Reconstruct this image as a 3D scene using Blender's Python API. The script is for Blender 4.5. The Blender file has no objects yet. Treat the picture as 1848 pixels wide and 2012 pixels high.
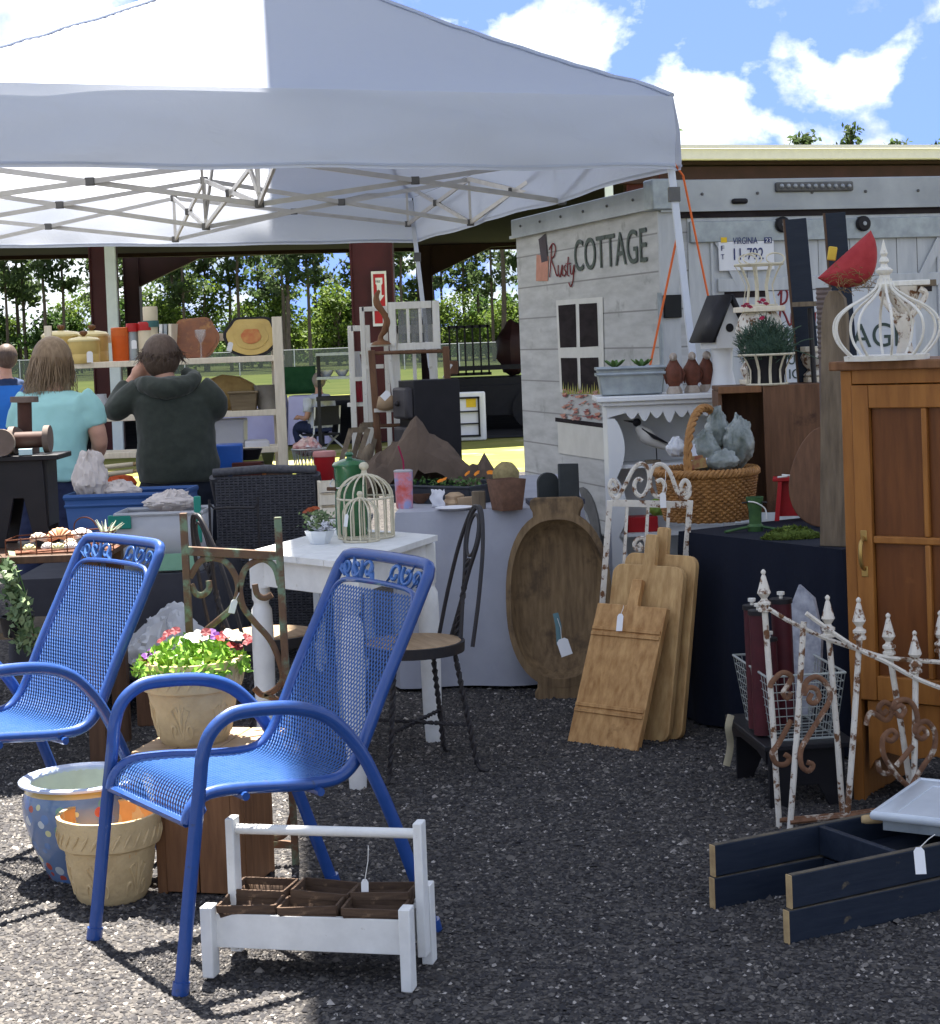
import bpy, bmesh, math, random
import numpy as np
from mathutils import Vector, Matrix, noise
R = math.radians
random.seed(7); rng = np.random.default_rng(11)
S = bpy.context.scene
COL = S.collection

# ---------------------------------------------------------------- camera
EYE = 1.55; PITCH = R(1.83); ROLL = R(2.2); FOC = 3600.0; WID = 1848.0
cf = Vector((0, math.cos(PITCH), -math.sin(PITCH)))
_r = Vector((1, 0, 0)); _u = Vector((0, math.sin(PITCH), math.cos(PITCH)))
cr = _r*math.cos(ROLL) - _u*math.sin(ROLL)
cu = _u*math.cos(ROLL) + _r*math.sin(ROLL)
CAM = Vector((0, 0, EYE))
cam = bpy.data.cameras.new('camera'); camo = bpy.data.objects.new('camera', cam); COL.objects.link(camo)
m = Matrix((cr, cu, -cf)).transposed().to_4x4(); m.translation = CAM
camo.matrix_world = m
cam.sensor_fit = 'HORIZONTAL'; cam.sensor_width = 36; cam.lens = 36*FOC/WID
cam.shift_y = -226/WID; cam.clip_start = .1; cam.clip_end = 3000
S.camera = camo
S.render.resolution_x = 940; S.render.resolution_y = 1024

# ---------------------------------------------------------------- world, sun, exposure
SUN_EL = R(70); SUN_AZ = R(-6)          # sun stands ahead of the camera, slightly left, high
sund = Vector((math.sin(SUN_AZ)*math.cos(SUN_EL), math.cos(SUN_AZ)*math.cos(SUN_EL), math.sin(SUN_EL)))
sl = bpy.data.lights.new('sun', 'SUN'); sl.energy = 4.6; sl.angle = R(.5); sl.color = (1, .95, .87)
so = bpy.data.objects.new('sun', sl); COL.objects.link(so)
so.rotation_euler = (-sund).to_track_quat('-Z', 'Y').to_euler(); so.location = (0, 0, 30)

W = bpy.data.worlds.new('World'); S.world = W; W.use_nodes = True
wn = W.node_tree.nodes; wl = W.node_tree.links; wn.clear()
def N(nodes, t, **kw):
    n = nodes.new(t)
    for k, v in kw.items():
        if k in n.inputs: n.inputs[k].default_value = v
        else: setattr(n, k, v)
    return n
sky = N(wn, 'ShaderNodeTexSky', sky_type='NISHITA', sun_disc=False, sun_elevation=SUN_EL, sun_rotation=SUN_AZ, air_density=1.0, dust_density=.15, ozone_density=4.0, altitude=0)
bg1 = N(wn, 'ShaderNodeBackground', Strength=.05)
hs = N(wn, 'ShaderNodeHueSaturation', Saturation=1.1, Value=1.0, Hue=.52)
tcs = N(wn, 'ShaderNodeTexCoord'); lift = N(wn, 'ShaderNodeVectorMath', operation='ADD'); lift.inputs[1].default_value = (0, 0, .38); nrm_ = N(wn, 'ShaderNodeVectorMath', operation='NORMALIZE')
wl.new(tcs.outputs['Generated'], lift.inputs[0]); wl.new(lift.outputs[0], nrm_.inputs[0]); wl.new(nrm_.outputs[0], sky.inputs['Vector'])   # clear-air sky: deep blue reaches down to the tree line
wl.new(sky.outputs[0], hs.inputs['Color']); wl.new(hs.outputs[0], bg1.inputs[0])
tc = N(wn, 'ShaderNodeTexCoord')
mp = N(wn, 'ShaderNodeMapping'); mp.inputs['Scale'].default_value = (1, 1, 1.25); mp.inputs['Location'].default_value = (1.7, .6, .4)
wl.new(tc.outputs['Generated'], mp.inputs[0])
def cloudnoise(off):
    a = N(wn, 'ShaderNodeVectorMath', operation='ADD'); a.inputs[1].default_value = off
    wl.new(mp.outputs[0], a.inputs[0])
    n = N(wn, 'ShaderNodeTexNoise', Scale=9.0, Detail=10.0, Roughness=.55, Distortion=.1)
    wl.new(a.outputs[0], n.inputs['Vector']); return n
n1 = cloudnoise((0, 0, 0)); n2 = cloudnoise((.0, 0, .035))
cover = N(wn, 'ShaderNodeMapRange'); cover.inputs[1].default_value = .44; cover.inputs[2].default_value = .49; cover.clamp = True
wl.new(n1.outputs[0], cover.inputs[0])
dif = N(wn, 'ShaderNodeMath', operation='SUBTRACT'); wl.new(n2.outputs[0], dif.inputs[0]); wl.new(n1.outputs[0], dif.inputs[1])
shade = N(wn, 'ShaderNodeMapRange'); shade.inputs[1].default_value = -.07; shade.inputs[2].default_value = .09; shade.inputs[3].default_value = 1; shade.inputs[4].default_value = 0
wl.new(dif.outputs[0], shade.inputs[0])
cmix = N(wn, 'ShaderNodeMix', data_type='RGBA'); cmix.inputs[6].default_value = (.36, .45, .58, 1); cmix.inputs[7].default_value = (.90, .95, 1.0, 1)
wl.new(shade.outputs[0], cmix.inputs[0])
bg2 = N(wn, 'ShaderNodeBackground', Strength=.29); wl.new(cmix.outputs[2], bg2.inputs[0])
mx = N(wn, 'ShaderNodeMixShader'); wl.new(cover.outputs[0], mx.inputs[0]); wl.new(bg1.outputs[0], mx.inputs[1]); wl.new(bg2.outputs[0], mx.inputs[2])
wo = N(wn, 'ShaderNodeOutputWorld'); wl.new(mx.outputs[0], wo.inputs[0])
S.view_settings.view_transform = 'Standard'; S.view_settings.look = 'None'; S.view_settings.gamma = 1
S.view_settings.exposure = 2.5
S.render.engine = 'CYCLES'

# ---------------------------------------------------------------- picture-to-place helpers (measuring only)
def ray(x, y): return cf + cr*((x-924)/FOC) + cu*((780-y)/FOC)
def P(x, y, Y): d = ray(x, y); return CAM + d*(Y/d.y)          # point seen at (x,y), Y metres ahead
def G(x, y, z=0.0): d = ray(x, y); return CAM + d*((z-EYE)/d.z)  # point seen at (x,y), on height z
def onplane(x, y, A, d2):                                        # (distance along d2, height) on an upright plane through A
    n = Vector((-d2[1], d2[0], 0)); q = ray(x, y); t = (Vector((A[0], A[1], 0)) - Vector((0, 0, 0))).dot(n)/q.dot(n)
    w = CAM + q*t; return (w.x-A[0])*d2[0] + (w.y-A[1])*d2[1], w.z

# ---------------------------------------------------------------- mesh builder
class MB:
    def __init__(s): s.v = []; s.f = []; s.M = None
    def add(s, vs, fs, M=None):
        o = len(s.v)
        for p in vs:
            p = Vector(p)
            if M is not None: p = M @ p
            if s.M is not None: p = s.M @ p
            s.v.append(p)
        s.f += [tuple(i+o for i in f) for f in fs]; return s
    def box(s, c, d, rz=0, rx=0, ry=0, taper=1.0):
        x, y, z = d[0]/2, d[1]/2, d[2]/2; t = taper
        vs = [(-x*t, -y*t, -z), (x*t, -y*t, -z), (x*t, y*t, -z), (-x*t, y*t, -z), (-x, -y, z), (x, -y, z), (x, y, z), (-x, y, z)]
        M = Matrix.Translation(c) @ Matrix.Rotation(rz, 4, 'Z') @ Matrix.Rotation(rx, 4, 'X') @ Matrix.Rotation(ry, 4, 'Y')
        return s.add(vs, [(3, 2, 1, 0), (4, 5, 6, 7), (0, 1, 5, 4), (1, 2, 6, 5), (2, 3, 7, 6), (3, 0, 4, 7)], M)
    def bar(s, a, b, w, h, up=(0, 0, 1)):                # rectangular bar between two points
        a = Vector(a); b = Vector(b); d = (b-a); L = d.length; d.normalize(); u = Vector(up)
        x = d.cross(u)
        if x.length < 1e-4: x = d.cross(Vector((1, 0, 0)))
        x.normalize(); u = x.cross(d)
        vs = []
        for q in (a, b):
            for sx, sz in ((-1, -1), (1, -1), (1, 1), (-1, 1)): vs.append(q + x*(sx*w/2) + u*(sz*h/2))
        return s.add(vs, [(0, 1, 2, 3), (7, 6, 5, 4), (0, 4, 5, 1), (1, 5, 6, 2), (2, 6, 7, 3), (3, 7, 4, 0)])
    def tube(s, pts, r, n=8, closed=False, flat=None, axis=None):
        pts = [Vector(p) for p in pts]; k = len(pts)
        rad = r if isinstance(r, (list, tuple)) else [r]*k
        tan = []
        for i in range(k):
            if closed: t = pts[(i+1) % k]-pts[i-1]
            else: t = pts[min(i+1, k-1)]-pts[max(i-1, 0)]
            tan.append(t.normalized() if t.length > 1e-9 else Vector((0, 0, 1)))
        if axis is not None: nn = Vector(axis)
        else:
            nn = Vector((0, 0, 1)) if abs(tan[0].z) < .9 else Vector((1, 0, 0))
        nn = (nn - tan[0]*nn.dot(tan[0])).normalized()
        vs = []
        for i in range(k):
            if axis is not None: nn = Vector(axis)
            nn = (nn - tan[i]*nn.dot(tan[i]));
            nn = nn.normalized() if nn.length > 1e-6 else Vector((1, 0, 0))
            bb = tan[i].cross(nn)
            for j in range(n):
                a = 2*math.pi*(j+.5)/n
                fx = flat if flat else 1.0
                vs.append(pts[i] + (nn*math.cos(a)*fx + bb*math.sin(a))*rad[i])
        fs = []
        for i in range(k if closed else k-1):
            i2 = (i+1) % k
            for j in range(n):
                j2 = (j+1) % n; fs.append((i*n+j, i*n+j2, i2*n+j2, i2*n+j))
        if not closed: fs += [tuple(range(n-1, -1, -1)), tuple(range((k-1)*n, k*n))]
        return s.add(vs, fs)
    def lathe(s, prof, n=24, c=(0, 0, 0), M=None, wob=None, cap=True):
        vs = []; fs = []; c = Vector(c); k = len(prof)
        for i, (r, z) in enumerate(prof):
            for j in range(n):
                a = 2*math.pi*j/n; rr = max(r, .0004)*(wob(a, z) if wob else 1)
                vs.append(c+Vector((rr*math.cos(a), rr*math.sin(a), z)))
        for i in range(k-1):
            for j in range(n):
                j2 = (j+1) % n; fs.append((i*n+j, i*n+j2, (i+1)*n+j2, (i+1)*n+j))
        if cap != 'none': fs.append(tuple(range(n-1, -1, -1)))
        if cap is True: fs.append(tuple(range((k-1)*n, k*n)))
        return s.add(vs, fs, M)
    def ball(s, c, r, n=12, m=8, sc=(1, 1, 1), bump=0, seed=0):
        vs = []; fs = []
        for i in range(1, m):
            th = math.pi*i/m
            for j in range(n):
                a = 2*math.pi*j/n; d = Vector((math.sin(th)*math.cos(a), math.sin(th)*math.sin(a), math.cos(th)))
                k = 1+bump*noise.noise(d*2.2+Vector((seed, seed*1.7, 0))) if bump else 1
                vs.append(Vector(c)+Vector((d.x*sc[0], d.y*sc[1], d.z*sc[2]))*r*k)
        for i in range(m-2):
            for j in range(n):
                j2 = (j+1) % n; fs.append((i*n+j, (i+1)*n+j, (i+1)*n+j2, i*n+j2))
        t = len(vs); vs += [Vector(c)+Vector((0, 0, r*sc[2])), Vector(c)-Vector((0, 0, r*sc[2]))]
        for j in range(n):
            j2 = (j+1) % n; fs.append((t, j, j2)); fs.append((t+1, (m-2)*n+j2, (m-2)*n+j))
        return s.add(vs, fs)
    def sheet(s, fn, nu, nv, wrap=False):
        vs = [fn(i/nu, j/nv) for i in range(nu+1) for j in range(nv+1)]
        fs = [(i*(nv+1)+j, (i+1)*(nv+1)+j, (i+1)*(nv+1)+j+1, i*(nv+1)+j+1) for i in range(nu) for j in range(nv)]
        return s.add(vs, fs)
    def prism(s, out, t, M=None, hole=None):            # outline in x,z of the frame, thickness along y (from 0 to t)
        n = len(out)
        if hole is None:
            vs = [(x, 0, z) for x, z in out] + [(x, t, z) for x, z in out]
            fs = [tuple(range(n)), tuple(range(2*n-1, n-1, -1))] + [(i+n, (i+1) % n+n, (i+1) % n, i) for i in range(n)]
        else:
            vs = [(x, 0, z) for x, z in out]+[(x, t, z) for x, z in out]+[(x, 0, z) for x, z in hole]+[(x, t, z) for x, z in hole]
            fs = []
            for i in range(n):
                j = (i+1) % n
                fs += [(i, j, 2*n+j, 2*n+i), (n+j, n+i, 3*n+i, 3*n+j), (j, i, n+i, n+j), (2*n+i, 2*n+j, 3*n+j, 3*n+i)]
        return s.add(vs, fs, M)

INV = {}
def link(name, mb, mat, parent=None, world=False, bevel=0, smooth=40, solid=0, sub=0, props=None):
    me = bpy.data.meshes.new(name)
    vs = mb.v
    if world and parent is not None: I = INV[parent.name]; vs = [I @ p for p in vs]
    me.from_pydata([tuple(p) for p in vs], [], mb.f); me.update()
    if mat is not None: me.materials.append(mat)
    if smooth:
        me.shade_smooth()
        try: me.set_sharp_from_angle(angle=R(smooth))
        except Exception: pass
    o = bpy.data.objects.new(name, me); COL.objects.link(o)
    if parent is not None: o.parent = parent; INV[o.name] = INV[parent.name]
    if solid:
        d = o.modifiers.new('solid', 'SOLIDIFY'); d.thickness = solid; d.offset = 0
    if bevel:
        b = o.modifiers.new('bevel', 'BEVEL'); b.width = bevel; b.segments = 2; b.limit_method = 'ANGLE'; b.angle_limit = R(35)
    if sub:
        b = o.modifiers.new('sub', 'SUBSURF'); b.levels = sub; b.render_levels = sub
    if props:
        for k, v in props.items(): o[k] = v
    return o
def tag(o, label, cat, group=None, kind=None):
    o['label'] = label; o['category'] = cat
    if group: o['group'] = group
    if kind: o['kind'] = kind
    return o
def thing(name, label, cat, loc=(0, 0, 0), rz=0, group=None):
    o = bpy.data.objects.new(name, None); COL.objects.link(o); o.empty_display_size = .1
    o.location = loc; o.rotation_euler = (0, 0, rz)
    INV[o.name] = (Matrix.Translation(loc) @ Matrix.Rotation(rz, 4, 'Z')).inverted()
    return tag(o, label, cat, group)
def single(name, mb, mat, label, cat, group=None, **kw):       # a thing that is one mesh, origin at its base
    lo = Vector((sum(p.x for p in mb.v)/len(mb.v), sum(p.y for p in mb.v)/len(mb.v), min(p.z for p in mb.v)))
    mb.v = [p-lo for p in mb.v]
    o = link(name, mb, mat, **kw); o.location = lo; INV[o.name] = Matrix.Translation(lo).inverted()
    return tag(o, label, cat, group)
def struct(name, mb, mat, kind='structure', **kw):
    o = link(name, mb, mat, **kw); o['kind'] = kind; return o
def dup(o, loc=None, rz=None, label=None, parent=None):
    c = o.copy(); COL.objects.link(c); c.parent = parent
    if loc is not None: c.location = loc
    if rz is not None: c.rotation_euler = (0, 0, rz)
    if label: c['label'] = label
    for ch in list(o.children): dup(ch, parent=c)
    return c

# ---------------------------------------------------------------- materials
def mat(name, c, c2=None, scale=10, stretch=(1, 1, 1), rough=.6, metal=0, bump=0, bs=None, c3=None, t3=.6, s3=18, w3=.06, detail=6, sheen=0, trans=0, alpha=1, coat=0, island=0):
    M = bpy.data.materials.new(name); M.use_nodes = True
    n = M.node_tree.nodes; l = M.node_tree.links; b = n['Principled BSDF']
    b.inputs['Roughness'].default_value = rough; b.inputs['Metallic'].default_value = metal; b.inputs['Specular IOR Level'].default_value = .25 if rough > .3 else .5
    if coat: b.inputs['Coat Weight'].default_value = coat
    if sheen: b.inputs['Sheen Weight'].default_value = sheen
    if trans: b.inputs['Transmission Weight'].default_value = trans
    if alpha < 1: b.inputs['Alpha'].default_value = alpha
    col = None
    tcn = N(n, 'ShaderNodeTexCoord'); mpn = N(n, 'ShaderNodeMapping'); mpn.inputs['Scale'].default_value = stretch
    l.new(tcn.outputs['Object'], mpn.inputs[0])
    nz = N(n, 'ShaderNodeTexNoise', Scale=scale, Detail=detail, Roughness=.6); l.new(mpn.outputs[0], nz.inputs['Vector'])
    c2 = c2 or tuple(x*.82 for x in c)
    mr = N(n, 'ShaderNodeMapRange'); mr.inputs[1].default_value = .33; mr.inputs[2].default_value = .67; l.new(nz.outputs[0], mr.inputs[0])
    mxn = N(n, 'ShaderNodeMix', data_type='RGBA'); mxn.inputs[6].default_value = (*c, 1); mxn.inputs[7].default_value = (*c2, 1)
    l.new(mr.outputs[0], mxn.inputs[0]); col = mxn.outputs[2]
    if island:
        g = N(n, 'ShaderNodeNewGeometry'); l.new(g.outputs['Random Per Island'], mxn.inputs[0])
    if c3:
        nz3 = N(n, 'ShaderNodeTexNoise', Scale=s3, Detail=5, Roughness=.65); l.new(tcn.outputs['Object'], nz3.inputs['Vector'])
        m3 = N(n, 'ShaderNodeMapRange'); m3.inputs[1].default_value = t3-w3; m3.inputs[2].default_value = t3+w3; l.new(nz3.outputs[0], m3.inputs[0])
        mx3 = N(n, 'ShaderNodeMix', data_type='RGBA'); mx3.inputs[7].default_value = (*c3, 1)
        l.new(m3.outputs[0], mx3.inputs[0]); l.new(col, mx3.inputs[6]); col = mx3.outputs[2]
    l.new(col, b.inputs['Base Color'])
    rr = N(n, 'ShaderNodeMapRange'); rr.inputs[3].default_value = max(0, rough-.08); rr.inputs[4].default_value = min(1, rough+.1)
    l.new(nz.outputs[0], rr.inputs[0]); l.new(rr.outputs[0], b.inputs['Roughness'])
    if bump:
        bm = N(n, 'ShaderNodeBump', Strength=bump, Distance=.01)
        if bs:
            nb = N(n, 'ShaderNodeTexNoise', Scale=bs, Detail=4); l.new(mpn.outputs[0], nb.inputs['Vector']); l.new(nb.outputs[0], bm.inputs['Height'])
        else: l.new(nz.outputs[0], bm.inputs['Height'])
        l.new(bm.outputs[0], b.inputs['Normal'])
    return M
def wood(name, c, c2, axis='z', rough=.6, bump=.25, c3=None, t3=.62, s3=6, sc=5):
    st = {'x': (1, 9, 9), 'y': (9, 1, 9), 'z': (9, 9, 1)}[axis]
    return mat(name, c, c2, scale=sc, stretch=st, rough=rough, bump=bump, detail=9, c3=c3, t3=t3, s3=s3)
def cloth_tl(name, c, tl, frac=.4, bump=.1, scale=6):
    M = bpy.data.materials.new(name); M.use_nodes = True; n = M.node_tree.nodes; l = M.node_tree.links
    b = n['Principled BSDF']; b.inputs['Base Color'].default_value = (*c, 1); b.inputs['Roughness'].default_value = .75
    t = N(n, 'ShaderNodeBsdfTranslucent'); t.inputs[0].default_value = (*tl, 1)
    mxs = N(n, 'ShaderNodeMixShader'); mxs.inputs[0].default_value = frac
    tcn = N(n, 'ShaderNodeTexCoord'); nz = N(n, 'ShaderNodeTexNoise', Scale=scale, Detail=5, Distortion=1.2); l.new(tcn.outputs['Object'], nz.inputs['Vector'])
    bm = N(n, 'ShaderNodeBump', Strength=bump, Distance=.02); l.new(nz.outputs[0], bm.inputs['Height']); l.new(bm.outputs[0], b.inputs['Normal'])
    o = n['Material Output']; l.new(b.outputs[0], mxs.inputs[1]); l.new(t.outputs[0], mxs.inputs[2]); l.new(mxs.outputs[0], o.inputs[0])
    return M
MAT = {}
def mk(k, *a, **kw): MAT[k] = mat(k, *a, **kw); return MAT[k]
mk('blue_paint', (.013, .056, .225), (.018, .064, .25), rough=.4, coat=.6, scale=30, bump=.08, c3=(.03, .045, .10), t3=.70, s3=35)
mk('blue_mesh', (.042, .125, .34), (.05, .135, .37), rough=.28, scale=30)
mk('white_paint', (.74, .74, .72), (.64, .64, .62), rough=.55, scale=14, bump=.12, c3=(.42, .38, .32), t3=.72, s3=40)
mk('white_wood', (.76, .74, .68), (.64, .62, .56), rough=.65, scale=9, stretch=(6, 6, 1), bump=.2, c3=(.36, .31, .24), t3=.70, s3=30)
mk('cream_wood', (.80, .72, .58), (.68, .61, .47), rough=.65, scale=9, stretch=(6, 6, 1), bump=.2)
mk('cream_pot', (.58, .44, .24), (.46, .34, .18), rough=.7, scale=12, bump=.35, bs=70)
mk('terracotta_in', (.62, .34, .13), (.52, .28, .1), rough=.75, scale=20)
mk('rust_green', (.15, .085, .05), (.10, .06, .04), rough=.7, scale=20, bump=.3, c3=(.15, .21, .14), t3=.56, s3=14)
mk('rust_white', (.70, .66, .58), (.60, .55, .47), rough=.6, scale=25, bump=.25, c3=(.16, .075, .035), t3=.56, s3=26, w3=.03)
mk('rusty', (.22, .11, .06), (.12, .06, .035), rough=.75, scale=30, bump=.3, c3=(.62, .55, .45), t3=.62, s3=20)
mk('black_iron', (.022, .022, .026), (.035, .03, .03), rough=.5, scale=30, bump=.1)
mk('black_paint', (.009, .009, .012), (.015, .014, .017), rough=.5, scale=12, bump=.1)
mk('navy_paint', (.010, .016, .030), (.016, .023, .038), rough=.55, scale=10, stretch=(1, 4, 6), bump=.12, c3=(.20, .15, .08), t3=.74, s3=9)
mk('raw_edge', (.50, .36, .18), (.30, .2, .1), rough=.7, scale=20, bump=.2)
mk('navy_cloth', (.0035, .0055, .014), (.006, .009, .02), rough=.9, scale=60, bump=.1)
mk('grey_cloth', (.40, .41, .46), (.33, .34, .39), rough=.85, scale=4, bump=.6, bs=6)
mk('white_cloth', (.72, .72, .75), (.64, .64, .68), rough=.85, scale=6, bump=.1)
mk('lavender_cloth', (.52, .50, .72), (.46, .44, .66), rough=.85, scale=4)
MAT['bowl_wood'] = wood('bowl_wood', (.25, .165, .085), (.13, .085, .045), 'z', .7, .35, c3=(.075, .05, .03), t3=.56, s3=4)
MAT['board_wood'] = wood('board_wood', (.56, .33, .135), (.33, .165, .058), 'z', .6, .25, c3=(.20, .09, .03), t3=.70, s3=9, sc=4)
MAT['board_wood_pale'] = wood('board_wood_pale', (.58, .38, .17), (.36, .205, .08), 'z', .6, .18, c3=(.22, .13, .06), t3=.72, s3=8, sc=4)
MAT['honey_pine'] = wood('honey_pine', (.34, .14, .032), (.22, .082, .018), 'z', .38, .12, c3=(.10, .036, .01), t3=.70, s3=5, sc=3)
MAT['red_pine'] = wood('red_pine', (.17, .058, .016), (.11, .036, .010), 'z', .35, .08, c3=(.26, .10, .03), t3=.68, s3=3, sc=3)
MAT['dark_wood'] = wood('dark_wood', (.105, .055, .03), (.06, .032, .018), 'z', .55, .2)
MAT['brown_wood'] = wood('brown_wood', (.17, .085, .045), (.105, .052, .028), 'z', .6, .2, c3=(.06, .03, .018), t3=.66, s3=7)
MAT['grey_wood'] = wood('grey_wood', (.20, .155, .105), (.115, .088, .06), 'z', .75, .4)
MAT['stand_wood'] = wood('stand_wood', (.23, .11, .05), (.14, .065, .03), 'z', .6, .25)
MAT['stand_top'] = wood('stand_top', (.40, .28, .17), (.28, .19, .11), 'x', .6, .25)
mk('wicker', (.40, .20, .065), (.25, .12, .04), rough=.55, scale=25, bump=.2)
mk('gravel_base', (.16, .15, .14), (.09, .085, .08), rough=.95, scale=60, bump=.6)
mk('tag_paper', (.80, .80, .80), (.76, .76, .76), rough=.7)
mk('string', (.75, .73, .68), rough=.9)
mk('skin', (.58, .33, .24), (.52, .28, .2), rough=.5, scale=20)
mk('denim', (.02, .027, .07), (.03, .04, .09), rough=.85, scale=40)
mk('metal_white', (.68, .70, .72), (.62, .64, .66), rough=.35, scale=8, metal=.2)
mk('alu', (.62, .62, .63), (.52, .52, .53), rough=.35, scale=20, metal=.75)
mk('joint', (.13, .13, .13), (.09, .09, .09), rough=.6)
mk('soil', (.05, .032, .022), (.025, .016, .012), rough=.95, scale=80, bump=.5)
mk('leaf_bright', (.28, .46, .06), (.14, .30, .035), rough=.5, island=1)
mk('leaf_mid', (.10, .19, .05), (.05, .11, .03), rough=.55, island=1)
mk('leaf_blue', (.075, .125, .085), (.035, .07, .045), rough=.6, island=1)
mk('leaf_ivy', (.20, .26, .13), (.08, .14, .06), rough=.5, island=1)
mk('tinplate', (.36, .40, .42), (.26, .29, .31), rough=.45, metal=.5, scale=14, bump=.1)
mk('maroon', (.075, .012, .014), (.055, .01, .012), rough=.4, scale=3)
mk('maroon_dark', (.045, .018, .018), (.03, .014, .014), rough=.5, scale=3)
mk('red', (.45, .02, .025), (.36, .015, .02), rough=.45)
mk('orange', (.62, .13, .02), (.5, .1, .02), rough=.4)
mk('blue_tub', (.04, .10, .27), (.036, .09, .24), rough=.4, scale=5)
mk('teal_lid', (.02, .25, .19), (.02, .21, .16), rough=.35)
mk('clear_plastic', (.55, .56, .58), (.48, .49, .52), rough=.3, alpha=.75, scale=5)
mk('paper_crumple', (.62, .56, .52), (.5, .44, .41), rough=.8, scale=5, bump=.4, bs=9)
mk('bag_film', (.70, .71, .73), (.58, .59, .62), rough=.25, alpha=.85, scale=6, bump=.6, bs=14)
mk('kraft', (.14, .10, .075), (.09, .066, .05), rough=.85, scale=5, bump=.4, bs=10)
mk('pulp', (.16, .085, .055), (.11, .06, .04), rough=.9, scale=40, bump=.3)
mk('card', (.42, .30, .19), (.34, .24, .15), rough=.85, scale=15)
mk('green_enamel', (.025, .13, .05), (.02, .105, .04), rough=.25, coat=.3)
mk('cream_metal', (.62, .57, .43), (.5, .45, .33), rough=.5, scale=30, c3=(.25, .19, .12), t3=.68, s3=40)
# ================================================================ GROUND
def quadmesh(name, verts, k, mt, kind=None, parent=None):
    me = bpy.data.meshes.new(name); nv = len(verts); nf = nv//k
    me.vertices.add(nv); me.vertices.foreach_set('co', np.asarray(verts, dtype=np.float32).ravel())
    me.loops.add(nv); me.loops.foreach_set('vertex_index', np.arange(nv, dtype=np.int32))
    me.polygons.add(nf); me.polygons.foreach_set('loop_start', np.arange(0, nv, k, dtype=np.int32))
    try: me.polygons.foreach_set('loop_total', np.full(nf, k, dtype=np.int32))
    except Exception: pass
    me.update(calc_edges=True); me.validate(); me.materials.append(mt)
    o = bpy.data.objects.new(name, me); COL.objects.link(o)
    if kind: o['kind'] = kind
    if parent: o.parent = parent
    return o
def leaf_quads(cen, size, asp=1.0, flat=0.0):
    n = len(cen); d = rng.normal(size=(n, 3)); d[:, 2] *= (1-flat); d /= np.linalg.norm(d, axis=1)[:, None]+1e-9
    t = rng.normal(size=(n, 3)); a = np.cross(d, t); a /= np.linalg.norm(a, axis=1)[:, None]+1e-9; b = np.cross(d, a)
    s = (np.asarray(size)*np.ones(n))[:, None]
    p = np.stack([cen-a*s*asp, cen-b*s*.45, cen+a*s*asp, cen+b*s*.45], axis=1)
    return p.reshape(-1, 3)
def gravel_mat(name, lo, hi):
    M = bpy.data.materials.new(name); M.use_nodes = True; n = M.node_tree.nodes; l = M.node_tree.links; b = n['Principled BSDF']
    tcn = N(n, 'ShaderNodeTexCoord'); v = N(n, 'ShaderNodeTexVoronoi', Scale=70.0); l.new(tcn.outputs['Object'], v.inputs['Vector'])
    sep = N(n, 'ShaderNodeSeparateColor'); l.new(v.outputs['Color'], sep.inputs[0])
    pw = N(n, 'ShaderNodeMath', operation='POWER'); pw.inputs[1].default_value = 1.6; l.new(sep.outputs[0], pw.inputs[0])
    mxn = N(n, 'ShaderNodeMix', data_type='RGBA'); mxn.inputs[6].default_value = (*lo, 1); mxn.inputs[7].default_value = (*hi, 1); l.new(pw.outputs[0], mxn.inputs[0])
    big = N(n, 'ShaderNodeTexNoise', Scale=.9, Detail=4); l.new(tcn.outputs['Object'], big.inputs['Vector'])
    hv = N(n, 'ShaderNodeMapRange'); hv.inputs[3].default_value = .75; hv.inputs[4].default_value = 1.2; l.new(big.outputs[0], hv.inputs[0])
    hsn = N(n, 'ShaderNodeHueSaturation'); l.new(mxn.outputs[2], hsn.inputs['Color']); l.new(hv.outputs[0], hsn.inputs['Value']); l.new(hsn.outputs[0], b.inputs['Base Color'])
    bm = N(n, 'ShaderNodeBump', Strength=.8, Distance=.008); bm.invert = True; l.new(v.outputs['Distance'], bm.inputs['Height']); l.new(bm.outputs[0], b.inputs['Normal'])
    b.inputs['Roughness'].default_value = .9; b.inputs['Specular IOR Level'].default_value = .1
    return M
MAT['lot'] = gravel_mat('lot', (.028, .026, .027), (.12, .11, .10))
mk('grass', (.16, .18, .045), (.24, .22, .075), rough=.9, scale=.8, bump=.3, bs=30, c3=(.42, .37, .22), t3=.62, s3=.5)
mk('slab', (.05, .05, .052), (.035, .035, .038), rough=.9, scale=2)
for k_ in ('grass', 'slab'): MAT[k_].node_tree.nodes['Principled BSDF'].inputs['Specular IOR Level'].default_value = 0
struct('field', MB().add([(-900, -300, -.012), (900, -300, -.012), (900, 1500, -.012), (-900, 1500, -.012)], [(0, 1, 2, 3)]), MAT['grass'])
struct('gravel_lot', MB().add([(-40, -15, 0), (40, -15, 0), (40, 21, 0), (-40, 21, 0)], [(0, 1, 2, 3)]), MAT['lot'])
mk('shaded_grass', (.030, .042, .016), (.05, .058, .022), rough=.95, scale=.6, bump=.4, bs=12)  # far field's shade is put into this darker grass colour
MAT['shaded_grass'].node_tree.nodes['Principled BSDF'].inputs['Specular IOR Level'].default_value = 0
struct('shaded_meadow', MB().add([(-200, 56, -.004), (200, 56, -.004), (200, 400, -.004), (-200, 400, -.004)], [(0, 1, 2, 3)]), MAT['shaded_grass'])
struct('pavilion_floor', MB().add([(-30, 28.3, .0), (32, 28.3, .0), (32, 55, .0), (-30, 55, .0)], [(0, 1, 2, 3)]), MAT['slab'])
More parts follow.
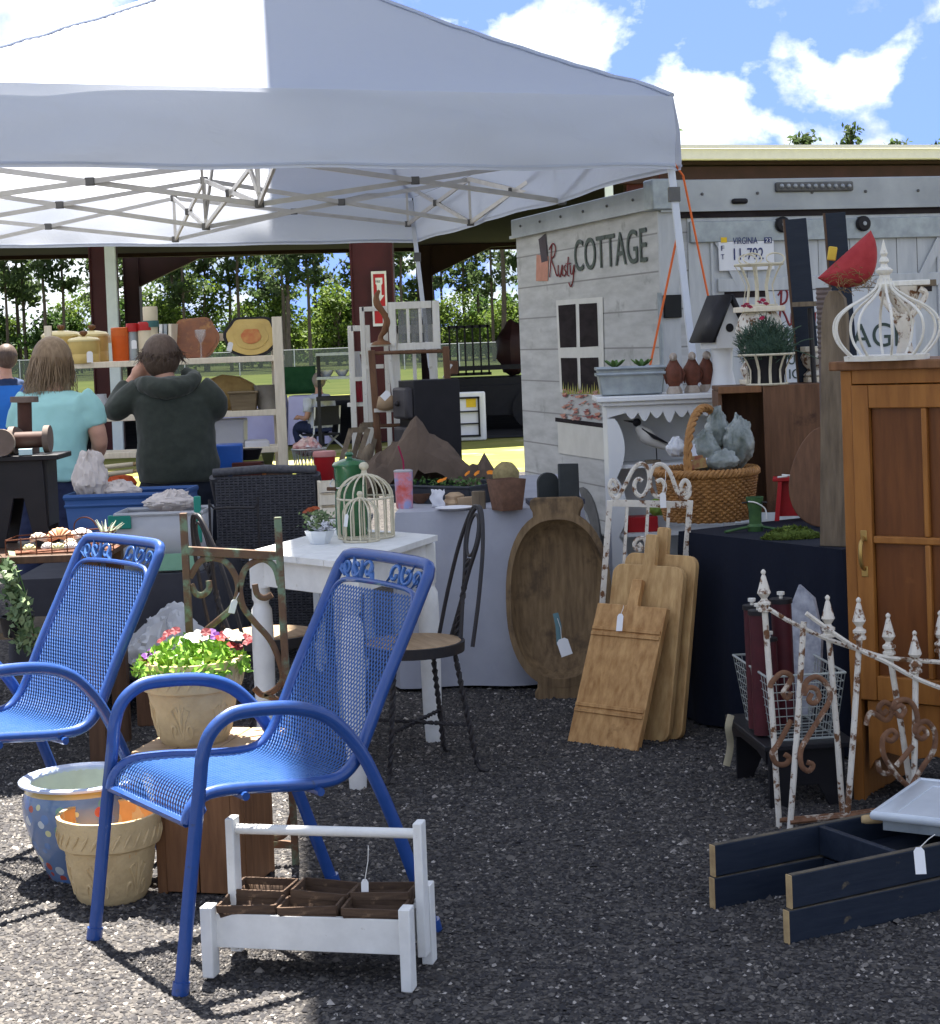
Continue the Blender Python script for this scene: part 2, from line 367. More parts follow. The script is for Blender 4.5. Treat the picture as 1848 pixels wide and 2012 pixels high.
# loose stones over the near part of the lot (nobody could count them)
Mst = bpy.data.materials.new('stones'); Mst.use_nodes = True; n = Mst.node_tree.nodes; l = Mst.node_tree.links; b = n['Principled BSDF']
g = N(n, 'ShaderNodeNewGeometry'); rp = N(n, 'ShaderNodeValToRGB'); l.new(g.outputs['Random Per Island'], rp.inputs[0]); l.new(rp.outputs[0], b.inputs['Base Color'])
e = rp.color_ramp.elements; e[0].position = 0; e[0].color = (.028, .027, .029, 1); e[1].position = 1; e[1].color = (.40, .37, .34, 1)
for ps, c in ((.35, (.045, .043, .045, 1)), (.7, (.075, .07, .067, 1)), (.92, (.12, .11, .10, 1)), (.975, (.22, .20, .18, 1))): q = e.new(ps); q.color = c
b.inputs['Roughness'].default_value = .85; b.inputs['Specular IOR Level'].default_value = .2
def stones(n):
    Y = np.sqrt(rng.uniform(3.5**2, 8.6**2, n)); X = rng.uniform(-1, 1, n)*(.30*Y+.25)
    s = rng.uniform(.0032, .0078, n)*(1+.035*(Y-4)); s[rng.random(n) < .025] *= 1.9
    oc = np.array([[1, 0, 0], [0, 1, 0], [-1, 0, 0], [0, -1, 0], [0, 0, 1]], float)
    vs = oc[None]*(rng.uniform(.6, 1.35, (n, 5, 1))); vs[:, :, 2] *= .7
    vs[:, :4, 2] += rng.uniform(-.25, .3, (n, 4)); vs[:, 4, :2] += rng.uniform(-.4, .4, (n, 2))
    a = rng.uniform(0, 6.28, n); c, sn = np.cos(a)[:, None], np.sin(a)[:, None]
    x = vs[:, :, 0]*c-vs[:, :, 1]*sn; y = vs[:, :, 0]*sn+vs[:, :, 1]*c
    vs = np.stack([x, y, vs[:, :, 2]], -1)*s[:, None, None]
    vs += np.stack([X, Y, s*.12], -1)[:, None, :]
    tri = np.array([[0, 1, 4], [1, 2, 4], [2, 3, 4], [3, 0, 4]])
    me = bpy.data.meshes.new('loose_stones'); V_ = vs.reshape(-1, 3)
    F = (tri[None]+5*np.arange(n)[:, None, None]).reshape(-1)
    me.vertices.add(len(V_)); me.vertices.foreach_set('co', V_.astype(np.float32).ravel())
    me.loops.add(len(F)); me.loops.foreach_set('vertex_index', F.astype(np.int32))
    me.polygons.add(len(F)//3); me.polygons.foreach_set('loop_start', np.arange(0, len(F), 3, dtype=np.int32))
    me.update(calc_edges=True); me.materials.append(Mst)
    o = bpy.data.objects.new('loose_stones', me); COL.objects.link(o); o['kind'] = 'stuff'
    return o
tag(stones(190000), 'loose grey and pale gravel stones covering the lot', 'gravel')

# ================================================================ ADDED SHADE ROOF overhead right (unseen, put in to cast the stall's shade)
ed = Vector((math.sin(SUN_AZ), math.cos(SUN_AZ), 0)); pr_ = Vector((ed.y, -ed.x, 0))
HR = 9.0
def rp_(a, s): return ed*a + pr_*s
t = thing('added_shade_roof', 'unseen flat metal roof on posts added to shade the stall', 'roof', (0, 0, 0))
mk('shade_roof_metal', (.42, .42, .42), (.36, .36, .36), rough=.5, metal=.3)
c4 = [rp_(5.2, 0), rp_(17.8, 0), rp_(17.8, 4.7), rp_(5.2, 4.7)]
link('shade_panel', MB().add([(p.x, p.y, HR) for p in c4]+[(p.x, p.y, HR+.12) for p in c4], [(3, 2, 1, 0), (4, 5, 6, 7), (0, 1, 5, 4), (1, 2, 6, 5), (2, 3, 7, 6), (3, 0, 4, 7)]), MAT['shade_roof_metal'], t)
for a in (5.8, 11.5, 17.2):
    p = rp_(a, 7.6); q = rp_(a, .3); link('post', MB().box((p.x, p.y, HR/2), (.2, .2, HR)), MAT['shade_roof_metal'], t); link('beam', MB().bar((p.x, p.y, HR+.2), (q.x, q.y, HR+.2), .14, .2), MAT['shade_roof_metal'], t)

# ================================================================ PAVILION
YE = 29.0; ZE = G(0, 0, 1).z
ze = P(1345, 322, YE).z
pv = thing('pavilion', 'open pavilion with maroon steel columns, dark underside and cream gutter', 'pavilion', (0, YE, 0))
def pbox(name, x0, x1, y0, y1, z0, z1, m_): link(name, MB().box(((x0+x1)/2, (y0+y1)/2, (z0+z1)/2), (x1-x0, y1-y0, z1-z0)), m_, pv, world=True)
mk('fascia', (.66, .66, .68), (.61, .61, .63), rough=.7)
mk('roof_sheet', (.60, .57, .48), (.55, .52, .44), rough=.4, metal=.2, scale=2)
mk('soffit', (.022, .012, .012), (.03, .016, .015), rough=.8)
# eave line runs slightly away to the right
ea = P(1345, 303, YE); eb = P(1848, 311, YE+1.6)
ed2 = Vector((eb.x-ea.x, eb.y-ea.y, 0)).normalized(); ang = math.atan2(ed2.y, ed2.x)
en = Vector((-ed2.y, ed2.x, 0))
def pp(s, dpt, z): q = Vector((ea.x, ea.y, 0)) + ed2*s + en*dpt; return Vector((q.x, q.y, z))
zt, zb = P(1345, 289, YE).z, P(1345, 319, YE).z
def slab4(name, pts, m_, th=.08, par=pv):
    vs = [p for p in pts]+[p+Vector((0, 0, th)) for p in pts]
    link(name, MB().add(vs, [(3, 2, 1, 0), (4, 5, 6, 7), (0, 1, 5, 4), (1, 2, 6, 5), (2, 3, 7, 6), (3, 0, 4, 7)]), m_, par, world=True)
L0, L1 = -30, 30
gut = MB(); gut.tube([pp(L0, -.12, (zt+zb)/2), pp(L1, -.12, (zt+zb)/2)], .01, 4)
gt = link('gutter', MB().bar(pp(L0, -.1, (zt*1.0+zb)/2), pp(L1, -.1, (zt+zb)/2), .16, (zt-zb)*.78), MAT['fascia'], pv, world=True, bevel=.02)
link('drip_edge', MB().bar(pp(L0, -.15, zt-.01), pp(L1, -.15, zt-.01), .22, .045), MAT['fascia'], pv, world=True)
slab4('roof', [pp(L0, 0, zt-.06), pp(L1, 0, zt-.06), pp(L1, 12, zt+.9), pp(L0, 12, zt+.9)], MAT['roof_sheet'])
slab4('roof', [pp(L0, 12, zt+.9), pp(L1, 12, zt+.9), pp(L1, 24, zt-.06), pp(L0, 24, zt-.06)], MAT['roof_sheet'])
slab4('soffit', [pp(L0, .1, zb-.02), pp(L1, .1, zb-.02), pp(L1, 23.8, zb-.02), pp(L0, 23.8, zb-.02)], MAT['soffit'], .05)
link('eave_beam', MB().bar(pp(L0, .35, zb-.17), pp(L1, .35, zb-.17), .2, .26), MAT['maroon_dark'], pv, world=True)
link('eave_beam', MB().bar(pp(L0, 23.3, zb-.07), pp(L1, 23.3, zb-.07), .2, .1), MAT['maroon_dark'], pv, world=True)
mk('tube_lamp', (.5, .42, .28), rough=.6)
for s_ in (2.2,): link('strip_light', MB().box(pp(s_+.4, 1.2, zb-.13), (1.6, .16, .09), ang), MAT['tube_lamp'], pv, world=True)
def column(x0, x1, Y, m_, haunch=0):
    a = P(x0, 600, Y); c = P(x1, 600, Y); w = c.x-a.x; x = (a.x+c.x)/2
    b = MB().box((x, Y, zb/2-.02), (w, w*.9, zb))
    b.box((x-w/2-.012, Y-.01, zb/2-.02), (.025, w*1.15, zb)); b.box((x+w/2+.012, Y-.01, zb/2-.02), (.025, w*1.15, zb))
    link('column', b, m_, pv, world=True)
    if haunch:
        h = MB().prism([(0, 0), (0, -.85), (.12, -.78), (1.7, -.10), (5.0, -.06), (5.0, 0)], .22, Matrix.Translation((x+w/2, Y-.1, zb-.03)))
        link('haunch', h, m_, pv, world=True)
column(186, 228, YE+.4, MAT['maroon']); column(697, 774, YE-.2, MAT['maroon'])
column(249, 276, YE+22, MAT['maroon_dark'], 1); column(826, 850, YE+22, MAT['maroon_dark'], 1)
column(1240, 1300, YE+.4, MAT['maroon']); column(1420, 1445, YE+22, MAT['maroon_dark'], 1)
mk('pvc', (.70, .76, .80), (.64, .70, .74), rough=.4)
for (xa, xb) in ((211, 231), (1197, 1213)):
    a = P(xa, 600, YE-.7); c = P(xb, 600, YE-.7)
    link('downspout', MB().box(((a.x+c.x)/2, YE-.7, zb/2), ((c.x-a.x), .1, zb+.1)), MAT['pvc'], pv, world=True)
# fire extinguisher sign on the wide column
a = P(729, 533, YE-.62); c = P(763, 640, YE-.62)
sg = thing('fire_extinguisher_sign', 'tall red and white sign with arrow fixed on wide maroon column', 'sign', ((a.x+c.x)/2, YE-.58, c.z))
w, h = c.x-a.x, a.z-c.z
link('plate', MB().box((0, 0, h/2), (w, .02, h)), mk('sign_white', (.78, .78, .78)), sg)
link('red_field', MB().box((0, -.013, h/2), (w*.74, .008, h*.9)), MAT['red'], sg)
arrow = [(-.055, h*.88), (-.055, h*.78), (-.035, h*.74), (-.035, h*.56), (-.075, h*.56), (0, h*.44), (.075, h*.56), (.035, h*.56), (.035, h*.74), (.055, h*.78), (.055, h*.88)]
link('arrow', MB().prism(arrow, .004, Matrix.Translation((0, -.022, 0))), MAT['sign_white'], sg)

# ================================================================ TEXT
def text_part(s, size, mt, parent, M, name='lettering', sx=1.0, depth=.001):
    cu_ = bpy.data.curves.new('t', 'FONT'); cu_.body = s; cu_.size = size; cu_.extrude = depth
    o = bpy.data.objects.new('t', cu_); COL.objects.link(o)
    dg = bpy.context.evaluated_depsgraph_get(); me = bpy.data.meshes.new_from_object(o.evaluated_get(dg))
    bpy.data.objects.remove(o)
    xs = [v.co.x for v in me.vertices]; x0 = min(xs); ww = max(xs)-x0
    for v in me.vertices: v.co.x = (v.co.x-x0)*sx
    if parent is not None: M = INV[parent.name] @ M
    me.transform(M); me.materials.clear(); me.materials.append(mt); me.name = name
    q = bpy.data.objects.new(name, me); COL.objects.link(q); q.parent = parent
    return q, ww*sx
text_part('FIRE', .055, mk('sign_ink', (.02, .02, .02)), sg, Matrix.Translation((sg.location.x-.052, sg.location.y-.024, c.z+h*.79)) @ Matrix.Rotation(R(90), 4, 'X'), sx=.75)

# ================================================================ TREES
mk('bark', (.13, .10, .075), (.07, .054, .042), rough=.9, scale=6, stretch=(3, 3, .5), bump=.4)
def leafy(name, c, c2, tl):
    M = mat(name, c, c2, rough=.6, island=1); n = M.node_tree.nodes; l = M.node_tree.links; t = N(n, 'ShaderNodeBsdfTranslucent'); x = N(n, 'ShaderNodeMixShader'); x.inputs[0].default_value = tl; b = n['Principled BSDF']
    l.new(b.inputs['Base Color'].links[0].from_socket, t.inputs[0]); l.new(b.outputs[0], x.inputs[1]); l.new(t.outputs[0], x.inputs[2]); l.new(x.outputs[0], n['Material Output'].inputs[0]); MAT[name] = M
leafy('needles', (.085, .125, .042), (.04, .065, .024), .5); leafy('foliage_a', (.095, .165, .028), (.032, .072, .015), .45); leafy('foliage_b', (.065, .12, .027), (.023, .052, .013), .45); leafy('foliage_c', (.15, .21, .034), (.055, .10, .017), .45)
def pine(h, k):
    t = thing('pine_tree', 'tall thin pine with bare lower trunk at edge of wood', 'tree', (0, 0, 0), 0, 'pines standing above the understorey')
    lean = random.uniform(-.3, .3); r0 = random.uniform(.13, .19)
    pts = [(lean*(z/h)**2+.12*noise.noise(Vector((z*.3, k, 0))), .1*noise.noise(Vector((z*.3, 0, k))), z) for z in np.linspace(0, h, 9)]
    b = MB().tube(pts, [r0*(1-.8*i/8) for i in range(9)], 6)
    cs = []
    z0 = h*random.uniform(.30, .42)
    for i in range(random.randint(24, 32)):
        z = random.uniform(z0, h); a = random.uniform(0, 6.28); L = (1-(z-z0)/(h-z0)*.65)*random.uniform(.7, 2.1)
        tip = Vector((lean*(z/h)**2+L*math.cos(a), L*math.sin(a), z+L*.25))
        b.tube([(lean*(z/h)**2, 0, z), tip], [.035, .012], 4)
        for q in range(3):
            c0 = np.array([lean*(z/h)**2, 0, z])+(np.array(tip)-np.array([lean*(z/h)**2, 0, z]))*(.5+.28*q)
            cs.append(rng.normal(0, 1, (15, 3))*np.array([.33, .33, .2])+c0)
    link('trunk', b, MAT['bark'], t)
    cen = np.concatenate(cs); quadmesh('crown', leaf_quads(cen, rng.uniform(.16, .34, len(cen)), .9), 4, MAT['needles'], parent=t)
    return t
def broad(h, m_, k):
    t = thing('leafy_tree', 'bushy bright green young tree in front of the pines', 'tree', (0, 0, 0), 0, 'leafy understorey trees along the wood')
    b = MB().tube([(0, 0, 0), (.1, 0, h*.4), (.05, .1, h*.8)], [.09, .06, .02], 5)
    cs = []
    for i in range(26):
        a = random.uniform(0, 6.28); z = h*(.12+.84*random.random()**.9); rad = h*.30*math.sin(math.pi*min(.98, max(.15, (z/h)*.8+.15)))*random.uniform(.4, 1.1)
        c0 = np.array([rad*math.cos(a), rad*math.sin(a), z]); b.tube([(.07, 0, z*.7), c0], [.03, .008], 4)
        cs.append(rng.normal(0, 1, (95, 3))*np.array([.42, .42, .30])*(h/5.5)+c0)
    link('trunk', b, MAT['bark'], t)
    cen = np.concatenate(cs); cen = cen[cen[:, 2] > .1]
    quadmesh('crown', leaf_quads(cen, rng.uniform(.10, .24, len(cen)), .8), 4, m_, parent=t); return t
PH = [random.uniform(13.5, 17) for i in range(5)]; pines = [pine(PH[i], i) for i in range(5)]
broads = [broad(random.uniform(4.2, 5.8), MAT[('foliage_a', 'foliage_b', 'foliage_c')[i % 3]], i) for i in range(6)]
k = 0
for i in range(64):
    X = -38+i*1.05+random.uniform(-.6, .6) if i < 50 else 14+(i-50)*2.0; Y = random.uniform(114, 142)
    if i in (56, 59): X = P(1722 if i == 56 else 1800, 300, 140).x; Y = 140
    o = pines[i] if i < 5 else dup(pines[i % 5]); o.location = (X, Y, 0); o.rotation_euler = (0, 0, random.uniform(0, 6.28)); s_ = random.uniform(.85, 1.1); o.scale = (s_, s_, s_)
    if i in (56, 59): o.scale = (.98, .98, P(1722, 284 if i == 56 else 294, 140).z/(PH[i % 5]+.9))
for i in range(54):
    X = -38+i*.98+random.uniform(-.5, .5); Y = random.uniform(124, 146)
    o = broads[i] if i < 6 else dup(broads[i % 6]); o.location = (X, Y, 0); o.rotation_euler = (0, 0, random.uniform(0, 6.28)); s_ = random.uniform(.7, 1.15); o.scale = (s_*1.1, s_*1.1, s_)
cen = np.stack([rng.uniform(-48, 40, 42000), rng.uniform(158, 172, 42000), np.abs(rng.normal(0, 1, 42000))*2.6+.1], -1)
cen[:, 2] *= .75+.5*np.sin(cen[:, 0]*.9)*np.sin(cen[:, 0]*.37+2)
o = quadmesh('woodland', leaf_quads(cen, rng.uniform(.16, .4, len(cen)), .8), 4, MAT['foliage_b'], 'stuff'); tag(o, 'dense green woodland behind the front row of trees', 'woodland')
# chain-link fence along the wood
Mf = mat('chain_wire', (.16, .18, .15), rough=.5); nn_ = Mf.node_tree.nodes; ll_ = Mf.node_tree.links
tr_ = N(nn_, 'ShaderNodeBsdfTransparent'); mm_ = N(nn_, 'ShaderNodeMixShader'); mm_.inputs[0].default_value = .4
ll_.new(tr_.outputs[0], mm_.inputs[1]); ll_.new(nn_['Principled BSDF'].outputs[0], mm_.inputs[2]); ll_.new(mm_.outputs[0], nn_['Material Output'].inputs[0])
cf_ = thing('chain_link_fence', 'low grey chain-link fence in front of the woods', 'fence', (0, 100, 0))
for i in range(24): link('wire_panel', MB().box((-38+i*3, 0, .65), (2.94, .02, 1.25)), Mf, cf_)
for i in range(25): link('post', MB().tube([(-39.5+i*3, 0, 0), (-39.5+i*3, 0, 1.35)], .03, 6), MAT['alu'], cf_)
link('top_rail', MB().tube([(-39.5, 0, 1.3), (32.5, 0, 1.3)], .02, 6), MAT['alu'], cf_)

# ================================================================ TENT
ZV = 2.33
FR = G(1326, 333, ZV); f0 = G(0, 330, ZV); BR = G(814, 476, ZV)
fd = (f0-FR); fd.z = 0; fd.normalize(); FL = FR+fd*3.7; BL = BR+fd*4.0
te = thing('canopy_tent', 'white pop-up canopy tent with scissor frame over the stall', 'tent', ((FR.x+FL.x+BR.x+BL.x)/4, (FR.y+FL.y+BR.y+BL.y)/4, 0))
MAT['tent'] = cloth_tl('tent', (.50, .55, .66), (.60, .63, .70), .32, .35, 5.0)
VT = .372; ZP = 3.92
def base(u, v): return (FR*(1-u)+FL*u)*(1-v) + (BR*(1-u)+BL*u)*v
def roofp(u, v):
    q = base(u, v); u = .5*u/.40 if u < .40 else .5+.5*(u-.40)/.60; e_ = 1-max(abs(2*u-1), abs(2*v-1)); zv = ZV+VT
    z = zv + (ZP-zv)*(.80*e_+.20*e_*e_) - .02*math.sin(math.pi*2*min(e_*1.0, .5))*0
    if e_ < .06: z -= .018*(1-e_/.06)
    z += .016*noise.noise(Vector((u*9, v*30, 4)))*min(1, e_*8)*max(0, 1-2.2*e_)+.006*noise.noise(Vector((u*22, v*9, 1)))*min(1, e_*6)*(1-.6*e_)+.005*math.sin(60*(u-.5)/(e_+.5))*e_*(1-e_)*2
    return Vector((q.x, q.y, z))
link('roof_fabric', MB().sheet(roofp, 90, 90), MAT['tent'], te, world=True, smooth=60)
for ca, cb in ((0, 0), (1, 0), (0, 1), (1, 1)): link('ridge_seam', MB().tube([roofp(ca+(.40-ca)*k/24, cb+(.5-cb)*k/24)+Vector((0, 0, .006)) for k in range(25)], .020, 6, flat=.6), MAT['tent'], te, world=True)
def valance(A, B, nrm, seed):
    def fn(s, w):
        q = A*(1-s)+B*s; z = ZV+VT*(1-w)-.018*(1-w)
        o_ = .022*math.sin(s*17+seed)*w+.03*noise.noise(Vector((s*6, w*1.5, seed+3)))*w+.014*noise.noise(Vector((s*14, w*3, seed)))*w + .006 + .02*math.sin(w*3.14)*(.6+.4*math.sin(s*9+seed))
        z += (.010*noise.noise(Vector((s*7, seed, 0))))*w
        return Vector((q.x+nrm.x*o_, q.y+nrm.y*o_, z))
    link('valance', MB().sheet(fn, 90, 8), MAT['tent'], te, world=True, smooth=60)
    h_ = [fn(i/60, .98)+nrm*.003+Vector((0, 0, .012)) for i in range(61)]
    link('hem', MB().tube(h_, .008, 4, flat=.4, axis=(nrm.x, nrm.y, 0)), MAT['tent'], te, world=True)
def outn(A, B):
    d = (B-A).normalized(); nrm = Vector((d.y, -d.x, 0)); c_ = te.location
    return nrm if nrm.dot((A+B)/2-Vector((c_.x, c_.y, 0))) > 0 else -nrm
for i, (A, B) in enumerate(((FR, FL), (FR, BR), (BR, BL), (FL, BL))): valance(A, B, outn(A, B), i*2.3)
mk('tent_leg', (.62, .66, .74), (.58, .62, .70), rough=.4, scale=10)
mk('rod', (.58, .57, .55), (.50, .49, .47), rough=.45, scale=10, metal=.3)
inn = .05
for q, foot in ((FR, P(1364, 720, FR.y)), (BR, P(834, 620, BR.y)), (FL, None), (BL, None)):
    c_ = Vector((te.location.x, te.location.y, 0)); top = Vector((q.x, q.y, ZV+.33)); top += (c_-Vector((q.x, q.y, 0))).normalized()*inn
    if foot is None: bt = Vector((top.x, top.y, 0))
    else:
        k_ = (top.z-0)/(top.z-foot.z); bt = top+(foot-top)*k_; bt.z = 0
    d_ = bt-top; mid = top+d_*.5
    lg = link('leg', MB().bar(top, mid, .034, .034, up=(0, 1, 0)), MAT['tent_leg'], te, world=True, bevel=.003)
    link('lower_leg', MB().bar(mid+(-d_)*.02, bt, .026, .026, up=(0, 1, 0)), MAT['tent_leg'], te, world=True)
    link('slider', MB().box(top+d_*(.45/d_.length), (.055, .055, .07)), MAT['joint'], te, world=True)
    link('foot_plate', MB().box((bt.x, bt.y, .006), (.1, .1, .012)), MAT['alu'], te, world=True)
def rod(a, b, w=.016, h=.028): link('truss_rod', MB().bar(a, b, w, h), MAT['rod'], te, world=True)
def joint(p): link('truss_joint', MB().box(p, (.05, .035, .045)), MAT['joint'], te, world=True, bevel=.004)
def sidept(v, z): q = FR*(1-v)+BR*v; i = fd*.06; return Vector((q.x+i.x, q.y+i.y, z))
def leftpt(v, z): q = FL*(1-v)+BL*v; i = fd*-.06; return Vector((q.x+i.x, q.y+i.y, z))
rows = [(.02, None, None, None), (.36, (1105, 395), (510, 400), 72), (.66, (925, 437), (405, 445), 74), (.985, (802, 440), (345, 470), 66)]
TR = []
for v, rl, ml, dy in rows:
    if rl is None:
        zl = TR_z = 2.45; Rr = sidept(v, 2.45); mid = (FR+FL)*.5+(BR-FR)*.02; Mm = Vector((mid.x, mid.y, 2.45)); hh = .25
    else:
        q = sidept(v, 2); Rr = P(rl[0], rl[1], q.y); qm = base(.5, v); Mm = P(ml[0], ml[1], qm.y); hh = dy/FOC*q.y*1.15
    Lq = leftpt(v, 2.2); Ll = Vector((Mm.x*2-Rr.x, Mm.y*2-Rr.y, Mm.z*2-Rr.z))
    up = Vector((0, 0, hh)); TR.append((Rr, Mm, Ll, up))
    for A, B in ((Rr, Mm), (Ll, Mm)):
        rod(A, B+up); rod(A+up+Vector((0, .03, 0)), B+Vector((0, .03, 0))); joint((A+B)/2+up*.5)
    for q in (Rr, Mm): joint(q)
    joint(Mm+up)
    rod(Mm, Mm+up, .02, .02)
    rod(Rr, Rr+up, .018, .018)
for i in range(3):
    for j in range(2):
        A, B = TR[i][j], TR[i+1][j]; ua, ub = TR[i][3], TR[i+1][3]
        rod(A, B+ub); rod(A+ua, B); joint((A+B+(ua+ub)*.5)/2)
pk = base(.5, .5); pk.z = ZP-.12
for i in (1, 2): rod(TR[i][1]+TR[i][3]*.2, Vector((pk.x+.15, pk.y, pk.z-.1))); rod(TR[i][1]+TR[i][3]*.2, Vector((pk.x-.15, pk.y, pk.z-.1)))
# orange guy ropes tied to the front leg
mk('orange_rope', (.85, .20, .06), (.8, .17, .05), rough=.6)
Yr = FR.y+.1
for (pts, lab) in (([(1343, 345), (1398, 610)], 'orange guy rope running down right of the tent leg'), ([(1330, 470), (1282, 700)], 'orange guy rope tied left of the tent leg over the trailer corner')):
    b = MB()
    qs = [P(x, y, Yr+(.0 if i == 0 else .25)) for i, (x, y) in enumerate(pts)]
    if pts[0][0] == 1343: qs = [Vector((FR.x, FR.y, ZV+.03))]+qs
    else: qs = [Vector((FR.x+.01, FR.y+.03, ZV-.2))]+qs
    b.tube(qs+[qs[-1]+(qs[-1]-qs[-2]).normalized()*(.75)], .006, 6)
    single('guy_rope', b, MAT['orange_rope'], lab, 'rope', 'orange guy ropes at the tent')
# ================================================================ TRAILER
A = P(1292, 365, 10.0); A = Vector((A.x, A.y, 0)); sd = Vector((-.272, .962, 0)).normalized(); rd = Vector((.962, .272, 0)).normalized()
ZT = 2.34; LS = 2.62; LRW = 2.15
tl = thing('cargo_trailer', 'enclosed cargo trailer wrapped in grey plank print with cottage window', 'trailer', (A.x, A.y, 0))
def plank_mat(name, base, dark, horizontal=True):
    M = mat(name, base, tuple(x*.72 for x in base), scale=3.2, stretch=(1, 1, 5), rough=.55, detail=10, c3=tuple(x*.55 for x in base), t3=.66, s3=5)
    n = M.node_tree.nodes; l = M.node_tree.links; b = n['Principled BSDF']; src = b.inputs['Base Color'].links[0].from_socket
    tcn = N(n, 'ShaderNodeTexCoord'); sp = N(n, 'ShaderNodeSeparateXYZ'); l.new(tcn.outputs['Object'], sp.inputs[0])
    a = N(n, 'ShaderNodeMath', operation='DIVIDE'); a.inputs[1].default_value = .208; l.new(sp.outputs[2], a.inputs[0])
    fr = N(n, 'ShaderNodeMath', operation='FRACT'); l.new(a.outputs[0], fr.inputs[0])
    lt = N(n, 'ShaderNodeMath', operation='LESS_THAN'); lt.inputs[1].default_value = .045; l.new(fr.outputs[0], lt.inputs[0])
    mxn = N(n, 'ShaderNodeMix', data_type='RGBA'); mxn.inputs[7].default_value = (*dark, 1); l.new(lt.outputs[0], mxn.inputs[0]); l.new(src, mxn.inputs[6]); l.new(mxn.outputs[2], b.inputs['Base Color'])
    return M
MAT['plank_print'] = plank_mat('plank_print', (.53, .54, .54), (.24, .24, .24))
mk('door_print', (.50, .52, .53), (.40, .42, .44), rough=.4, scale=4, stretch=(6, 6, 1), detail=9)
mk('trim_alu', (.36, .38, .40), (.28, .30, .32), rough=.4, metal=.5, scale=4)
Ls = Vector((0, 0, 1))
def tq(s, w, z): q = A+sd*s+rd*w; return Vector((q.x, q.y, z))     # s along the left side, w along the rear
bd = MB(); c4 = [tq(0, 0, 0), tq(0, LRW, 0), tq(LS, LRW, 0), tq(LS, 0, 0)]
vs = [Vector((p.x, p.y, .32)) for p in c4]+[Vector((p.x, p.y, ZT)) for p in c4]
bd.add(vs, [(3, 2, 1, 0), (4, 5, 6, 7), (0, 1, 5, 4), (1, 2, 6, 5), (2, 3, 7, 6), (3, 0, 4, 7)])
link('body', bd, MAT['plank_print'], tl, world=True, bevel=.02)
# wheel, chassis
link('chassis', MB().box(tq(LS/2, LRW/2, .28), (LRW-.3, LS-.2, .1), math.atan2(rd.y, rd.x)), MAT['joint'], tl, world=True)
for wv in (-.02, LRW-.2):
    w_ = tq(1.4, wv, .3); Mw = Matrix.Translation(w_) @ Matrix.Rotation(math.atan2(rd.y, rd.x), 4, 'Z') @ Matrix.Rotation(R(90), 4, 'Y')
    wh = link('wheel', MB().lathe([(.1, 0), (.30, .01), (.31, .05), (.31, .16), (.30, .2), (.1, .2)], 24, M=Mw), MAT['joint'], tl, world=True)
    link('rim', MB().lathe([(.02, -.005), (.17, -.005), (.18, .02)], 20, M=Mw), MAT['trim_alu'], wh, world=True)
# top rails
o_ = .012
link('top_rail', MB().bar(tq(-.02, -o_, ZT-.055), tq(LS, -o_, ZT-.055), .03, .12), MAT['trim_alu'], tl, world=True, bevel=.006)
link('rail_lip', MB().bar(tq(-.02, -.03, ZT-.115), tq(LS, -.03, ZT-.115), .025, .02), MAT['trim_alu'], tl, world=True)
link('top_rail', MB().bar(tq(-o_, .0, ZT-.05), tq(-o_, LRW, ZT-.05), .03, .16), MAT['trim_alu'], tl, world=True, bevel=.006)
link('rail_lip', MB().bar(tq(-.03, 0, ZT-.135), tq(-.03, LRW, ZT-.135), .025, .02), MAT['trim_alu'], tl, world=True)
link('corner_cap', MB().box(tq(.01, .01, ZT-.05), (.13, .13, .17), math.atan2(rd.y, rd.x)), MAT['tinplate'], tl, world=True, bevel=.01)
for i in range(6):
    for q in (tq(.3+i*.42, -.03, ZT-.05), tq(-.03, .25+i*.33, ZT-.05)): link('rivet', MB().ball(q, .009, 8, 6), MAT['joint'], tl, world=True)
link('corner_post', MB().bar(tq(-.012, .045, .35), tq(-.012, .045, ZT-.14), .11, .02, up=(sd.x, sd.y, 0)), MAT['door_print'], tl, world=True)
# --- print on the left side
def side(x, y): return onplane(x, y, A, sd)
def sideq(s, z, o=.004): q = tq(s, -o, z); return q
def side_quad(name, pts, mt, o=.004, parent=tl):
    q = [sideq(*side(*p), o) for p in pts]; b = MB().add(q, [(3, 2, 1, 0)]); return link(name, b, mt, parent, world=True)
mk('dark_pane', (.022, .018, .02), (.04, .034, .036), rough=.95, scale=6, stretch=(1, 1, 3)); MAT['dark_pane'].node_tree.nodes['Principled BSDF'].inputs['Specular IOR Level'].default_value = .05
mk('print_white', (.62, .62, .60), (.56, .56, .54), rough=.35)
mk('print_ink', (.045, .07, .06), rough=.5)
mk('print_red', (.24, .035, .04), rough=.5)
mk('print_flower', (.30, .10, .09), (.50, .30, .26), rough=.5, scale=22, c3=(.12, .09, .05), t3=.62, s3=30)
mk('print_leaf', (.20, .24, .04), (.35, .30, .05), rough=.5, scale=30)
mk('print_rust', (.55, .25, .18), (.45, .2, .14), rough=.5, scale=20)
fr_ = side_quad('window_print', [(1094, 590), (1186, 583), (1190, 780), (1102, 770)], MAT['print_white'], .004)
for px in ([(1099, 600), (1133, 597), (1135, 682), (1103, 683)], [(1140, 597), (1175, 595), (1178, 680), (1142, 682)], [(1104, 703), (1136, 703), (1138, 770), (1107, 765)], [(1142, 703), (1178, 702), (1181, 774), (1144, 771)]):
    side_quad('pane', px, MAT['dark_pane'], .006)
rf_ = random.Random(4)
for i in range(70):
    x, y = 1108+74*rf_.random(), 760+62*rf_.random(); r_ = 3+4*rf_.random()
    side_quad('flower_print', [(x+r_*math.cos(a), y+r_*math.sin(a)) for a in np.linspace(0, 6.28, 8)[:-1]], MAT[('print_flower', 'print_red', 'print_rust')[i % 3]], .008+i*.00004)
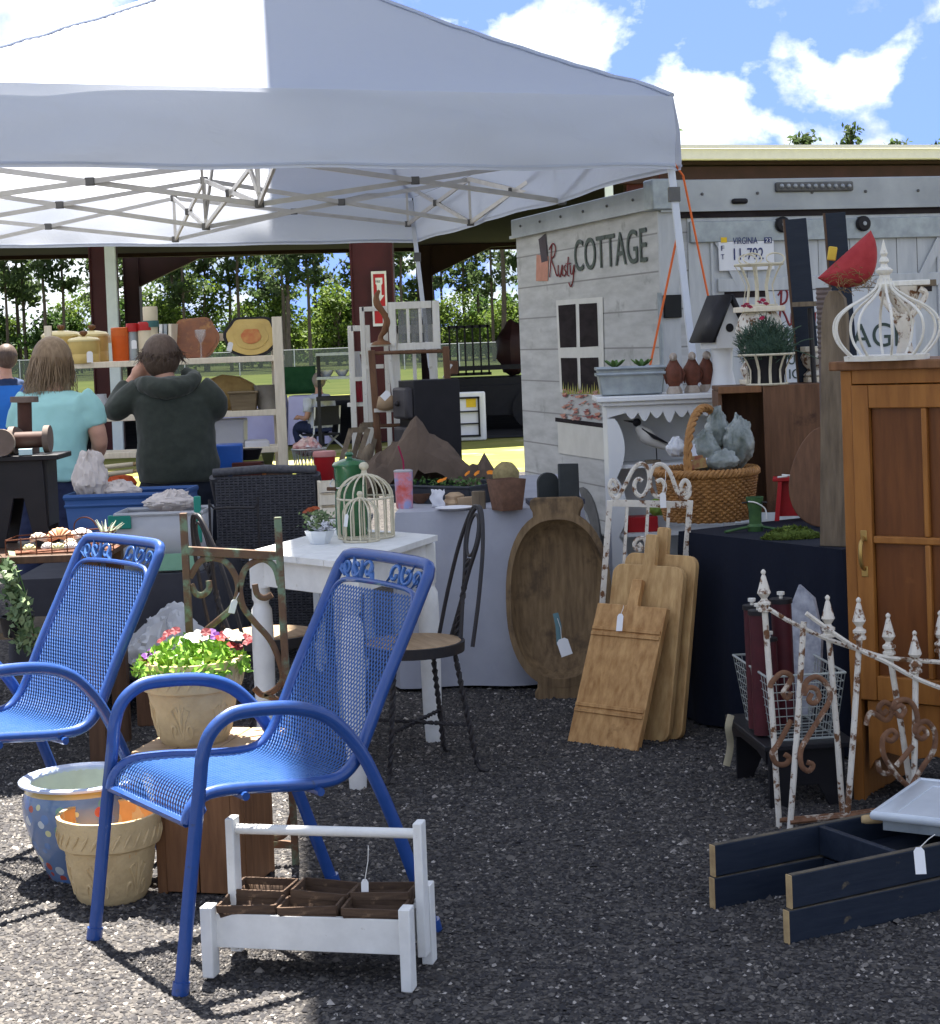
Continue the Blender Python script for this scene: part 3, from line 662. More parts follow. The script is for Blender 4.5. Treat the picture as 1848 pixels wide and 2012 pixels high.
for i in range(16): x = 1108+i*4.7; side_quad('leaf_print', [(x, 774), (x+2, 748+(i*7) % 13), (x+4, 774)], MAT['print_leaf'], .0085)
side_quad('shelf_print', [(1094, 820), (1200, 833), (1200, 842), (1094, 828)], MAT['dark_pane'], .009)
side_quad('shelf_print', [(1098, 828), (1200, 842), (1200, 905), (1100, 890)], MAT['print_white'], .0075)
side_quad('state_print', [(1056, 500), (1080, 503), (1078, 552), (1055, 552)], MAT['print_rust'], .005)
side_quad('state_print', [(1060, 470), (1074, 458), (1079, 512), (1066, 516)], mk('print_plum', (.06, .045, .06)), .0055)
s0, z0 = side(1133, 530); s1, z1 = side(1274, 455)
sz = (z1-z0)
def side_text(s, px, py, hpx, wpx, mt, name):
    sa, za = side(px, py); sb, zb_ = side(px+wpx, py); hh = side(px, py-hpx)[1]-za
    X = -sd; Mx = Matrix((( X.x, 0, -rd.x, 0), (X.y, 0, -rd.y, 0), (0, 1, 0, 0), (0, 0, 0, 1)))
    q = sideq(sa, za, .007); M = Matrix.Translation(q) @ Mx
    cu_ = text_part(s, hh/.70, mt, tl, M, name); o, ww = cu_
    k_ = abs(sb-sa)/ww; Iq = INV[tl.name] @ q
    for v in o.data.vertices: v.co = Iq+(lambda d: d+(k_-1)*d.dot(X)*X)(v.co-Iq)
    return o
side_text('COTTAGE', 1132, 533, 62, 143, MAT['print_ink'], 'lettering')
def strokes(pts_list, conv, mt, r, name, parent):
    b = MB()
    for pts in pts_list:
        # smooth the stroke
        ps = [Vector((x, y, 0)) for x, y in pts]; out = []
        for i in range(len(ps)-1):
            p0 = ps[max(i-1, 0)]; p1 = ps[i]; p2 = ps[i+1]; p3 = ps[min(i+2, len(ps)-1)]
            for tt in (0, .25, .5, .75): out.append(.5*((2*p1)+(-p0+p2)*tt+(2*p0-5*p1+4*p2-p3)*tt*tt+(-p0+3*p1-3*p2+p3)*tt**3))
        out.append(ps[-1]); b.tube([conv(p.x, p.y) for p in out], r, 5)
    return link(name, b, mt, parent, world=True)
rusty = [[(.08, 1.0), (.05, .5), (.0, -.02)], [(-.02, .85), (.12, 1.05), (.24, .92), (.2, .68), (.06, .55), (.18, .3), (.3, .02), (.36, .1)], [(.36, .36), (.36, .1), (.44, .0), (.52, .36), (.52, .06), (.58, .05)], [(.66, .36), (.60, .26), (.68, .12), (.6, .0)], [(.78, .62), (.74, .1), (.80, .02)], [(.68, .40), (.86, .42)], [(.86, .36), (.88, .1), (.96, .1), (1.02, .38), (.98, -.1), (.88, -.32), (.80, -.2)]]
def side_pt(x, y): return sideq(*side(1083+x*47, 543-y*62), .008)
strokes(rusty, side_pt, MAT['print_red'], .0045, 'lettering', tl)
# --- rear face
def rear(x, y): return onplane(x, y, A, rd)
def rq(w, z, o=.004): return tq(-o, w, z)
def rear_box(name, x0, y0, x1, y1, mt, o=.01, th=.02, bev=0, parent=tl):
    w0, z0 = rear(x0, y0); w1, z1 = rear(x1, y1)
    c_ = rq((w0+w1)/2, (z0+z1)/2, o); return link(name, MB().box(c_, (abs(w1-w0), th, abs(z1-z0)), math.atan2(rd.y, rd.x)), mt, parent, world=True, bevel=bev)
rear_box('rear_panel', 1348, 380, 1990, 990, MAT['door_print'], .006, .008)
rear_box('header_bar', 1352, 436, 1985, 462, MAT['tinplate'], .02, .03, .004)
rear_box('plank_seam', 1310, 412, 1980, 416, MAT['dark_pane'], .012, .006)
for x in (1398, 1840): rear_box('door_batten', x, 464, x+12, 960, MAT['door_print'], .016, .016, .003)
for x in (1465, 1508, 1606, 1636, 1668, 1715, 1760, 1800): rear_box('board_gap', x, 466, x+3, 560, MAT['dark_pane'], .0115, .004)
rear_box('door_batten', 1408, 548, 1842, 560, MAT['door_print'], .02, .014, .003)
rear_box('inner_frame', 1422, 562, 1830, 572, MAT['dark_pane'], .0115, .004)
rear_box('sign_panel', 1508, 572, 1800, 760, mk('sign_pale', (.55, .58, .62), (.5, .53, .57), rough=.4), .014, .008)
for a_, b_ in (((1408, 470), (1452, 560)), ((1845, 470), (1800, 560))):
    w0, z0 = rear(*a_); w1, z1 = rear(*b_); link('brace', MB().bar(rq(w0, z0, .022), rq(w1, z1, .022), .05, .012, up=(sd.x, sd.y, 0)), MAT['door_print'], tl, world=True)
for x, y in ((1532, 442), (1690, 440)):
    w0, z0 = rear(x, y); Mx = Matrix.Translation(rq(w0, z0, .03)) @ Matrix.Rotation(math.atan2(rd.y, rd.x), 4, 'Z') @ Matrix.Rotation(R(90), 4, 'X')
    bu = link('door_bumper', MB().lathe([(.042, -.02), (.044, .02), (.036, .03), (.012, .032)], 20, M=Mx), MAT['black_paint'], tl, world=True)
    link('screw', MB().lathe([(.013, .03), (.011, .036)], 12, M=Mx), MAT['trim_alu'], bu, world=True)
lb = rear_box('light_bar', 1519, 359, 1671, 376, MAT['joint'], .035, .03, .01)
for i in range(11):
    w0, z0 = rear(1529+i*13.2, 367); link('lamp_lens', MB().ball(rq(w0, z0, .052), .0135, 10, 6), MAT['trim_alu'], lb, world=True)
w0, z0 = rear(1449, 396); link('marker_lamp', MB().box(rq(w0, z0, .03), (.09, .05, .03), math.atan2(rd.y, rd.x)), MAT['black_paint'], tl, world=True, bevel=.012)
mk('hinge', (.008, .01, .012), rough=.5)
for y in (598,): 
    rear_box('hinge', 1300, 580, 1335, 624, MAT['hinge'], .03, .03, .004)
w0, z0 = rear(1296, 590); link('lock_rod', MB().tube([rq(w0-.01, .55, .03), rq(w0-.01, rear(1293, 575)[1], .03)], .013, 8), MAT['tinplate'], tl, world=True)
def rear_text(s, px, py, hpx, wpx, mt, o=.03, parent=tl, name='lettering', size=.70):
    wa, za = rear(px, py); wb, _ = rear(px+wpx, py); hh = rear(px, py-hpx)[1]-za
    X = rd; Mx = Matrix(((X.x, 0, -sd.x, 0), (X.y, 0, -sd.y, 0), (0, 1, 0, 0), (0, 0, 0, 1)))
    q = rq(wa, za, o); ob, ww = text_part(s, hh/size, mt, parent, Matrix.Translation(q) @ Mx, name)
    k_ = abs(wb-wa)/ww; I_ = INV[tl.name] @ q
    for v in ob.data.vertices: v.co = I_+(lambda d: d+(k_-1)*d.dot(X)*X)(v.co-I_)
    return ob
mk('plate_white', (.72, .73, .76), (.68, .69, .72), rough=.35); mk('plate_blue', (.02, .03, .14), rough=.4)
pl = rear_box('licence_plate', 1407, 459, 1518, 530, MAT['plate_white'], .03, .006, .004)
rear_text('VIRGINIA', 1436, 480, 13, 48, MAT['plate_blue'], .036)
rear_text('11-792', 1438, 511, 23, 58, MAT['plate_blue'], .036)
rear_text('F', 1413, 493, 10, 6, MAT['plate_blue'], .036); rear_text('T', 1413, 510, 10, 6, MAT['plate_blue'], .036)
rear_box('sticker', 1412, 467, 1424, 477, mk('sticker', (.75, .5, .03)), .035, .003); rear_box('sticker', 1497, 467, 1512, 478, MAT['plate_blue'], .035, .003)
rear_text('23', 1499, 477, 8, 11, MAT['plate_white'], .0385)
def rear_pt(x, y): return rq(*rear(1528+x*70, 640-y*70), .02)
strokes(rusty, rear_pt, MAT['print_red'], .006, 'lettering', tl)
rear_text('COTTAGE', 1512, 690, 48, 268, MAT['print_ink'], .02)
rear_text('US', 1547, 716, 20, 24, MAT['print_ink'], .02); rear_text('IO', 1549, 744, 19, 24, MAT['print_ink'], .02)
# ================================================================ BLUE MESH CHAIRS
def crom(pts, k=5):
    ps = [Vector(p) for p in pts]; out = []
    for i in range(len(ps)-1):
        p0 = ps[max(i-1, 0)]; p1 = ps[i]; p2 = ps[i+1]; p3 = ps[min(i+2, len(ps)-1)]
        for j in range(k):
            t = j/k; out.append(.5*((2*p1)+(-p0+p2)*t+(2*p0-5*p1+4*p2-p3)*t*t+(-p0+3*p1-3*p2+p3)*t**3))
    out.append(ps[-1]); return out
def spiral(c, r0, r1, a0, a1, n=24, ax=None):
    return [(c[0]+(r0+(r1-r0)*i/n)*math.cos(a0+(a1-a0)*i/n), c[1]+(r0+(r1-r0)*i/n)*math.sin(a0+(a1-a0)*i/n)) for i in range(n+1)]
SIDE = [(0, 0), (.045, .306), (.075, .50), (.084, .56), (.105, .612), (.145, .645), (.2, .657), (.33, .647), (.42, .617), (.48, .567), (.53, .50), (.57, .42), (.62, .30), (.685, .12), (.728, 0)]
SEAT = [(.052, .398), (.066, .435), (.11, .462), (.2, .461), (.3, .449), (.41, .437), (.485, .443), (.535, .482), (.575, .555), (.62, .645), (.70, .79), (.762, .905)]
chair = thing('patio_chair', 'cobalt blue metal mesh armchair behind the white berry-basket carrier', 'chair', (-.588, 4.79, 0), math.atan2(.83, -.557), 'blue mesh patio chairs')
Lc = lambda x, s, z: Vector((x, .376-s, z))
for sx in (-1, 1):
    link('arm_and_leg', MB().tube(crom([Lc(sx*.267, s, z) for s, z in SIDE], 5), .0182, 10, flat=.8), MAT['blue_paint'], chair)
    link('foot_cap', MB().tube([Lc(sx*.267, -.001, 0), Lc(sx*.267, .004, .03)], .0215, 10), MAT['blue_paint'], chair)
    link('foot_cap', MB().tube([Lc(sx*.267, .729, 0), Lc(sx*.267, .722, .03)], .0205, 10), MAT['blue_paint'], chair)
xs = .232
loop = [Lc(-xs, s, z) for s, z in SEAT]+[Lc(-xs*.97, .780, .935), Lc(-xs*.86, .790, .953), Lc(-.08, .792, .957), Lc(.08, .792, .957), Lc(xs*.86, .790, .953), Lc(xs*.97, .780, .935)]+[Lc(xs, s, z) for s, z in SEAT[::-1]]
link('seat_frame', MB().tube(crom(loop, 4), .0165, 10), MAT['blue_paint'], chair)
link('front_bar', MB().tube([Lc(-xs, .052, .40), Lc(xs, .052, .40)], .012, 8), MAT['blue_paint'], chair)
for s, z in ((.20, .445), (.41, .42)): link('cross_bar', MB().tube([Lc(-.262, s, z), Lc(.262, s, z)], .011, 8), MAT['blue_paint'], chair)
for sx in (-1, 1):
    link('bracket', MB().tube([Lc(sx*.232, .09, .44), Lc(sx*.262, .08, .43)], .011, 6), MAT['blue_paint'], chair)
    link('bracket', MB().tube([Lc(sx*.232, .545, .49), Lc(sx*.262, .54, .487)], .013, 6), MAT['blue_paint'], chair)
# inner border and expanded-metal sheet
fine = crom([(s, z, 0) for s, z in SEAT], 12)
fine = [(p.x, p.y) for p in fine if p.y < .885 or p.x < .6]
acc = [0]
for i in range(1, len(fine)): acc.append(acc[-1]+math.dist(fine[i], fine[i-1]))
LT = acc[-1]
def prof(a):
    a = min(max(a, 0), LT)
    for i in range(1, len(acc)):
        if acc[i] >= a:
            k = (a-acc[i-1])/(acc[i]-acc[i-1]+1e-9); return fine[i-1][0]+(fine[i][0]-fine[i-1][0])*k, fine[i-1][1]+(fine[i][1]-fine[i-1][1])*k
    return fine[-1]
XM = .218
def half(a): return XM-max(0, (a-(LT-.05)))**2*9
inner = [Lc(-half(a), *prof(a)) for a in np.linspace(.60, LT, 20)]
inner = inner+[Lc(-XM*.7, *prof(LT+.0))+Vector((0, -.006, .012)), Lc(0, *prof(LT))+Vector((0, -.008, .016)), Lc(XM*.7, *prof(LT))+Vector((0, -.006, .012))]+[Lc(-p.x, .376-p.y, p.z) for p in inner[::-1]]
link('mesh_border', MB().tube(crom(inner, 2), .0075, 8), MAT['blue_paint'], chair)
b = MB(); dx, dy = .0150, .0215; nc = int(2*XM/dx); nr = int(LT/dy*2)
ids = {}
def node(i, j):
    if (i, j) not in ids:
        a = j*dy/2; hw = half(a); x = max(-hw, min(hw, -XM+i*dx/2)); s, z = prof(a); ids[(i, j)] = len(b.v)
        b.v.append(Lc(x, s, z)+Vector((0, 0, .0)))
    return ids[(i, j)]
for j in range(nr-1):
    for i in range(0, 2*nc):
        if (i+j) % 2 == 0: b.f.append((node(i, j+1), node(i+1, j), node(i+2, j+1), node(i+1, j+2)))
ms = link('woven_mesh', b, MAT['blue_mesh'], chair, smooth=0, props={'kind': 'stuff'})
wf = ms.modifiers.new('w', 'WIREFRAME'); wf.thickness = .0040; wf.use_boundary = True; wf.use_even_offset = False
# cast scroll leaves in the top opening
for sx in (-1, 1):
    b = MB()
    def sc(x, h): return Lc(sx*x, .758+h*.33, .884+h)    # h 0..0.07 up the slope of the back
    for c, r, a0, a1 in (((.07, .034), .026, .5, 6.4), ((.135, .036), .030, 2.4, 9.0), ((.185, .03), .022, 0, 6.0)):
        b.tube([sc(x, y) for x, y in spiral(c, r, r*.3, a0, a1, 22)], .0055, 6)
    for (x0, y0, x1, y1) in ((.03, .005, .06, .05), (.10, .0, .09, .06), (.11, .005, .16, .065), (.16, .0, .2, .05), (.19, .01, .215, .045)):
        b.tube([sc(x0, y0), sc((x0+x1)/2+.008, (y0+y1)/2), sc(x1, y1)], [.003, .010, .003], 6, flat=.35)
    link('scroll_leaf', b, MAT['blue_mesh'], chair)
dup(chair, (-1.52+.376*.743-.267*.669, 5.04+.376*.669+.267*.743, 0), math.atan2(.743, -.669), 'cobalt blue metal mesh armchair behind the pots, clear bag showing through its back')

# ================================================================ WHITE CARRIER WITH BERRY BASKETS
a = G(395, 1932); c = G(816, 1952); wv = (c-a); ang = math.atan2(wv.y, wv.x); Lw = wv.length; Dp = .235
to = thing('berry_carrier', 'white painted wooden carrier with dowel handle beside the blue chair leg', 'carrier', a, ang)
wp = MAT['white_paint']
for x in (.02, Lw-.02):
    for y in (.02, Dp-.02): link('leg', MB().box((x, y, .10), (.028, .045, .20) if x > .1 else (.03, .045, .175)), wp, to, bevel=.003)
for y in (.0, Dp): link('side_board', MB().box((Lw/2-.005, y+(.036 if y == 0 else -.036), .122), (Lw-.03, .014, .085)), wp, to, bevel=.002)
for x in (.006, Lw-.006): link('end_board', MB().box((x+(.03 if x < .1 else -.03), Dp/2, .12), (.014, Dp-.09, .085)), wp, to, bevel=.002)
link('floor_board', MB().box((Lw/2, Dp/2, .083), (Lw-.09, Dp-.1, .012)), wp, to)
for x in (.045, Lw-.012): link('handle_post', MB().box((x, Dp/2+.02, .21), (.022, .046, .33)), wp, to, bevel=.003)
link('handle_rail', MB().tube([(.04, Dp/2+.02, .345), (Lw-.005, Dp/2+.02, .345)], .0125, 10), wp, to)
mk('veneer', (.105, .066, .042), (.06, .037, .025), rough=.8, scale=14, stretch=(1, 6, 6), bump=.2, c3=(.2, .13, .08), t3=.66, s3=25)
def berry():
    o = thing('berry_basket', 'x', 'basket'); w1, w0, d1, d0, h = .146, .11, .092, .066, .088
    for (ax, s_) in (('x', -1), ('x', 1), ('y', -1), ('y', 1)):
        if ax == 'y': vs = [(-w0/2, s_*d0/2, 0), (w0/2, s_*d0/2, 0), (w1/2, s_*d1/2, h), (-w1/2, s_*d1/2, h)]
        else: vs = [(s_*w0/2, -d0/2, 0), (s_*w0/2, d0/2, 0), (s_*w1/2, d1/2, h), (s_*w1/2, -d1/2, h)]
        link('side_slat', MB().add(vs, [(0, 1, 2, 3)]), MAT['veneer'], o, solid=.003)
    r = MB(); q = [(-w1/2, -d1/2, h), (w1/2, -d1/2, h), (w1/2, d1/2, h), (-w1/2, d1/2, h)]
    for i in range(4): r.bar(q[i], q[(i+1) % 4], .006, .018)
    link('rim_band', r, MAT['veneer'], o)
    link('base_slat', MB().box((0, 0, .002), (w0, d0, .004)), MAT['veneer'], o)
    return o
bk = berry(); first = True
Mt = Matrix.Translation(a) @ Matrix.Rotation(ang, 4, 'Z')
names = ['dark wooden berry basket with greenish stain, front row beside the carrier\'s chair-leg end', 'brown wooden berry basket in middle of the carrier\'s front row', 'dark wooden berry basket in carrier\'s front row at the end away from the chair leg',
         'brown wooden berry basket, back row beside the carrier\'s chair-leg end', 'dark wooden berry basket in middle of the carrier\'s back row', 'brown wooden berry basket in carrier\'s back row under the price tag end']
for j in range(2):
    for i in range(3):
        p = Mt @ Vector((.115+i*.157, .078+j*.088, .091+.012*j)); q = bk if first else dup(bk); first = False
        q.location = p; q.rotation_euler = (R(random.uniform(-3, 3)), R(random.uniform(-3, 3)), ang+R(random.uniform(-4, 4))); q['label'] = names[j*3+i]; q['group'] = 'berry baskets in the white carrier'
def price_tag(top, bot, w, label, yaw=0, h=None, lean=0, str_to=None):
    """paper tag from string top point; top/bot are world points of the tag's own ends"""
    t_ = thing('price_tag', label, 'tag', bot, yaw, 'white price tags')
    H_ = (top-bot).length
    lat = (top-bot); ya = Matrix.Rotation(-yaw, 4, 'Z') @ lat
    out = [(-w/2, 0), (w/2, 0), (w/2, H_*.86), (w*.25, H_), (-w*.25, H_), (-w/2, H_*.86)]
    k = math.atan2(ya.x, ya.z)
    M = Matrix.Rotation(k, 4, 'Y') @ Matrix.Rotation(-math.atan2(ya.y, math.hypot(ya.x, ya.z)), 4, 'X')
    link('paper', MB().prism(out, .0012, M), MAT['tag_paper'], t_)
    if str_to is not None:
        b = MB(); mid = (top+str_to)/2+Vector((.004, 0, .004)); b.tube([top-Vector((0, 0, .004)), mid, str_to], .0012, 5); link('string', b, MAT['string'], t_, world=True)
    return t_
Yt = 4.47
price_tag(P(717, 1728, Yt), P(718, 1775, Yt), .018, 'white price tag hanging by string from the carrier handle', 0, str_to=P(724, 1662, Yt))

# ================================================================ POTS
def pot(name, label, loc, R1, H, mt, inside, rimw=.012, fill=None):
    t = thing(name, label, 'pot', loc)
    pr = [(R1*.62, 0), (R1*.66, .008), (R1*.72, H*.12), (R1*.80, H*.40), (R1*.86, H*.60), (R1*.88, H*.63), (R1*.97, H*.66), (R1*.985, H*.72), (R1*.98, H*.80), (R1*.99, H*.90), (R1, H*.97), (R1*.995, H), (R1-rimw, H)]
    def wob(a, z): return 1+.006*math.sin(a*7+z*60)+.004*math.sin(a*13-z*90)
    body = link('body', MB().lathe(pr+[(R1*.90, H*.7), (R1*.8, H*.4), (R1*.66, .03)], 48, wob=wob), mt, t)
    link('inner_wall', MB().lathe([(R1-rimw-.001, H*.985), (R1*.905, H*.72), (R1*.80, H*.42), (R1*.64, .03), (.001, .029)][::-1], 40, cap=False), inside, t)
    return t
def pot_relief(t, R1, H, mt):
    def surf(a, z):
        zz = z/H; r = np.interp(zz, [0, .12, .4, .6, .66, .72, .9, 1], [.62, .72, .80, .86, .97, .985, .99, 1.0])*R1
        return Vector((r*math.cos(a), r*math.sin(a), z))
    b = MB()
    for k in range(6):
        a0 = k*math.pi/3+.35
        for sgn in (-1, 1):
            b.tube([surf(a0+sgn*x, H*y) for x, y in spiral((.20, .20), .10, .03, -1.2, 4.5, 18)], [.0022+.002*math.sin(i/18*3.1) for i in range(19)], 6)
            b.tube([surf(a0+sgn*x, H*y) for x, y in ((.02, .10), (.10, .30), (.22, .45), (.10, .50), (0, .36))], .0035, 6)
        b.tube([surf(a0+x, H*y) for x, y in ((.0, .18), (.0, .35), (0, .55))], [.002, .007, .002], 6)
        for q in range(5):
            a1 = a0+q*.21; b.tube([surf(a1, H*.70), surf(a1+.07, H*.78), surf(a1+.16, H*.86)], [.002, .0055, .002], 6)
    link('vine_relief', b, mt, t)
c0 = G(212, 1778); R1 = .148
pe = pot('flower_pot', 'empty cream terracotta pot with vine relief standing on the gravel', (c0.x, c0.y+.07, 0), R1, .245, MAT['cream_pot'], MAT['terracotta_in']); pot_relief(pe, R1, .245, MAT['cream_pot'])
# wooden plant stand + planted pot
c1 = G(420, 1768); Yp = 5.28
st = thing('plant_stand', 'square wooden plant stand with plank top under the flowering pot', 'stand', (c1.x-.012, c1.y+.17, 0), R(-14))
for sx in (-1, 1):
    for sy in (-1, 1): link('corner_post', MB().box((sx*.115, sy*.115, .2), (.03, .03, .40)), MAT['stand_wood'], st, bevel=.002)
for sx in (-1, 1): link('side_plank', MB().box((sx*.125, 0, .2), (.014, .2, .385)), MAT['stand_wood'], st, bevel=.002)
for sy in (-1, 1):
    for k in range(2): link('side_plank', MB().box((-.051+k*.102, sy*.125, .2), (.098, .014, .385)), MAT['stand_wood'], st, bevel=.002)
for k in range(3): link('top_plank', MB().box((-.118+k*.118, 0, .408), (.114, .34, .018)), MAT['stand_top'], st, bevel=.003)
pb = Vector((P(381, 1400, Yp).x, c1.y+.17, .417)); R2 = .148
pf = pot('flower_pot', 'cream terracotta pot with vine relief full of pansies on wooden stand', pb, R2, .24, MAT['cream_pot'], MAT['terracotta_in']); pot_relief(pf, R2, .24, MAT['cream_pot'])
link('soil', MB().lathe([(.001, .205), (.13, .205)], 24), MAT['soil'], pf)
n_ = 1500; th = rng.uniform(0, 6.28, n_); rr = np.sqrt(rng.random(n_))*.168; zz = .20+rng.random(n_)*(.095*(1-(rr/.185)**2)+.012)
fo = quadmesh('foliage', leaf_quads(np.stack([rr*np.cos(th), rr*np.sin(th), zz], -1), rng.uniform(.009, .02, n_), .9), 4, MAT['leaf_bright'], parent=pf)
pansy = {'red': (.13, .003, .008), 'white': (.62, .62, .56), 'purple': (.09, .01, .15), 'scarlet': (.28, .01, .006)}
for k, c_ in pansy.items(): mk('petal_'+k, c_, tuple(x*.8 for x in c_), rough=.6)
def blossom(p, r, m_, parent, name='blossom'):
    b = MB(); d = Vector((random.uniform(-.5, .5), -.6+random.uniform(-.3, .3), 1)).normalized(); u = d.orthogonal().normalized(); w_ = d.cross(u)
    for i in range(5):
        a_ = i*1.2566; q = (u*math.cos(a_)+w_*math.sin(a_)); s_ = d.cross(q)
        b.add([p, p+q*r*.7+s_*r*.5+d*.003, p+q*r+d*.001, p+q*r*.7-s_*r*.5+d*.003], [(0, 1, 2, 3)])
    return link(name, b, m_, parent, world=False, smooth=0)
for (px, py, k) in ((330, 1245, 'red'), (345, 1240, 'red'), (318, 1258, 'red'), (372, 1250, 'white'), (390, 1246, 'white'), (382, 1258, 'white'), (400, 1252, 'white'), (344, 1285, 'white'), (415, 1242, 'purple'), (423, 1250, 'purple'), (432, 1255, 'scarlet'), (440, 1248, 'red'), (449, 1244, 'white'), (462, 1253, 'white'), (470, 1250, 'white'), (456, 1268, 'scarlet'), (486, 1252, 'red'), (468, 1272, 'red'), (487, 1262, 'red'), (300, 1282, 'purple'), (288, 1290, 'purple'), (283, 1300, 'red'), (405, 1243, 'red'), (360, 1262, 'white')):
    w_ = P(px, py, pb.y+random.uniform(-.08, .03)); blossom(INV[pf.name] @ w_, .017, MAT['petal_'+k], pf)
# cloisonne fish bowl planter
c2 = G(150, 1742)
M_ = mk('cloisonne', (.15, .21, .36), (.11, .18, .30), rough=.22, coat=.5, scale=8); nn = M_.node_tree.nodes; ll = M_.node_tree.links; bs_ = nn['Principled BSDF']
tcn = N(nn, 'ShaderNodeTexCoord'); vo = N(nn, 'ShaderNodeTexVoronoi', Scale=24.0); ll.new(tcn.outputs['Object'], vo.inputs['Vector'])
rp = N(nn, 'ShaderNodeValToRGB'); rp.color_ramp.interpolation = 'CONSTANT'; sepc = N(nn, 'ShaderNodeSeparateColor'); ll.new(vo.outputs['Color'], sepc.inputs[0]); ll.new(sepc.outputs[0], rp.inputs[0])
el = rp.color_ramp.elements; el[0].color = (.10, .2, .42, 1); el[1].position = .85; el[1].color = (.42, .08, .06, 1)
for ps, cc in ((.2, (.14, .28, .22, 1)), (.38, (.55, .55, .30, 1)), (.52, (.12, .22, .5, 1)), (.7, (.5, .55, .58, 1))): q = el.new(ps); q.color = cc
lt = N(nn, 'ShaderNodeMath', operation='LESS_THAN'); lt.inputs[1].default_value = .36; ll.new(vo.outputs['Distance'], lt.inputs[0])
nz_ = N(nn, 'ShaderNodeTexNoise', Scale=35.0); mx_ = N(nn, 'ShaderNodeMix', data_type='RGBA'); src = bs_.inputs['Base Color'].links[0].from_socket
ll.new(lt.outputs[0], mx_.inputs[0]); ll.new(src, mx_.inputs[6]); ll.new(rp.outputs[0], mx_.inputs[7])
spz = N(nn, 'ShaderNodeSeparateXYZ'); ll.new(tcn.outputs['Object'], spz.inputs[0])
gt_ = N(nn, 'ShaderNodeMath', operation='GREATER_THAN'); gt_.inputs[1].default_value = .262; ll.new(spz.outputs[2], gt_.inputs[0])
mb_ = N(nn, 'ShaderNodeMix', data_type='RGBA'); mb_.inputs[7].default_value = (.55, .38, .12, 1); ll.new(gt_.outputs[0], mb_.inputs[0]); ll.new(mx_.outputs[2], mb_.inputs[6]); ll.new(mb_.outputs[2], bs_.inputs['Base Color'])
fb = thing('fishbowl_planter', 'blue painted porcelain fishbowl planter with flower pattern behind the empty pot', 'planter', (c2.x-.0, c2.y+.13, 0))
RB = .178
link('body', MB().lathe([(.105, 0), (.11, .01), (.128, .05), (.158, .12), (.174, .19), (.176, .23), (.166, .265), (.158, .278), (.15, .278), (.16, .23), (.155, .17), (.1, .04)], 56), M_, fb)
link('rim', MB().lathe([(.150, .274), (.160, .276), (RB+.004, .283), (RB+.006, .290), (RB, .294), (.152, .290), (.148, .284), (.150, .274)], 56, cap='none'), mk('porcelain_rim', (.55, .62, .78), (.42, .5, .72), rough=.2, scale=18), fb)
link('inner_wall', MB().lathe([(.001, .05), (.09, .05), (.146, .17), (.152, .23), (.149, .285)], 40, cap=False), mk('celadon', (.62, .68, .60), rough=.2), fb)

# ================================================================ RUSTY GREEN IRON FRAME
Yf = 5.42
rf = thing('iron_trellis', 'rusty green iron scroll frame with two square posts behind the flowers', 'iron frame', (P(470, 1100, Yf).x, Yf, 0))
rt, rb = P(546, 1016, Yf), P(582, 1706, Yf); l_t = P(360, 1008, Yf); l_b = l_t+(rb-rt); l_b.z = 0; rb.z = 0
gm = MAT['rust_green']
link('post', MB().bar(rt, rb, .021, .021, up=(0, 1, 0)), gm, rf, world=True, bevel=.002); link('post', MB().bar(l_t, l_b, .021, .021, up=(0, 1, 0)), gm, rf, world=True, bevel=.002)
link('cross_bar', MB().bar(P(366, 1082, Yf), P(548, 1092, Yf), .02, .026), gm, rf, world=True, bevel=.002)
link('cross_bar', MB().bar(P(392, 1655, Yf), P(580, 1660, Yf), .02, .02), gm, rf, world=True)
for pts in ([(373, 1135), (398, 1100), (438, 1101), (462, 1130), (468, 1162), (455, 1195), (425, 1222), (398, 1248), (388, 1290), (396, 1340)],
            [(471, 1158), (482, 1118), (515, 1099), (540, 1115), (550, 1150)], [(471, 1158), (478, 1192), (500, 1222), (530, 1256), (548, 1295), (556, 1330), (545, 1352), (518, 1366), (500, 1352)],
            [(376, 1148), (385, 1166), (399, 1169), (411, 1157), (410, 1141)], [(501, 1148), (506, 1168), (520, 1175), (535, 1168)], [(520, 1366), (545, 1376), (562, 1396)], [(575, 1600), (560, 1640), (535, 1645), (522, 1630)]):
    link('scroll', MB().tube(crom([P(x, y, Yf) for x, y in pts], 5), .0095, 6, flat=.45, axis=(0, 1, 0)), gm, rf, world=True)
price_tag(P(462, 1178, Yf-.02), P(455, 1205, Yf-.02), .02, 'white price tag tied on the rusty iron scroll frame', .5, str_to=P(470, 1165, Yf-.01))

# ================================================================ WHITE TABLE
nr_, tl_, rt_ = Vector((-.43, 6.26, 0)), Vector((-.845, 6.72, 0)), Vector((-.145, 7.05, 0)); bk_ = tl_+rt_-nr_
tb = thing('white_table', 'white painted wooden table with turned legs holding the birdcage', 'table', ((nr_+bk_)/2))
def ip(a_, b_, c_, d_, u, v): return (a_*(1-u)+b_*u)*(1-v)+(d_*(1-u)+c_*u)*v
for k in range(4):
    u0, u1 = k/4+.002, (k+1)/4-.002
    q = [ip(nr_, tl_, bk_, rt_, u, v) for u, v in ((u0, 0), (u1, 0), (u1, 1), (u0, 1))]
    vs = [Vector((p.x, p.y, .775)) for p in q]+[Vector((p.x, p.y, .797)) for p in q]
    link('top_plank', MB().add(vs, [(0, 1, 2, 3), (7, 6, 5, 4), (4, 5, 1, 0), (5, 6, 2, 1), (6, 7, 3, 2), (7, 4, 0, 3)]), wp, tb, world=True)
ins = [ip(nr_, tl_, bk_, rt_, u, v) for u, v in ((.07, .06), (.93, .06), (.93, .94), (.07, .94))]
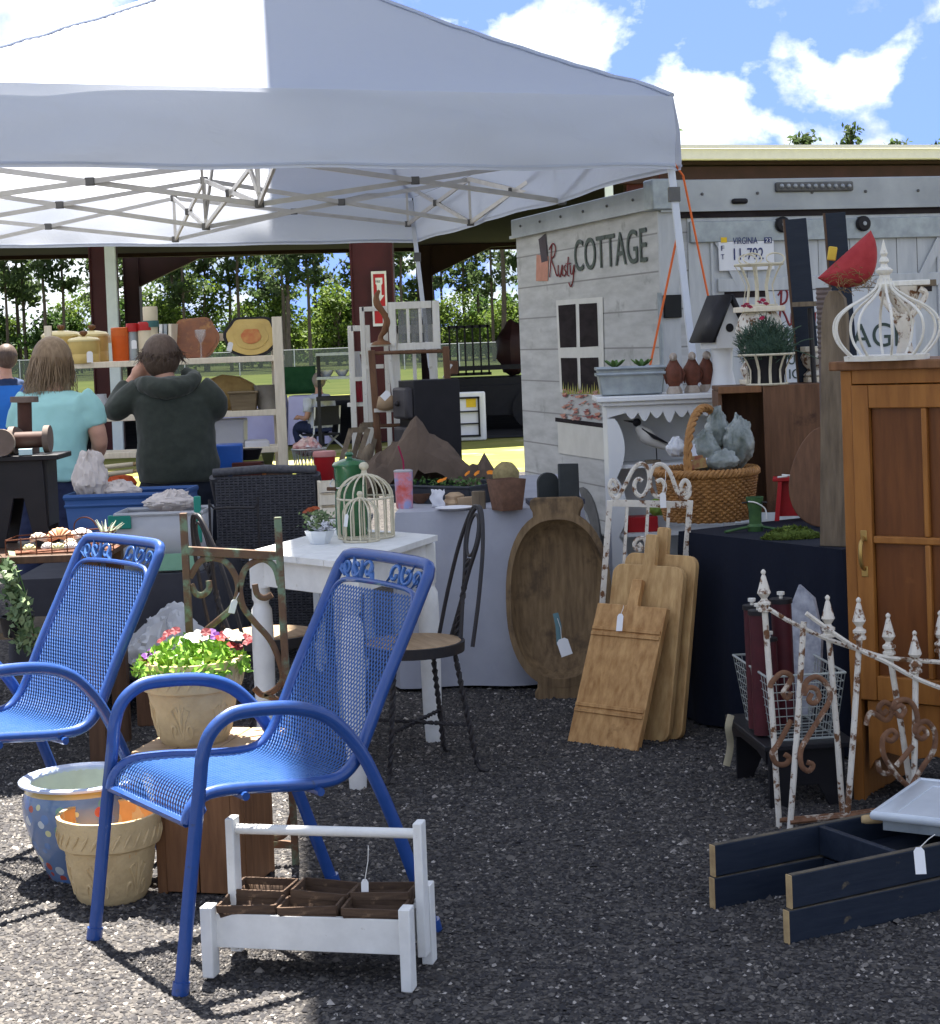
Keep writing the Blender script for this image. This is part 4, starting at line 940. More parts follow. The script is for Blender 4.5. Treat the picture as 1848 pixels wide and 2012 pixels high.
for i in range(4):
    p, q = ins[i], ins[(i+1) % 4]; link('apron', MB().bar(Vector((p.x, p.y, .722)), Vector((q.x, q.y, .722)), .02, .105), wp, tb, world=True, bevel=.002)
    link('leg', MB().lathe([(.030, 0), (.031, .02), (.036, .12), (.040, .35), (.041, .5), (.038, .58), (.028, .60), (.028, .61), (.034, .62), (.034, .66), (.036, .665)], 20, c=(p.x, p.y, 0)), wp, tb, world=True)
    link('leg_block', MB().box((p.x, p.y, .718), (.07, .07, .112)), wp, tb, world=True, bevel=.003)

# ================================================================ BISTRO CHAIRS
def bistro(label, cx, cy, rz):
    t = thing('bistro_chair', label, 'chair', (cx, cy, 0), rz, 'black wire cafe chairs at the white table')
    link('seat', MB().lathe([(.001, .452), (.17, .452), (.178, .458), (.17, .466), (.001, .466)], 36), MAT['stand_top'], t)
    link('seat_rim', MB().lathe([(.172, .425), (.186, .425), (.188, .462), (.172, .462), (.172, .425)], 36, cap='none'), MAT['black_iron'], t)
    def twist(p, q, n=26, r=.0065, off=.006, turns=7):
        p = Vector(p); q = Vector(q); d = (q-p).normalized(); u = d.orthogonal().normalized(); w_ = d.cross(u); b = MB()
        for ph in (0, math.pi):
            b.tube([p+(q-p)*(i/n)+(u*math.cos(ph+turns*6.28*i/n)+w_*math.sin(ph+turns*6.28*i/n))*off for i in range(n+1)], r, 5)
        return b
    for sx in (-1, 1):
        for sy in (-1, 1):
            b = twist((sx*.115, sy*.115, .43), (sx*.165, sy*.165, .03)); b.tube(crom([(sx*.165, sy*.165, .03), (sx*.175, sy*.175, .012), (sx*.195, sy*.195, .006)], 3), .007, 6)
            link('leg', b, MAT['black_iron'], t)
    for s_ in (-1, 1):
        link('stretcher', twist((-.145, -.145*s_, .17), (.145, .145*s_, .17), turns=8, r=.005, off=.005), MAT['black_iron'], t)
    # back: two tall crossing loops with an inner ring
    yb = -.165
    def bp(x, z): return Vector((x, yb-(z-.45)*.22, z))
    for sx in (-1, 1):
        link('back_loop', MB().tube(crom([bp(sx*.165, .45), bp(sx*.15, .62), bp(sx*.11, .80), bp(sx*.04, .925), bp(-sx*.03, .915), bp(-sx*.06, .82), bp(-sx*.02, .70), bp(sx*.01, .58), bp(sx*.05, .45)], 6), .0075, 8), MAT['black_iron'], t)
    link('back_ring', MB().tube([bp(.045*math.cos(a_), .83+.075*math.sin(a_)) for a_ in np.linspace(0, 6.28, 29)[:-1]], .006, 6, closed=True), MAT['black_iron'], t)
    link('back_twist', twist(bp(0, .745), bp(0, .47), turns=5), MAT['black_iron'], t)
    return t
s1 = G(812, 1262, .46); bistro('black twisted wire cafe chair with round wooden seat beside the grey tablecloth', s1.x, s1.y, R(112))
s2 = G(528, 1245, .46); bistro('black wire cafe chair with pale round seat behind the rusty iron frame', s2.x, s2.y, R(-60))
# ================================================================ GREY CLOTH TABLE
def cloth_box(name, mb_corners, z, drop, mt, parent, amp=.02, nf=9, seed=0, flare=.03):
    """a draped cloth: top sheet + pleated skirt round the corner polygon (world xy)"""
    b = MB(); n = len(mb_corners); per = []
    for i in range(n):
        a_, c_ = mb_corners[i], mb_corners[(i+1) % n]; L = (c_-a_).length; k = max(6, int(L/.018))
        for j in range(k): per.append((a_+(c_-a_)*(j/k), (c_-a_).normalized()))
    N_ = len(per); rows = 12; cen = sum((p for p, _ in per), Vector((0, 0, 0)))/N_
    vs = []
    for r_ in range(rows+1):
        w_ = r_/rows
        for i, (p, d) in enumerate(per):
            nrm = Vector((d.y, -d.x, 0)); nrm = nrm if nrm.dot(p-cen) > 0 else -nrm
            f_ = math.sin(i*.018*nf*6.28/1.0+seed)*.6+noise.noise(Vector((i*.06, seed, w_*.8)))*1.1
            o_ = (amp*f_+flare)*w_**.8+.006*(1-(1-w_)**6)
            z_ = z-drop*w_+(.02*noise.noise(Vector((i*.03, seed+5, 0))) if r_ == rows else 0)
            vs.append(Vector((p.x+nrm.x*o_, p.y+nrm.y*o_, z_)))
    fs = [(r_*N_+i, r_*N_+(i+1) % N_, (r_+1)*N_+(i+1) % N_, (r_+1)*N_+i) for r_ in range(rows) for i in range(N_)]
    fs.append(tuple(range(N_-1, -1, -1)))
    b.add(vs, fs); return link(name, b, mt, parent, world=True, smooth=50)
def table(name, label, corners, z, mt_cloth, drop, cloth_label, **kw):
    c_ = sum(corners, Vector((0, 0, 0)))/len(corners)
    t = thing(name, label, 'table', c_)
    ins_ = [c_+(p-c_)*.94 for p in corners]
    b = MB().add([Vector((p.x, p.y, z-.03)) for p in ins_]+[Vector((p.x, p.y, z-.006)) for p in ins_], [(3, 2, 1, 0), (4, 5, 6, 7), (0, 1, 5, 4), (1, 2, 6, 5), (2, 3, 7, 6), (3, 0, 4, 7)])
    link('table_top', b, MAT['white_paint'], t, world=True)
    for p in ins_:
        q = c_+(p-c_)*.9; link('leg', MB().tube([(q.x, q.y, 0), (q.x, q.y, z-.03)], .015, 8), MAT['joint'], t, world=True)
    cl = thing('tablecloth', cloth_label, 'tablecloth', (c_.x, c_.y, z)); cloth_box('cloth', corners, z, drop, mt_cloth, cl, **kw)
    return t
ZC = .79
ka, kb = G(775, 1012, ZC)+Vector((0, .1, 0)), G(1150, 999, ZC)+Vector((0, .1, 0))
dk = (kb-ka).normalized(); nk = Vector((-dk.y, dk.x, 0))
kc = [Vector((p.x, p.y, 0)) for p in (ka, kb, kb+nk*1.95, ka+nk*1.95)]
table('folding_table', 'folding table hidden under pale grey cloth holding plants and pots', kc, ZC, MAT['grey_cloth'], .77, 'pale grey cloth draped to the gravel beside the dough bowl', amp=.04, nf=2.1, seed=1, flare=.045)

# ================================================================ DOUGH BOWL
bb = G(1104, 1374)
bw = thing('dough_bowl', 'large oval wooden dough bowl standing on end against the grey tablecloth', 'bowl', bb, R(-6))
ML = Matrix.Rotation(R(-7), 4, 'X')
HB, WB = .85, .455
def ring(k, y, n=48, hz=None):
    out = []
    for i in range(n):
        a_ = 2*math.pi*i/n; ex = 2/2.35
        x = math.copysign(abs(math.cos(a_))**ex, math.cos(a_))*WB/2*k; z = math.copysign(abs(math.sin(a_))**ex, math.sin(a_))*(HB*.445)*k
        x *= 1+.012*noise.noise(Vector((a_, 0, 3))); z *= 1+.01*noise.noise(Vector((a_, 4, 3)))
        out.append(Vector((x, y, z+HB/2)))
    return out
rs = [ring(.35, .125), ring(.75, .115), ring(.95, .07), ring(1.0, .02), ring(.995, -.002), ring(.90, -.004), ring(.885, .006), ring(.80, .055), ring(.62, .082), ring(.35, .095), ring(.12, .098)]
b = MB(); n_ = 48; vs = [p for r_ in rs for p in r_]
fs = [(i*n_+j, (i+1)*n_+j, (i+1)*n_+(j+1) % n_, i*n_+(j+1) % n_) for i in range(len(rs)-1) for j in range(n_)]
fs += [tuple(range(n_)), tuple(range((len(rs)-1)*n_+n_-1, (len(rs)-1)*n_-1, -1))]
b.add(vs, fs, ML); link('bowl_body', b, MAT['bowl_wood'], bw, smooth=50)
for s_ in (-1, 1):
    zc = HB/2+s_*HB*.40
    out = [(-.10, 0), (.10, 0), (.105, .035), (.118, .055), (.115, .085), (.09, .097), (-.09, .097), (-.112, .085), (-.115, .055), (-.102, .035)]
    out = [(x, zc+s_*z) for x, z in (out if s_ > 0 else out[::-1])]
    link('handle', MB().prism(out, .06, ML @ Matrix.Translation((0, .0, 0))), MAT['bowl_wood'], bw, bevel=.008)
pt = P(1108, 1262, bb.y-.02); price_tag(P(1104, 1255, bb.y-.03), P(1115, 1288, bb.y-.05), .05, 'white square price tag inside the wooden dough bowl', R(-10), str_to=P(1096, 1215, bb.y+.04))
single('teal_ribbon', MB().tube([P(1092, 1205, bb.y+.05), P(1098, 1230, bb.y+.03), P(1099, 1268, bb.y+.0)], [.012, .013, .01], 6, flat=.15, axis=(0, 1, 0)), mk('teal', (.12, .22, .24), rough=.8), 'faded teal ribbon tied inside the wooden dough bowl', 'ribbon')

# ================================================================ CUTTING BOARDS
bl, br = G(1115, 1457), G(1252, 1477); xd = (br-bl).normalized(); yaw = math.atan2(xd.y, xd.x); wB = (br-bl).length
LEAN = R(-24)
def board(name, label, org, w, h, mt, hw, hh, rad, battens=0, th=.026, tagpt=None, LEAN=LEAN):
    t = thing('cutting_board', label, 'cutting board', org, yaw, 'wooden cutting boards leaning together')
    M = Matrix.Rotation(LEAN, 4, 'X'); out = []
    def arc(cx, cz, a0, a1): return [(cx+rad*math.cos(R(a)), cz+rad*math.sin(R(a))) for a in np.linspace(a0, a1, 6)] if rad > 0 else []
    if rad: out = arc(w-rad, rad, -90, 0)+arc(w-rad, h-rad, 0, 90)+[(w/2+hw/2, h), (w/2+hw/2*.9, h+hh*.96), (w/2+hw*.3, h+hh), (w/2-hw*.3, h+hh), (w/2-hw/2*.9, h+hh*.96), (w/2-hw/2, h)]+arc(rad, h-rad, 90, 180)+arc(rad, rad, 180, 270)
    else: out = [(0, 0), (w, 0), (w, h), (w/2+hw/2, h), (w/2+hw/2*.9, h+hh), (w/2-hw/2*.9, h+hh), (w/2-hw/2, h), (0, h)]
    link('plank', MB().prism(out, th, M), mt, t, bevel=.003)
    if battens:
        for zc in (h*.25, h*.80):
            for dz in (-.011, .011): link('moulding', MB().box((0, 0, 0), (w*.98, .012, .010)) if False else MB().add([(M @ Vector(p)) for p in ((.004, -.006, zc+dz-.006), (w-.004, -.006, zc+dz-.006), (w-.004, -.006, zc+dz+.006), (.004, -.006, zc+dz+.006), (.004, .002, zc+dz-.008), (w-.004, .002, zc+dz-.008), (w-.004, .002, zc+dz+.008), (.004, .002, zc+dz+.008))], [(0, 1, 2, 3), (4, 5, 1, 0), (5, 6, 2, 1), (6, 7, 3, 2), (7, 4, 0, 3)]), mt, t)
    return t
nb = Vector((-xd.y, xd.x, 0))
b1 = board('a', 'rectangular pine cutting board with two moulded ridges, in front of the other boards', bl, wB, .55, MAT['board_wood'], .05, .105, 0, 1, tagpt=1)
b2 = board('b', 'rounded pine cutting board standing between the ridged board and the tallest board', Vector((.70, 6.83, 0))-xd*.345, .335, .665, MAT['board_wood_pale'], .055, .12, .045, LEAN=R(-13))
b3 = board('c', 'tallest rounded pine cutting board leaning on the white iron gate', Vector((.755, 6.87, 0))-xd*.345, .335, .70, MAT['board_wood_pale'], .055, .105, .04, LEAN=R(-12))
# keep the boards' handle details: leather loop and tag
q0 = P(1222, 1192, 7.05)
price_tag(P(1220, 1206, 6.98), P(1217, 1240, 6.95), .024, 'white price tag hanging on the ridged cutting board', R(-20), str_to=P(1226, 1190, 7.0))

# ================================================================ WHITE RUSTY IRON GATE (behind boards)
Yg = 7.25
ig = thing('iron_gate', 'white flaking iron gate panel with scroll crest behind the cutting boards', 'gate', (P(1275, 1000, Yg).x, Yg, 0))
def gp(x, y, dy=0): return P(x, y, Yg+dy-(y-900)/3600*Yg*.05)
wm = MAT['rust_white']
for x0, x1 in ((1199, 1189), (1357, 1346)):
    t_, q_ = gp(x0, 983), gp(x1, 1120); d_ = q_-t_; k = t_.z/(t_.z-q_.z); e_ = t_+d_*k; e_.z = 0
    link('post', MB().bar(t_, e_, .022, .022, up=(0, 1, 0)), wm, ig, world=True, bevel=.002)
for y in (988,): link('rail', MB().bar(gp(1199, y), gp(1357, y+4), .016, .026), wm, ig, world=True)
a_, c_ = gp(1193, 1290), gp(1340, 1290); link('rail', MB().bar(a_, c_, .016, .026), wm, ig, world=True)
for x0 in (1233, 1274, 1315): 
    t_, q_ = gp(x0, 992), gp(x0-7, 1120); link('bar', MB().bar(t_, t_+(q_-t_)*2.2, .012, .012, up=(0, 1, 0)), wm, ig, world=True)
for pts in ([(1206, 955), (1203, 962), (1210, 966), (1214, 955), (1206, 943), (1199, 950), (1201, 970), (1213, 978), (1228, 955), (1243, 925), (1258, 911), (1272, 918), (1277, 940), (1272, 962), (1262, 975), (1250, 968), (1247, 952), (1254, 941), (1263, 945)],
            [(1346, 958), (1352, 966), (1344, 970), (1338, 958), (1345, 944), (1354, 950), (1355, 972), (1342, 980), (1330, 962), (1318, 930), (1303, 913), (1286, 916), (1278, 938), (1281, 962), (1292, 976), (1304, 970), (1307, 954), (1300, 943), (1291, 947)],
            [(1255, 1068), (1262, 1076), (1256, 1082), (1247, 1072), (1252, 1060), (1266, 1058), (1272, 1075), (1270, 1100)], [(1296, 1068), (1289, 1076), (1296, 1082), (1303, 1072), (1298, 1062), (1286, 1062), (1280, 1080)]):
    link('scroll', MB().tube(crom([gp(x, y) for x, y in pts], 4), .0085, 6, flat=.5, axis=(0, 1, 0)), wm, ig, world=True)
price_tag(gp(1303, 968, -.03), gp(1304, 998, -.03), .024, 'white price tag hanging from the white iron gate crest', 0, str_to=gp(1309, 925, -.01))

# ================================================================ NAVY CLOTH TABLE
ZC = .75
na, nb_ = G(1334, 1044, ZC), G(1655, 1080, ZC); de = (nb_-na).normalized(); ne = Vector((-de.y, de.x, 0))
nc_ = [Vector((p.x, p.y, 0)) for p in (na, nb_, nb_+ne*.95, na+ne*.95)]
table('display_table', 'display table under floor-length navy cloth holding basket and crate', nc_, ZC, MAT['navy_cloth'], .735, 'pleated navy blue cloth hanging to the gravel under the wicker basket', amp=.026, nf=5, seed=3, flare=.03)

# ================================================================ WICKER BASKET
q = G(1402, 1028, ZC); bc = Vector((q.x, q.y+.17, ZC))
wk = thing('wicker_basket', 'brown wicker basket with hoop handle full of bagged greens on navy cloth', 'basket', bc)
b = MB()
RB0, RB1, HW = .172, .208, .195
for r_ in range(17):
    z = .006+r_*HW/17; rr = RB0+(RB1-RB0)*(z/HW)**.8
    b.tube([((rr+.0055*math.cos(i*math.pi/1.0+r_*math.pi))*math.cos(i*6.2832/72), (rr+.0055*math.cos(i*math.pi+r_*math.pi))*math.sin(i*6.2832/72), z+.0015*math.sin(i*2.1+r_)) for i in range(72)], .0068, 6, closed=True)
link('weave', b, MAT['wicker'], wk, props={'kind': 'stuff'})
b = MB()
for i in range(36): a_ = i*6.2832/36; b.tube([(RB0*math.cos(a_), RB0*math.sin(a_), 0), (RB1*math.cos(a_), RB1*math.sin(a_), HW)], .005, 5)
link('stakes', b, MAT['wicker'], wk, props={'kind': 'stuff'})
for ph in range(3):
    link('rim_braid', MB().tube([((RB1+.012*math.cos(i*6.2832*22/150+ph*2.09))*math.cos(i*6.2832/150), (RB1+.012*math.cos(i*6.2832*22/150+ph*2.09))*math.sin(i*6.2832/150), HW+.008+.012*math.sin(i*6.2832*22/150+ph*2.09)) for i in range(150)], .0095, 6, closed=True), MAT['wicker'], wk)
ha = R(62)
for ph in range(3):
    pts = []
    for i in range(61):
        a_ = math.pi*i/60; x = RB1*.98*math.cos(a_); z = HW+.275*math.sin(a_)**.75; w_ = i*.75+ph*2.09
        pts.append((x*math.cos(ha)+.009*math.cos(w_), x*math.sin(ha)*.9, z+.009*math.sin(w_)))
    link('handle', MB().tube(pts, .0105, 6), MAT['wicker'], wk)
link('base', MB().lathe([(.001, .002), (RB0, .002), (RB0, .012), (.001, .014)], 30), MAT['wicker'], wk)
mk('bag_green', (.11, .135, .115), (.38, .41, .40), rough=.15, scale=9, bump=.5, bs=22, c3=(.08, .12, .09), t3=.6, s3=10)
def crumple(c, r, sc, seed, n=40, m=26, amp=.28):
    # a bunched film: gathered towards a peak, with sharp ridged folds running down from it
    b = MB(); b.ball((0, 0, 0), r, n, m, (1, 1, 1)); o = Vector((seed, seed*.7, seed*1.3))
    for i, p in enumerate(b.v):
        d = p.normalized(); a = math.atan2(d.y, d.x)
        rid = abs(noise.noise(Vector((math.cos(a)*2.6, math.sin(a)*2.6, d.z*1.1))+o))+.6*abs(noise.noise(Vector((math.cos(a)*5.5, math.sin(a)*5.5, d.z*3))+o*2))+.35*abs(noise.noise(d*9+o))
        k = 1.1-amp*1.25*rid
        pinch = 1-.45*max(0, d.z)**1.5
        q = Vector((d.x*sc[0]*pinch, d.y*sc[1]*pinch, d.z*sc[2]*(1+.25*noise.noise(d*1.7+o))))*r*k
        if d.z > .55: q += Vector((noise.noise(d*2+o), 0, abs(noise.noise(d*2.5+o))))*r*.3
        b.v[i] = q+Vector(c)
    return b
gl = ['clear bag of pale greens nearest the basket handle', 'large crumpled bag of dark greens on the crate side of the basket', 'small clear bag of greens lying low at the basket front', 'tall twisted plastic bag of greens at the back of the basket']
for i, (px, py, dy, r, sc) in enumerate(((1385, 885, -.06, .062, (1, .8, 1.1)), (1452, 868, -.02, .075, (.8, .8, 1.25)), (1420, 905, -.1, .05, (1.3, .8, .8)), (1410, 845, .06, .06, (.8, .8, 1.3)))):
    w_ = P(px, py, bc.y+dy); single('produce_bag', crumple(w_, r*1.1, sc, i*3.1, 40, 26, .2), MAT['bag_green'], gl[i], 'plastic bag', 'bags of greens in the wicker basket', smooth=60)
mk('paper_white', (.70, .72, .80), (.6, .62, .7), rough=.7)
single('seed_packet', MB().box(P(1375, 890, bc.y-.10), (.085, .006, .075), R(8), R(-20), R(8)), MAT['paper_white'], 'white printed card tucked by the basket handle', 'card')
single('label_card', MB().box(P(1372, 908, bc.y-.115), (.07, .006, .055), R(6), R(-15), R(-6)), mk('label_red', (.22, .03, .03), (.35, .3, .1), rough=.6, scale=30), 'small red and yellow label card in wicker basket', 'card')
single('film_bag', crumple(P(1330, 880, bc.y-.02), .045, (1, .8, .9), 9.3), MAT['bag_film'], 'clear plastic film bunched at hutch side of basket', 'plastic bag', smooth=60)

# ================================================================ WHITE HUTCH
Yh = 8.35
def hp(x, y): return P(x, y, Yh)
hl, hr = hp(1196, 900).x, hp(1440, 900).x; hz = hp(1196, 792).z
hu = thing('white_hutch', 'white scalloped hutch shelf behind the wicker basket', 'hutch', (hl, Yh, 0))
wd = hr-hl; mk('gloss_white', (.76, .77, .77), (.70, .71, .71), rough=.4, scale=5)
gw = MAT['gloss_white']
s_ = Yh/3600
link('top_board', MB().box((wd/2-.0, .12, hz+.018), (wd+.09, .36, .024)), gw, hu, bevel=.004)
link('cornice', MB().box((wd/2, .125, hz-.004), (wd+.04, .33, .022)), gw, hu, bevel=.006)
link('back_panel', MB().box((wd/2, .27, hz/2), (wd-.02, .012, hz-.03)), gw, hu)
for x in (.008, wd-.008): link('side_panel', MB().box((x, .14, hz/2-.008), (.016, .26, hz-.016)), gw, hu)
for z in (.06, hp(1250, 1052).z, hp(1250, 917).z): link('shelf', MB().box((wd/2, .14, z), (wd-.034, .25, .016)), gw, hu)
top = hz-.016; za = hp(1240, 820).z
sca = []; n_ = 7
out = [(0, top), (wd, top)]
x0, x1 = .085, wd-.085
pts = [(x1, za+.015)]
for k in range(n_):
    xa, xb = x1+(x0-x1)*k/n_, x1+(x0-x1)*(k+1)/n_; amp = .03 if k % 2 == 0 else .042
    for j in range(1, 9): u = j/8; pts.append((xa+(xb-xa)*u, za+.022-amp*math.sin(math.pi*u)*(1.0 if k != 3 else 1.25)))
out = [(0, top)]+[(0, za-.0)]+[(x0, za+.022)]+pts[::-1]+[(wd, za), (wd, top)]
link('scalloped_header', MB().prism(out[::-1], .018, Matrix.Translation((0, -.018, 0))), gw, hu, bevel=.002)
def stile(x, flip):
    o = [(0, 0), (0, za-.002)]; zs = np.linspace(za-.002, .02, 60)
    for z in zs: ph = (za-z)/.27; f = ph % 1; o.append((.030+.045*abs(math.sin(math.pi*(1-f)))**.7*(1 if f > .05 else 1), z))
    o.append((.05, 0))
    if flip: o = [(-p, z) for p, z in o][::-1]
    link('scalloped_stile', MB().prism(o[::-1], .018, Matrix.Translation((x, -.018, 0))), gw, hu)
stile(0, False); stile(wd, True)
# things in / on the hutch
bq = hp(1285, 880); bd = thing('bird_figurine', 'white and black long-billed bird figurine on the hutch shelf', 'figurine', (bq.x, Yh+.06, hp(1250, 917).z+.008))
mk('bird_white', (.62, .60, .55), (.5, .48, .44), rough=.6); zq = bd.location.z
Yb = Yh+.06
link('body', MB().tube(crom([P(1252, 838, Yb), P(1262, 848, Yb), P(1278, 862, Yb), P(1305, 876, Yb), P(1325, 882, Yb)], 4), [.012, .018, .022, .026, .03, .034, .036, .036, .034, .03, .026, .022, .018, .014, .01, .006, .003], 12), MAT['bird_white'], bd, world=True)
link('head', MB().ball(P(1252, 830, Yb), .02, 12, 8), MAT['black_paint'], bd, world=True)
link('bill', MB().tube([P(1246, 829, Yb), P(1226, 826, Yb)], [.007, .002], 8), MAT['black_paint'], bd, world=True)
link('wing', MB().tube([P(1262, 842, Yb-.02), P(1285, 858, Yb-.03), P(1320, 874, Yb-.02)], [.006, .018, .003], 8, flat=.5), MAT['black_paint'], bd, world=True)
link('leg', MB().tube([P(1290, 878, Yb), Vector((P(1292, 915, Yb).x, Yb, zq))], .003, 6), MAT['black_iron'], bd, world=True)
link('foot_block', MB().box((.0, 0, .008), (.07, .05, .016)), MAT['grey_wood'], bd)
z_ = hp(1250, 1052).z+.008
single('red_box', MB().box((hp(1266, 1030).x, Yh+.1, z_+.035), (.14, .10, .07)), MAT['red'], 'red box on the hutch\'s low shelf behind the iron gate bars', 'box', bevel=.004)
single('green_cloth', crumple((hp(1294, 1005).x, Yh+.08, z_+.07+.04), .042, (1.1, .8, .95), 4.4), mk('lime', (.28, .42, .08), rough=.7), 'lime green cloth bundle on red box in hutch', 'cloth', smooth=60)
# zinc trough planter
zt_ = hz+.031; tr0, tr1 = hp(1176, 760).x, hp(1312, 760).x; wt = tr1-tr0
tp = thing('zinc_trough', 'weathered zinc trough planter with succulents standing on hutch top', 'planter', ((tr0+tr1)/2, Yh+.1, zt_))
link('trough', MB().box((0, 0, .062), (wt*.98, .15, .12), taper=.90), MAT['tinplate'], tp, bevel=.006)
for z in (.125, .098): link('rim_fold', MB().tube([(-wt/2, -.078, z), (wt/2, -.078, z), (wt/2, .078, z), (-wt/2, .078, z)], .008, 6, closed=True), MAT['tinplate'], tp)
link('soil', MB().box((0, 0, .121), (wt*.95, .13, .006)), MAT['soil'], tp)
for (px, n_) in ((1212, 6), (1266, 5)):
    x = hp(px, 720).x-tp.location.x; b = MB()
    for i in range(n_):
        a_ = i*6.28/n_+.3; d = Vector((math.cos(a_), math.sin(a_)*.6, .75)); L = .05
        b.tube([Vector((x, 0, .125)), Vector((x, 0, .125))+d*L*.6, Vector((x, 0, .125))+d*L], [.003, .013, .005], 7, flat=.5)
    link('succulent', b, MAT['leaf_mid'], tp)
# eagles
mk('eagle_brown', (.16, .05, .03), (.10, .035, .02), rough=.55, scale=40, bump=.3); mk('eagle_pale', (.46, .40, .34), (.32, .26, .21), rough=.6, scale=30)
el_ = ['brown and grey eagle figurine on hutch top, touching the zinc trough', 'brown and grey eagle figurine between two other eagles on the hutch top', 'brown and grey eagle figurine with spread wing on hutch top next to white pedestal']
for i, px in enumerate((1326, 1362, 1390)):
    Yq = Yh+.02+.05*i; q = P(px, 770, Yq); e_ = thing('eagle_figurine', el_[i], 'figurine', (q.x, Yq, zt_), R((-10, 5, 20)[i]), 'eagle figurines on the hutch')
    link('body', MB().lathe([(.020, .03), (.030, .05), (.037, .085), (.033, .12), (.021, .142), (.014, .158)], 18, wob=lambda a, z: 1+.08*math.cos(2*a)), MAT['eagle_brown'], e_)
    for s_ in (-1, 1): link('wing', MB().tube([(s_*.03, 0, .125), (s_*.044, .008, .09), (s_*.034, .012, .045)], [.006, .017, .006], 8, flat=.5, axis=(1, 0, 0)), MAT['eagle_brown'], e_)
    link('head', MB().ball((0, -.008, .168), .0205, 12, 8, (.9, 1.1, 1)), MAT['eagle_pale'], e_); link('beak', MB().tube([(0, -.026, .168), (0, -.044, .156)], [.008, .001], 6), MAT['eagle_pale'], e_)
    link('rock_base', MB().lathe([(.036, 0), (.037, .012), (.026, .034)], 14, wob=lambda a, z: 1+.12*math.sin(5*a)), MAT['eagle_pale'], e_)

# ================================================================ BROWN CRATE CABINET on navy table
Yc = 7.92
cx0, cx1 = P(1416, 900, Yc).x, P(1622, 900, Yc).x; zc1 = P(1500, 757, Yc).z; hc = zc1-ZC; wc = cx1-cx0
cb = thing('wooden_crate', 'dark brown wooden crate with an open side on the navy cloth', 'crate', (cx0, Yc, ZC), R(-2))
bwm = MAT['brown_wood']
link('top_board', MB().box((wc/2, .13, hc-.009), (wc, .28, .018)), bwm, cb, bevel=.002); link('floor_board', MB().box((wc/2, .13, .009), (wc, .28, .018)), bwm, cb)
link('back_board', MB().box((wc/2, .262, hc/2), (wc, .014, hc-.04)), bwm, cb)
for x in (.008, wc-.008): link('side_board', MB().box((x, .13, hc/2), (.016, .25, hc-.04)), bwm, cb)
link('front_board', MB().box((wc*.71, -.018, hc/2), (wc*.58, .016, hc)), bwm, cb, bevel=.002)
link('front_lip', MB().box((wc*.205, -.016, hc-.014), (wc*.41, .014, .03)), MAT['stand_wood'], cb, bevel=.002)
# egg shaped board, weathered plank, red stool, green stand, moss
Ye = 7.22
q = P(1604, 1022, Ye); out = []
for i in range(40):
    a_ = 2*math.pi*i/40; z = .20+.20*math.sin(a_); k = 1-.22*math.sin(a_); out.append((.135*k*math.cos(a_), z))
eg = thing('egg_board', 'brown egg-shaped wooden board leaning against the dark crate', 'board', (q.x+.03, Ye, ZC), R(-20)); link('plank', MB().prism(out, .022, Matrix.Rotation(R(-8), 4, 'X')), MAT['brown_wood'], eg, bevel=.004)
qa = G(1634, 1074, ZC); ha_ = P(1626, 570, qa.y+.06).z-ZC
out = [(-.050, 0), (.075, 0), (.060, ha_*.5), (.055, ha_*.9), (.045, ha_*.97), (.02, ha_), (-.012, ha_), (-.03, ha_*.965), (-.042, ha_*.9), (-.046, ha_*.5)]
pk_ = thing('weathered_plank', 'tall weathered grey plank with rounded top standing beside the pine cabinet', 'plank', (qa.x+.005, qa.y, ZC), R(-35)); link('plank', MB().prism(out, .03, Matrix.Rotation(R(-4), 4, 'X')), MAT['grey_wood'], pk_, bevel=.003)
q = G(1535, 1015, ZC); rs_ = thing('red_stool', 'small red painted bench with a white cord on its top', 'stool', (q.x+.03, 7.56, ZC), R(-10))
link('top', MB().box((0, 0, .17), (.16, .1, .014)), MAT['red'], rs_, bevel=.003)
for s_ in (-1, 1): link('leg', MB().add([(s_*.05-.008, -.045, .165), (s_*.05+.008, -.045, .165), (s_*.05+.008, .045, .165), (s_*.05-.008, .045, .165), (s_*.068-.01, -.045, 0), (s_*.068+.01, -.045, 0), (s_*.068+.01, .045, 0), (s_*.068-.01, .045, 0)], [(0, 1, 2, 3), (7, 6, 5, 4), (4, 5, 1, 0), (5, 6, 2, 1), (6, 7, 3, 2), (7, 4, 0, 3)]), MAT['red'], rs_)
link('skirt', MB().box((0, 0, .09), (.12, .012, .15)), MAT['red'], rs_)
b = MB(); b.tube(crom([(-.07, -.05, .182), (-.03, -.055, .185), (-.05, -.045, .19), (0, -.05, .184)], 4), .004, 6); single('clothes_line', MB().add([Matrix.Translation(rs_.location) @ v for v in b.v], b.f), MAT['string'], 'white cord tied on the red bench', 'cord')
q = G(1488, 1045, ZC); gs = thing('tree_stand', 'small green cast iron tree stand with white string on the navy cloth', 'stand', (q.x, q.y+.03, ZC))
mk('cast_green', (.06, .13, .04), (.03, .075, .03), rough=.5, scale=25, bump=.2)
link('socket', MB().lathe([(.03, .0), (.034, .02), (.024, .03), (.026, .09), (.034, .12), (.035, .135), (.03, .135), (.022, .05)], 20), MAT['cast_green'], gs)
for k in range(3): a_ = R(200+k*120); link('foot', MB().tube(crom([(.02*math.cos(a_), .02*math.sin(a_), .02), (.07*math.cos(a_), .07*math.sin(a_), .014), (.135*math.cos(a_), .135*math.sin(a_), .006)], 4), .009, 6, flat=.6), MAT['cast_green'], gs)
for k in range(3): a_ = R(80+k*120); link('screw', MB().tube([(.03*math.cos(a_), .03*math.sin(a_), .115), (.055*math.cos(a_), .055*math.sin(a_), .115)], .004, 6), MAT['black_iron'], gs)
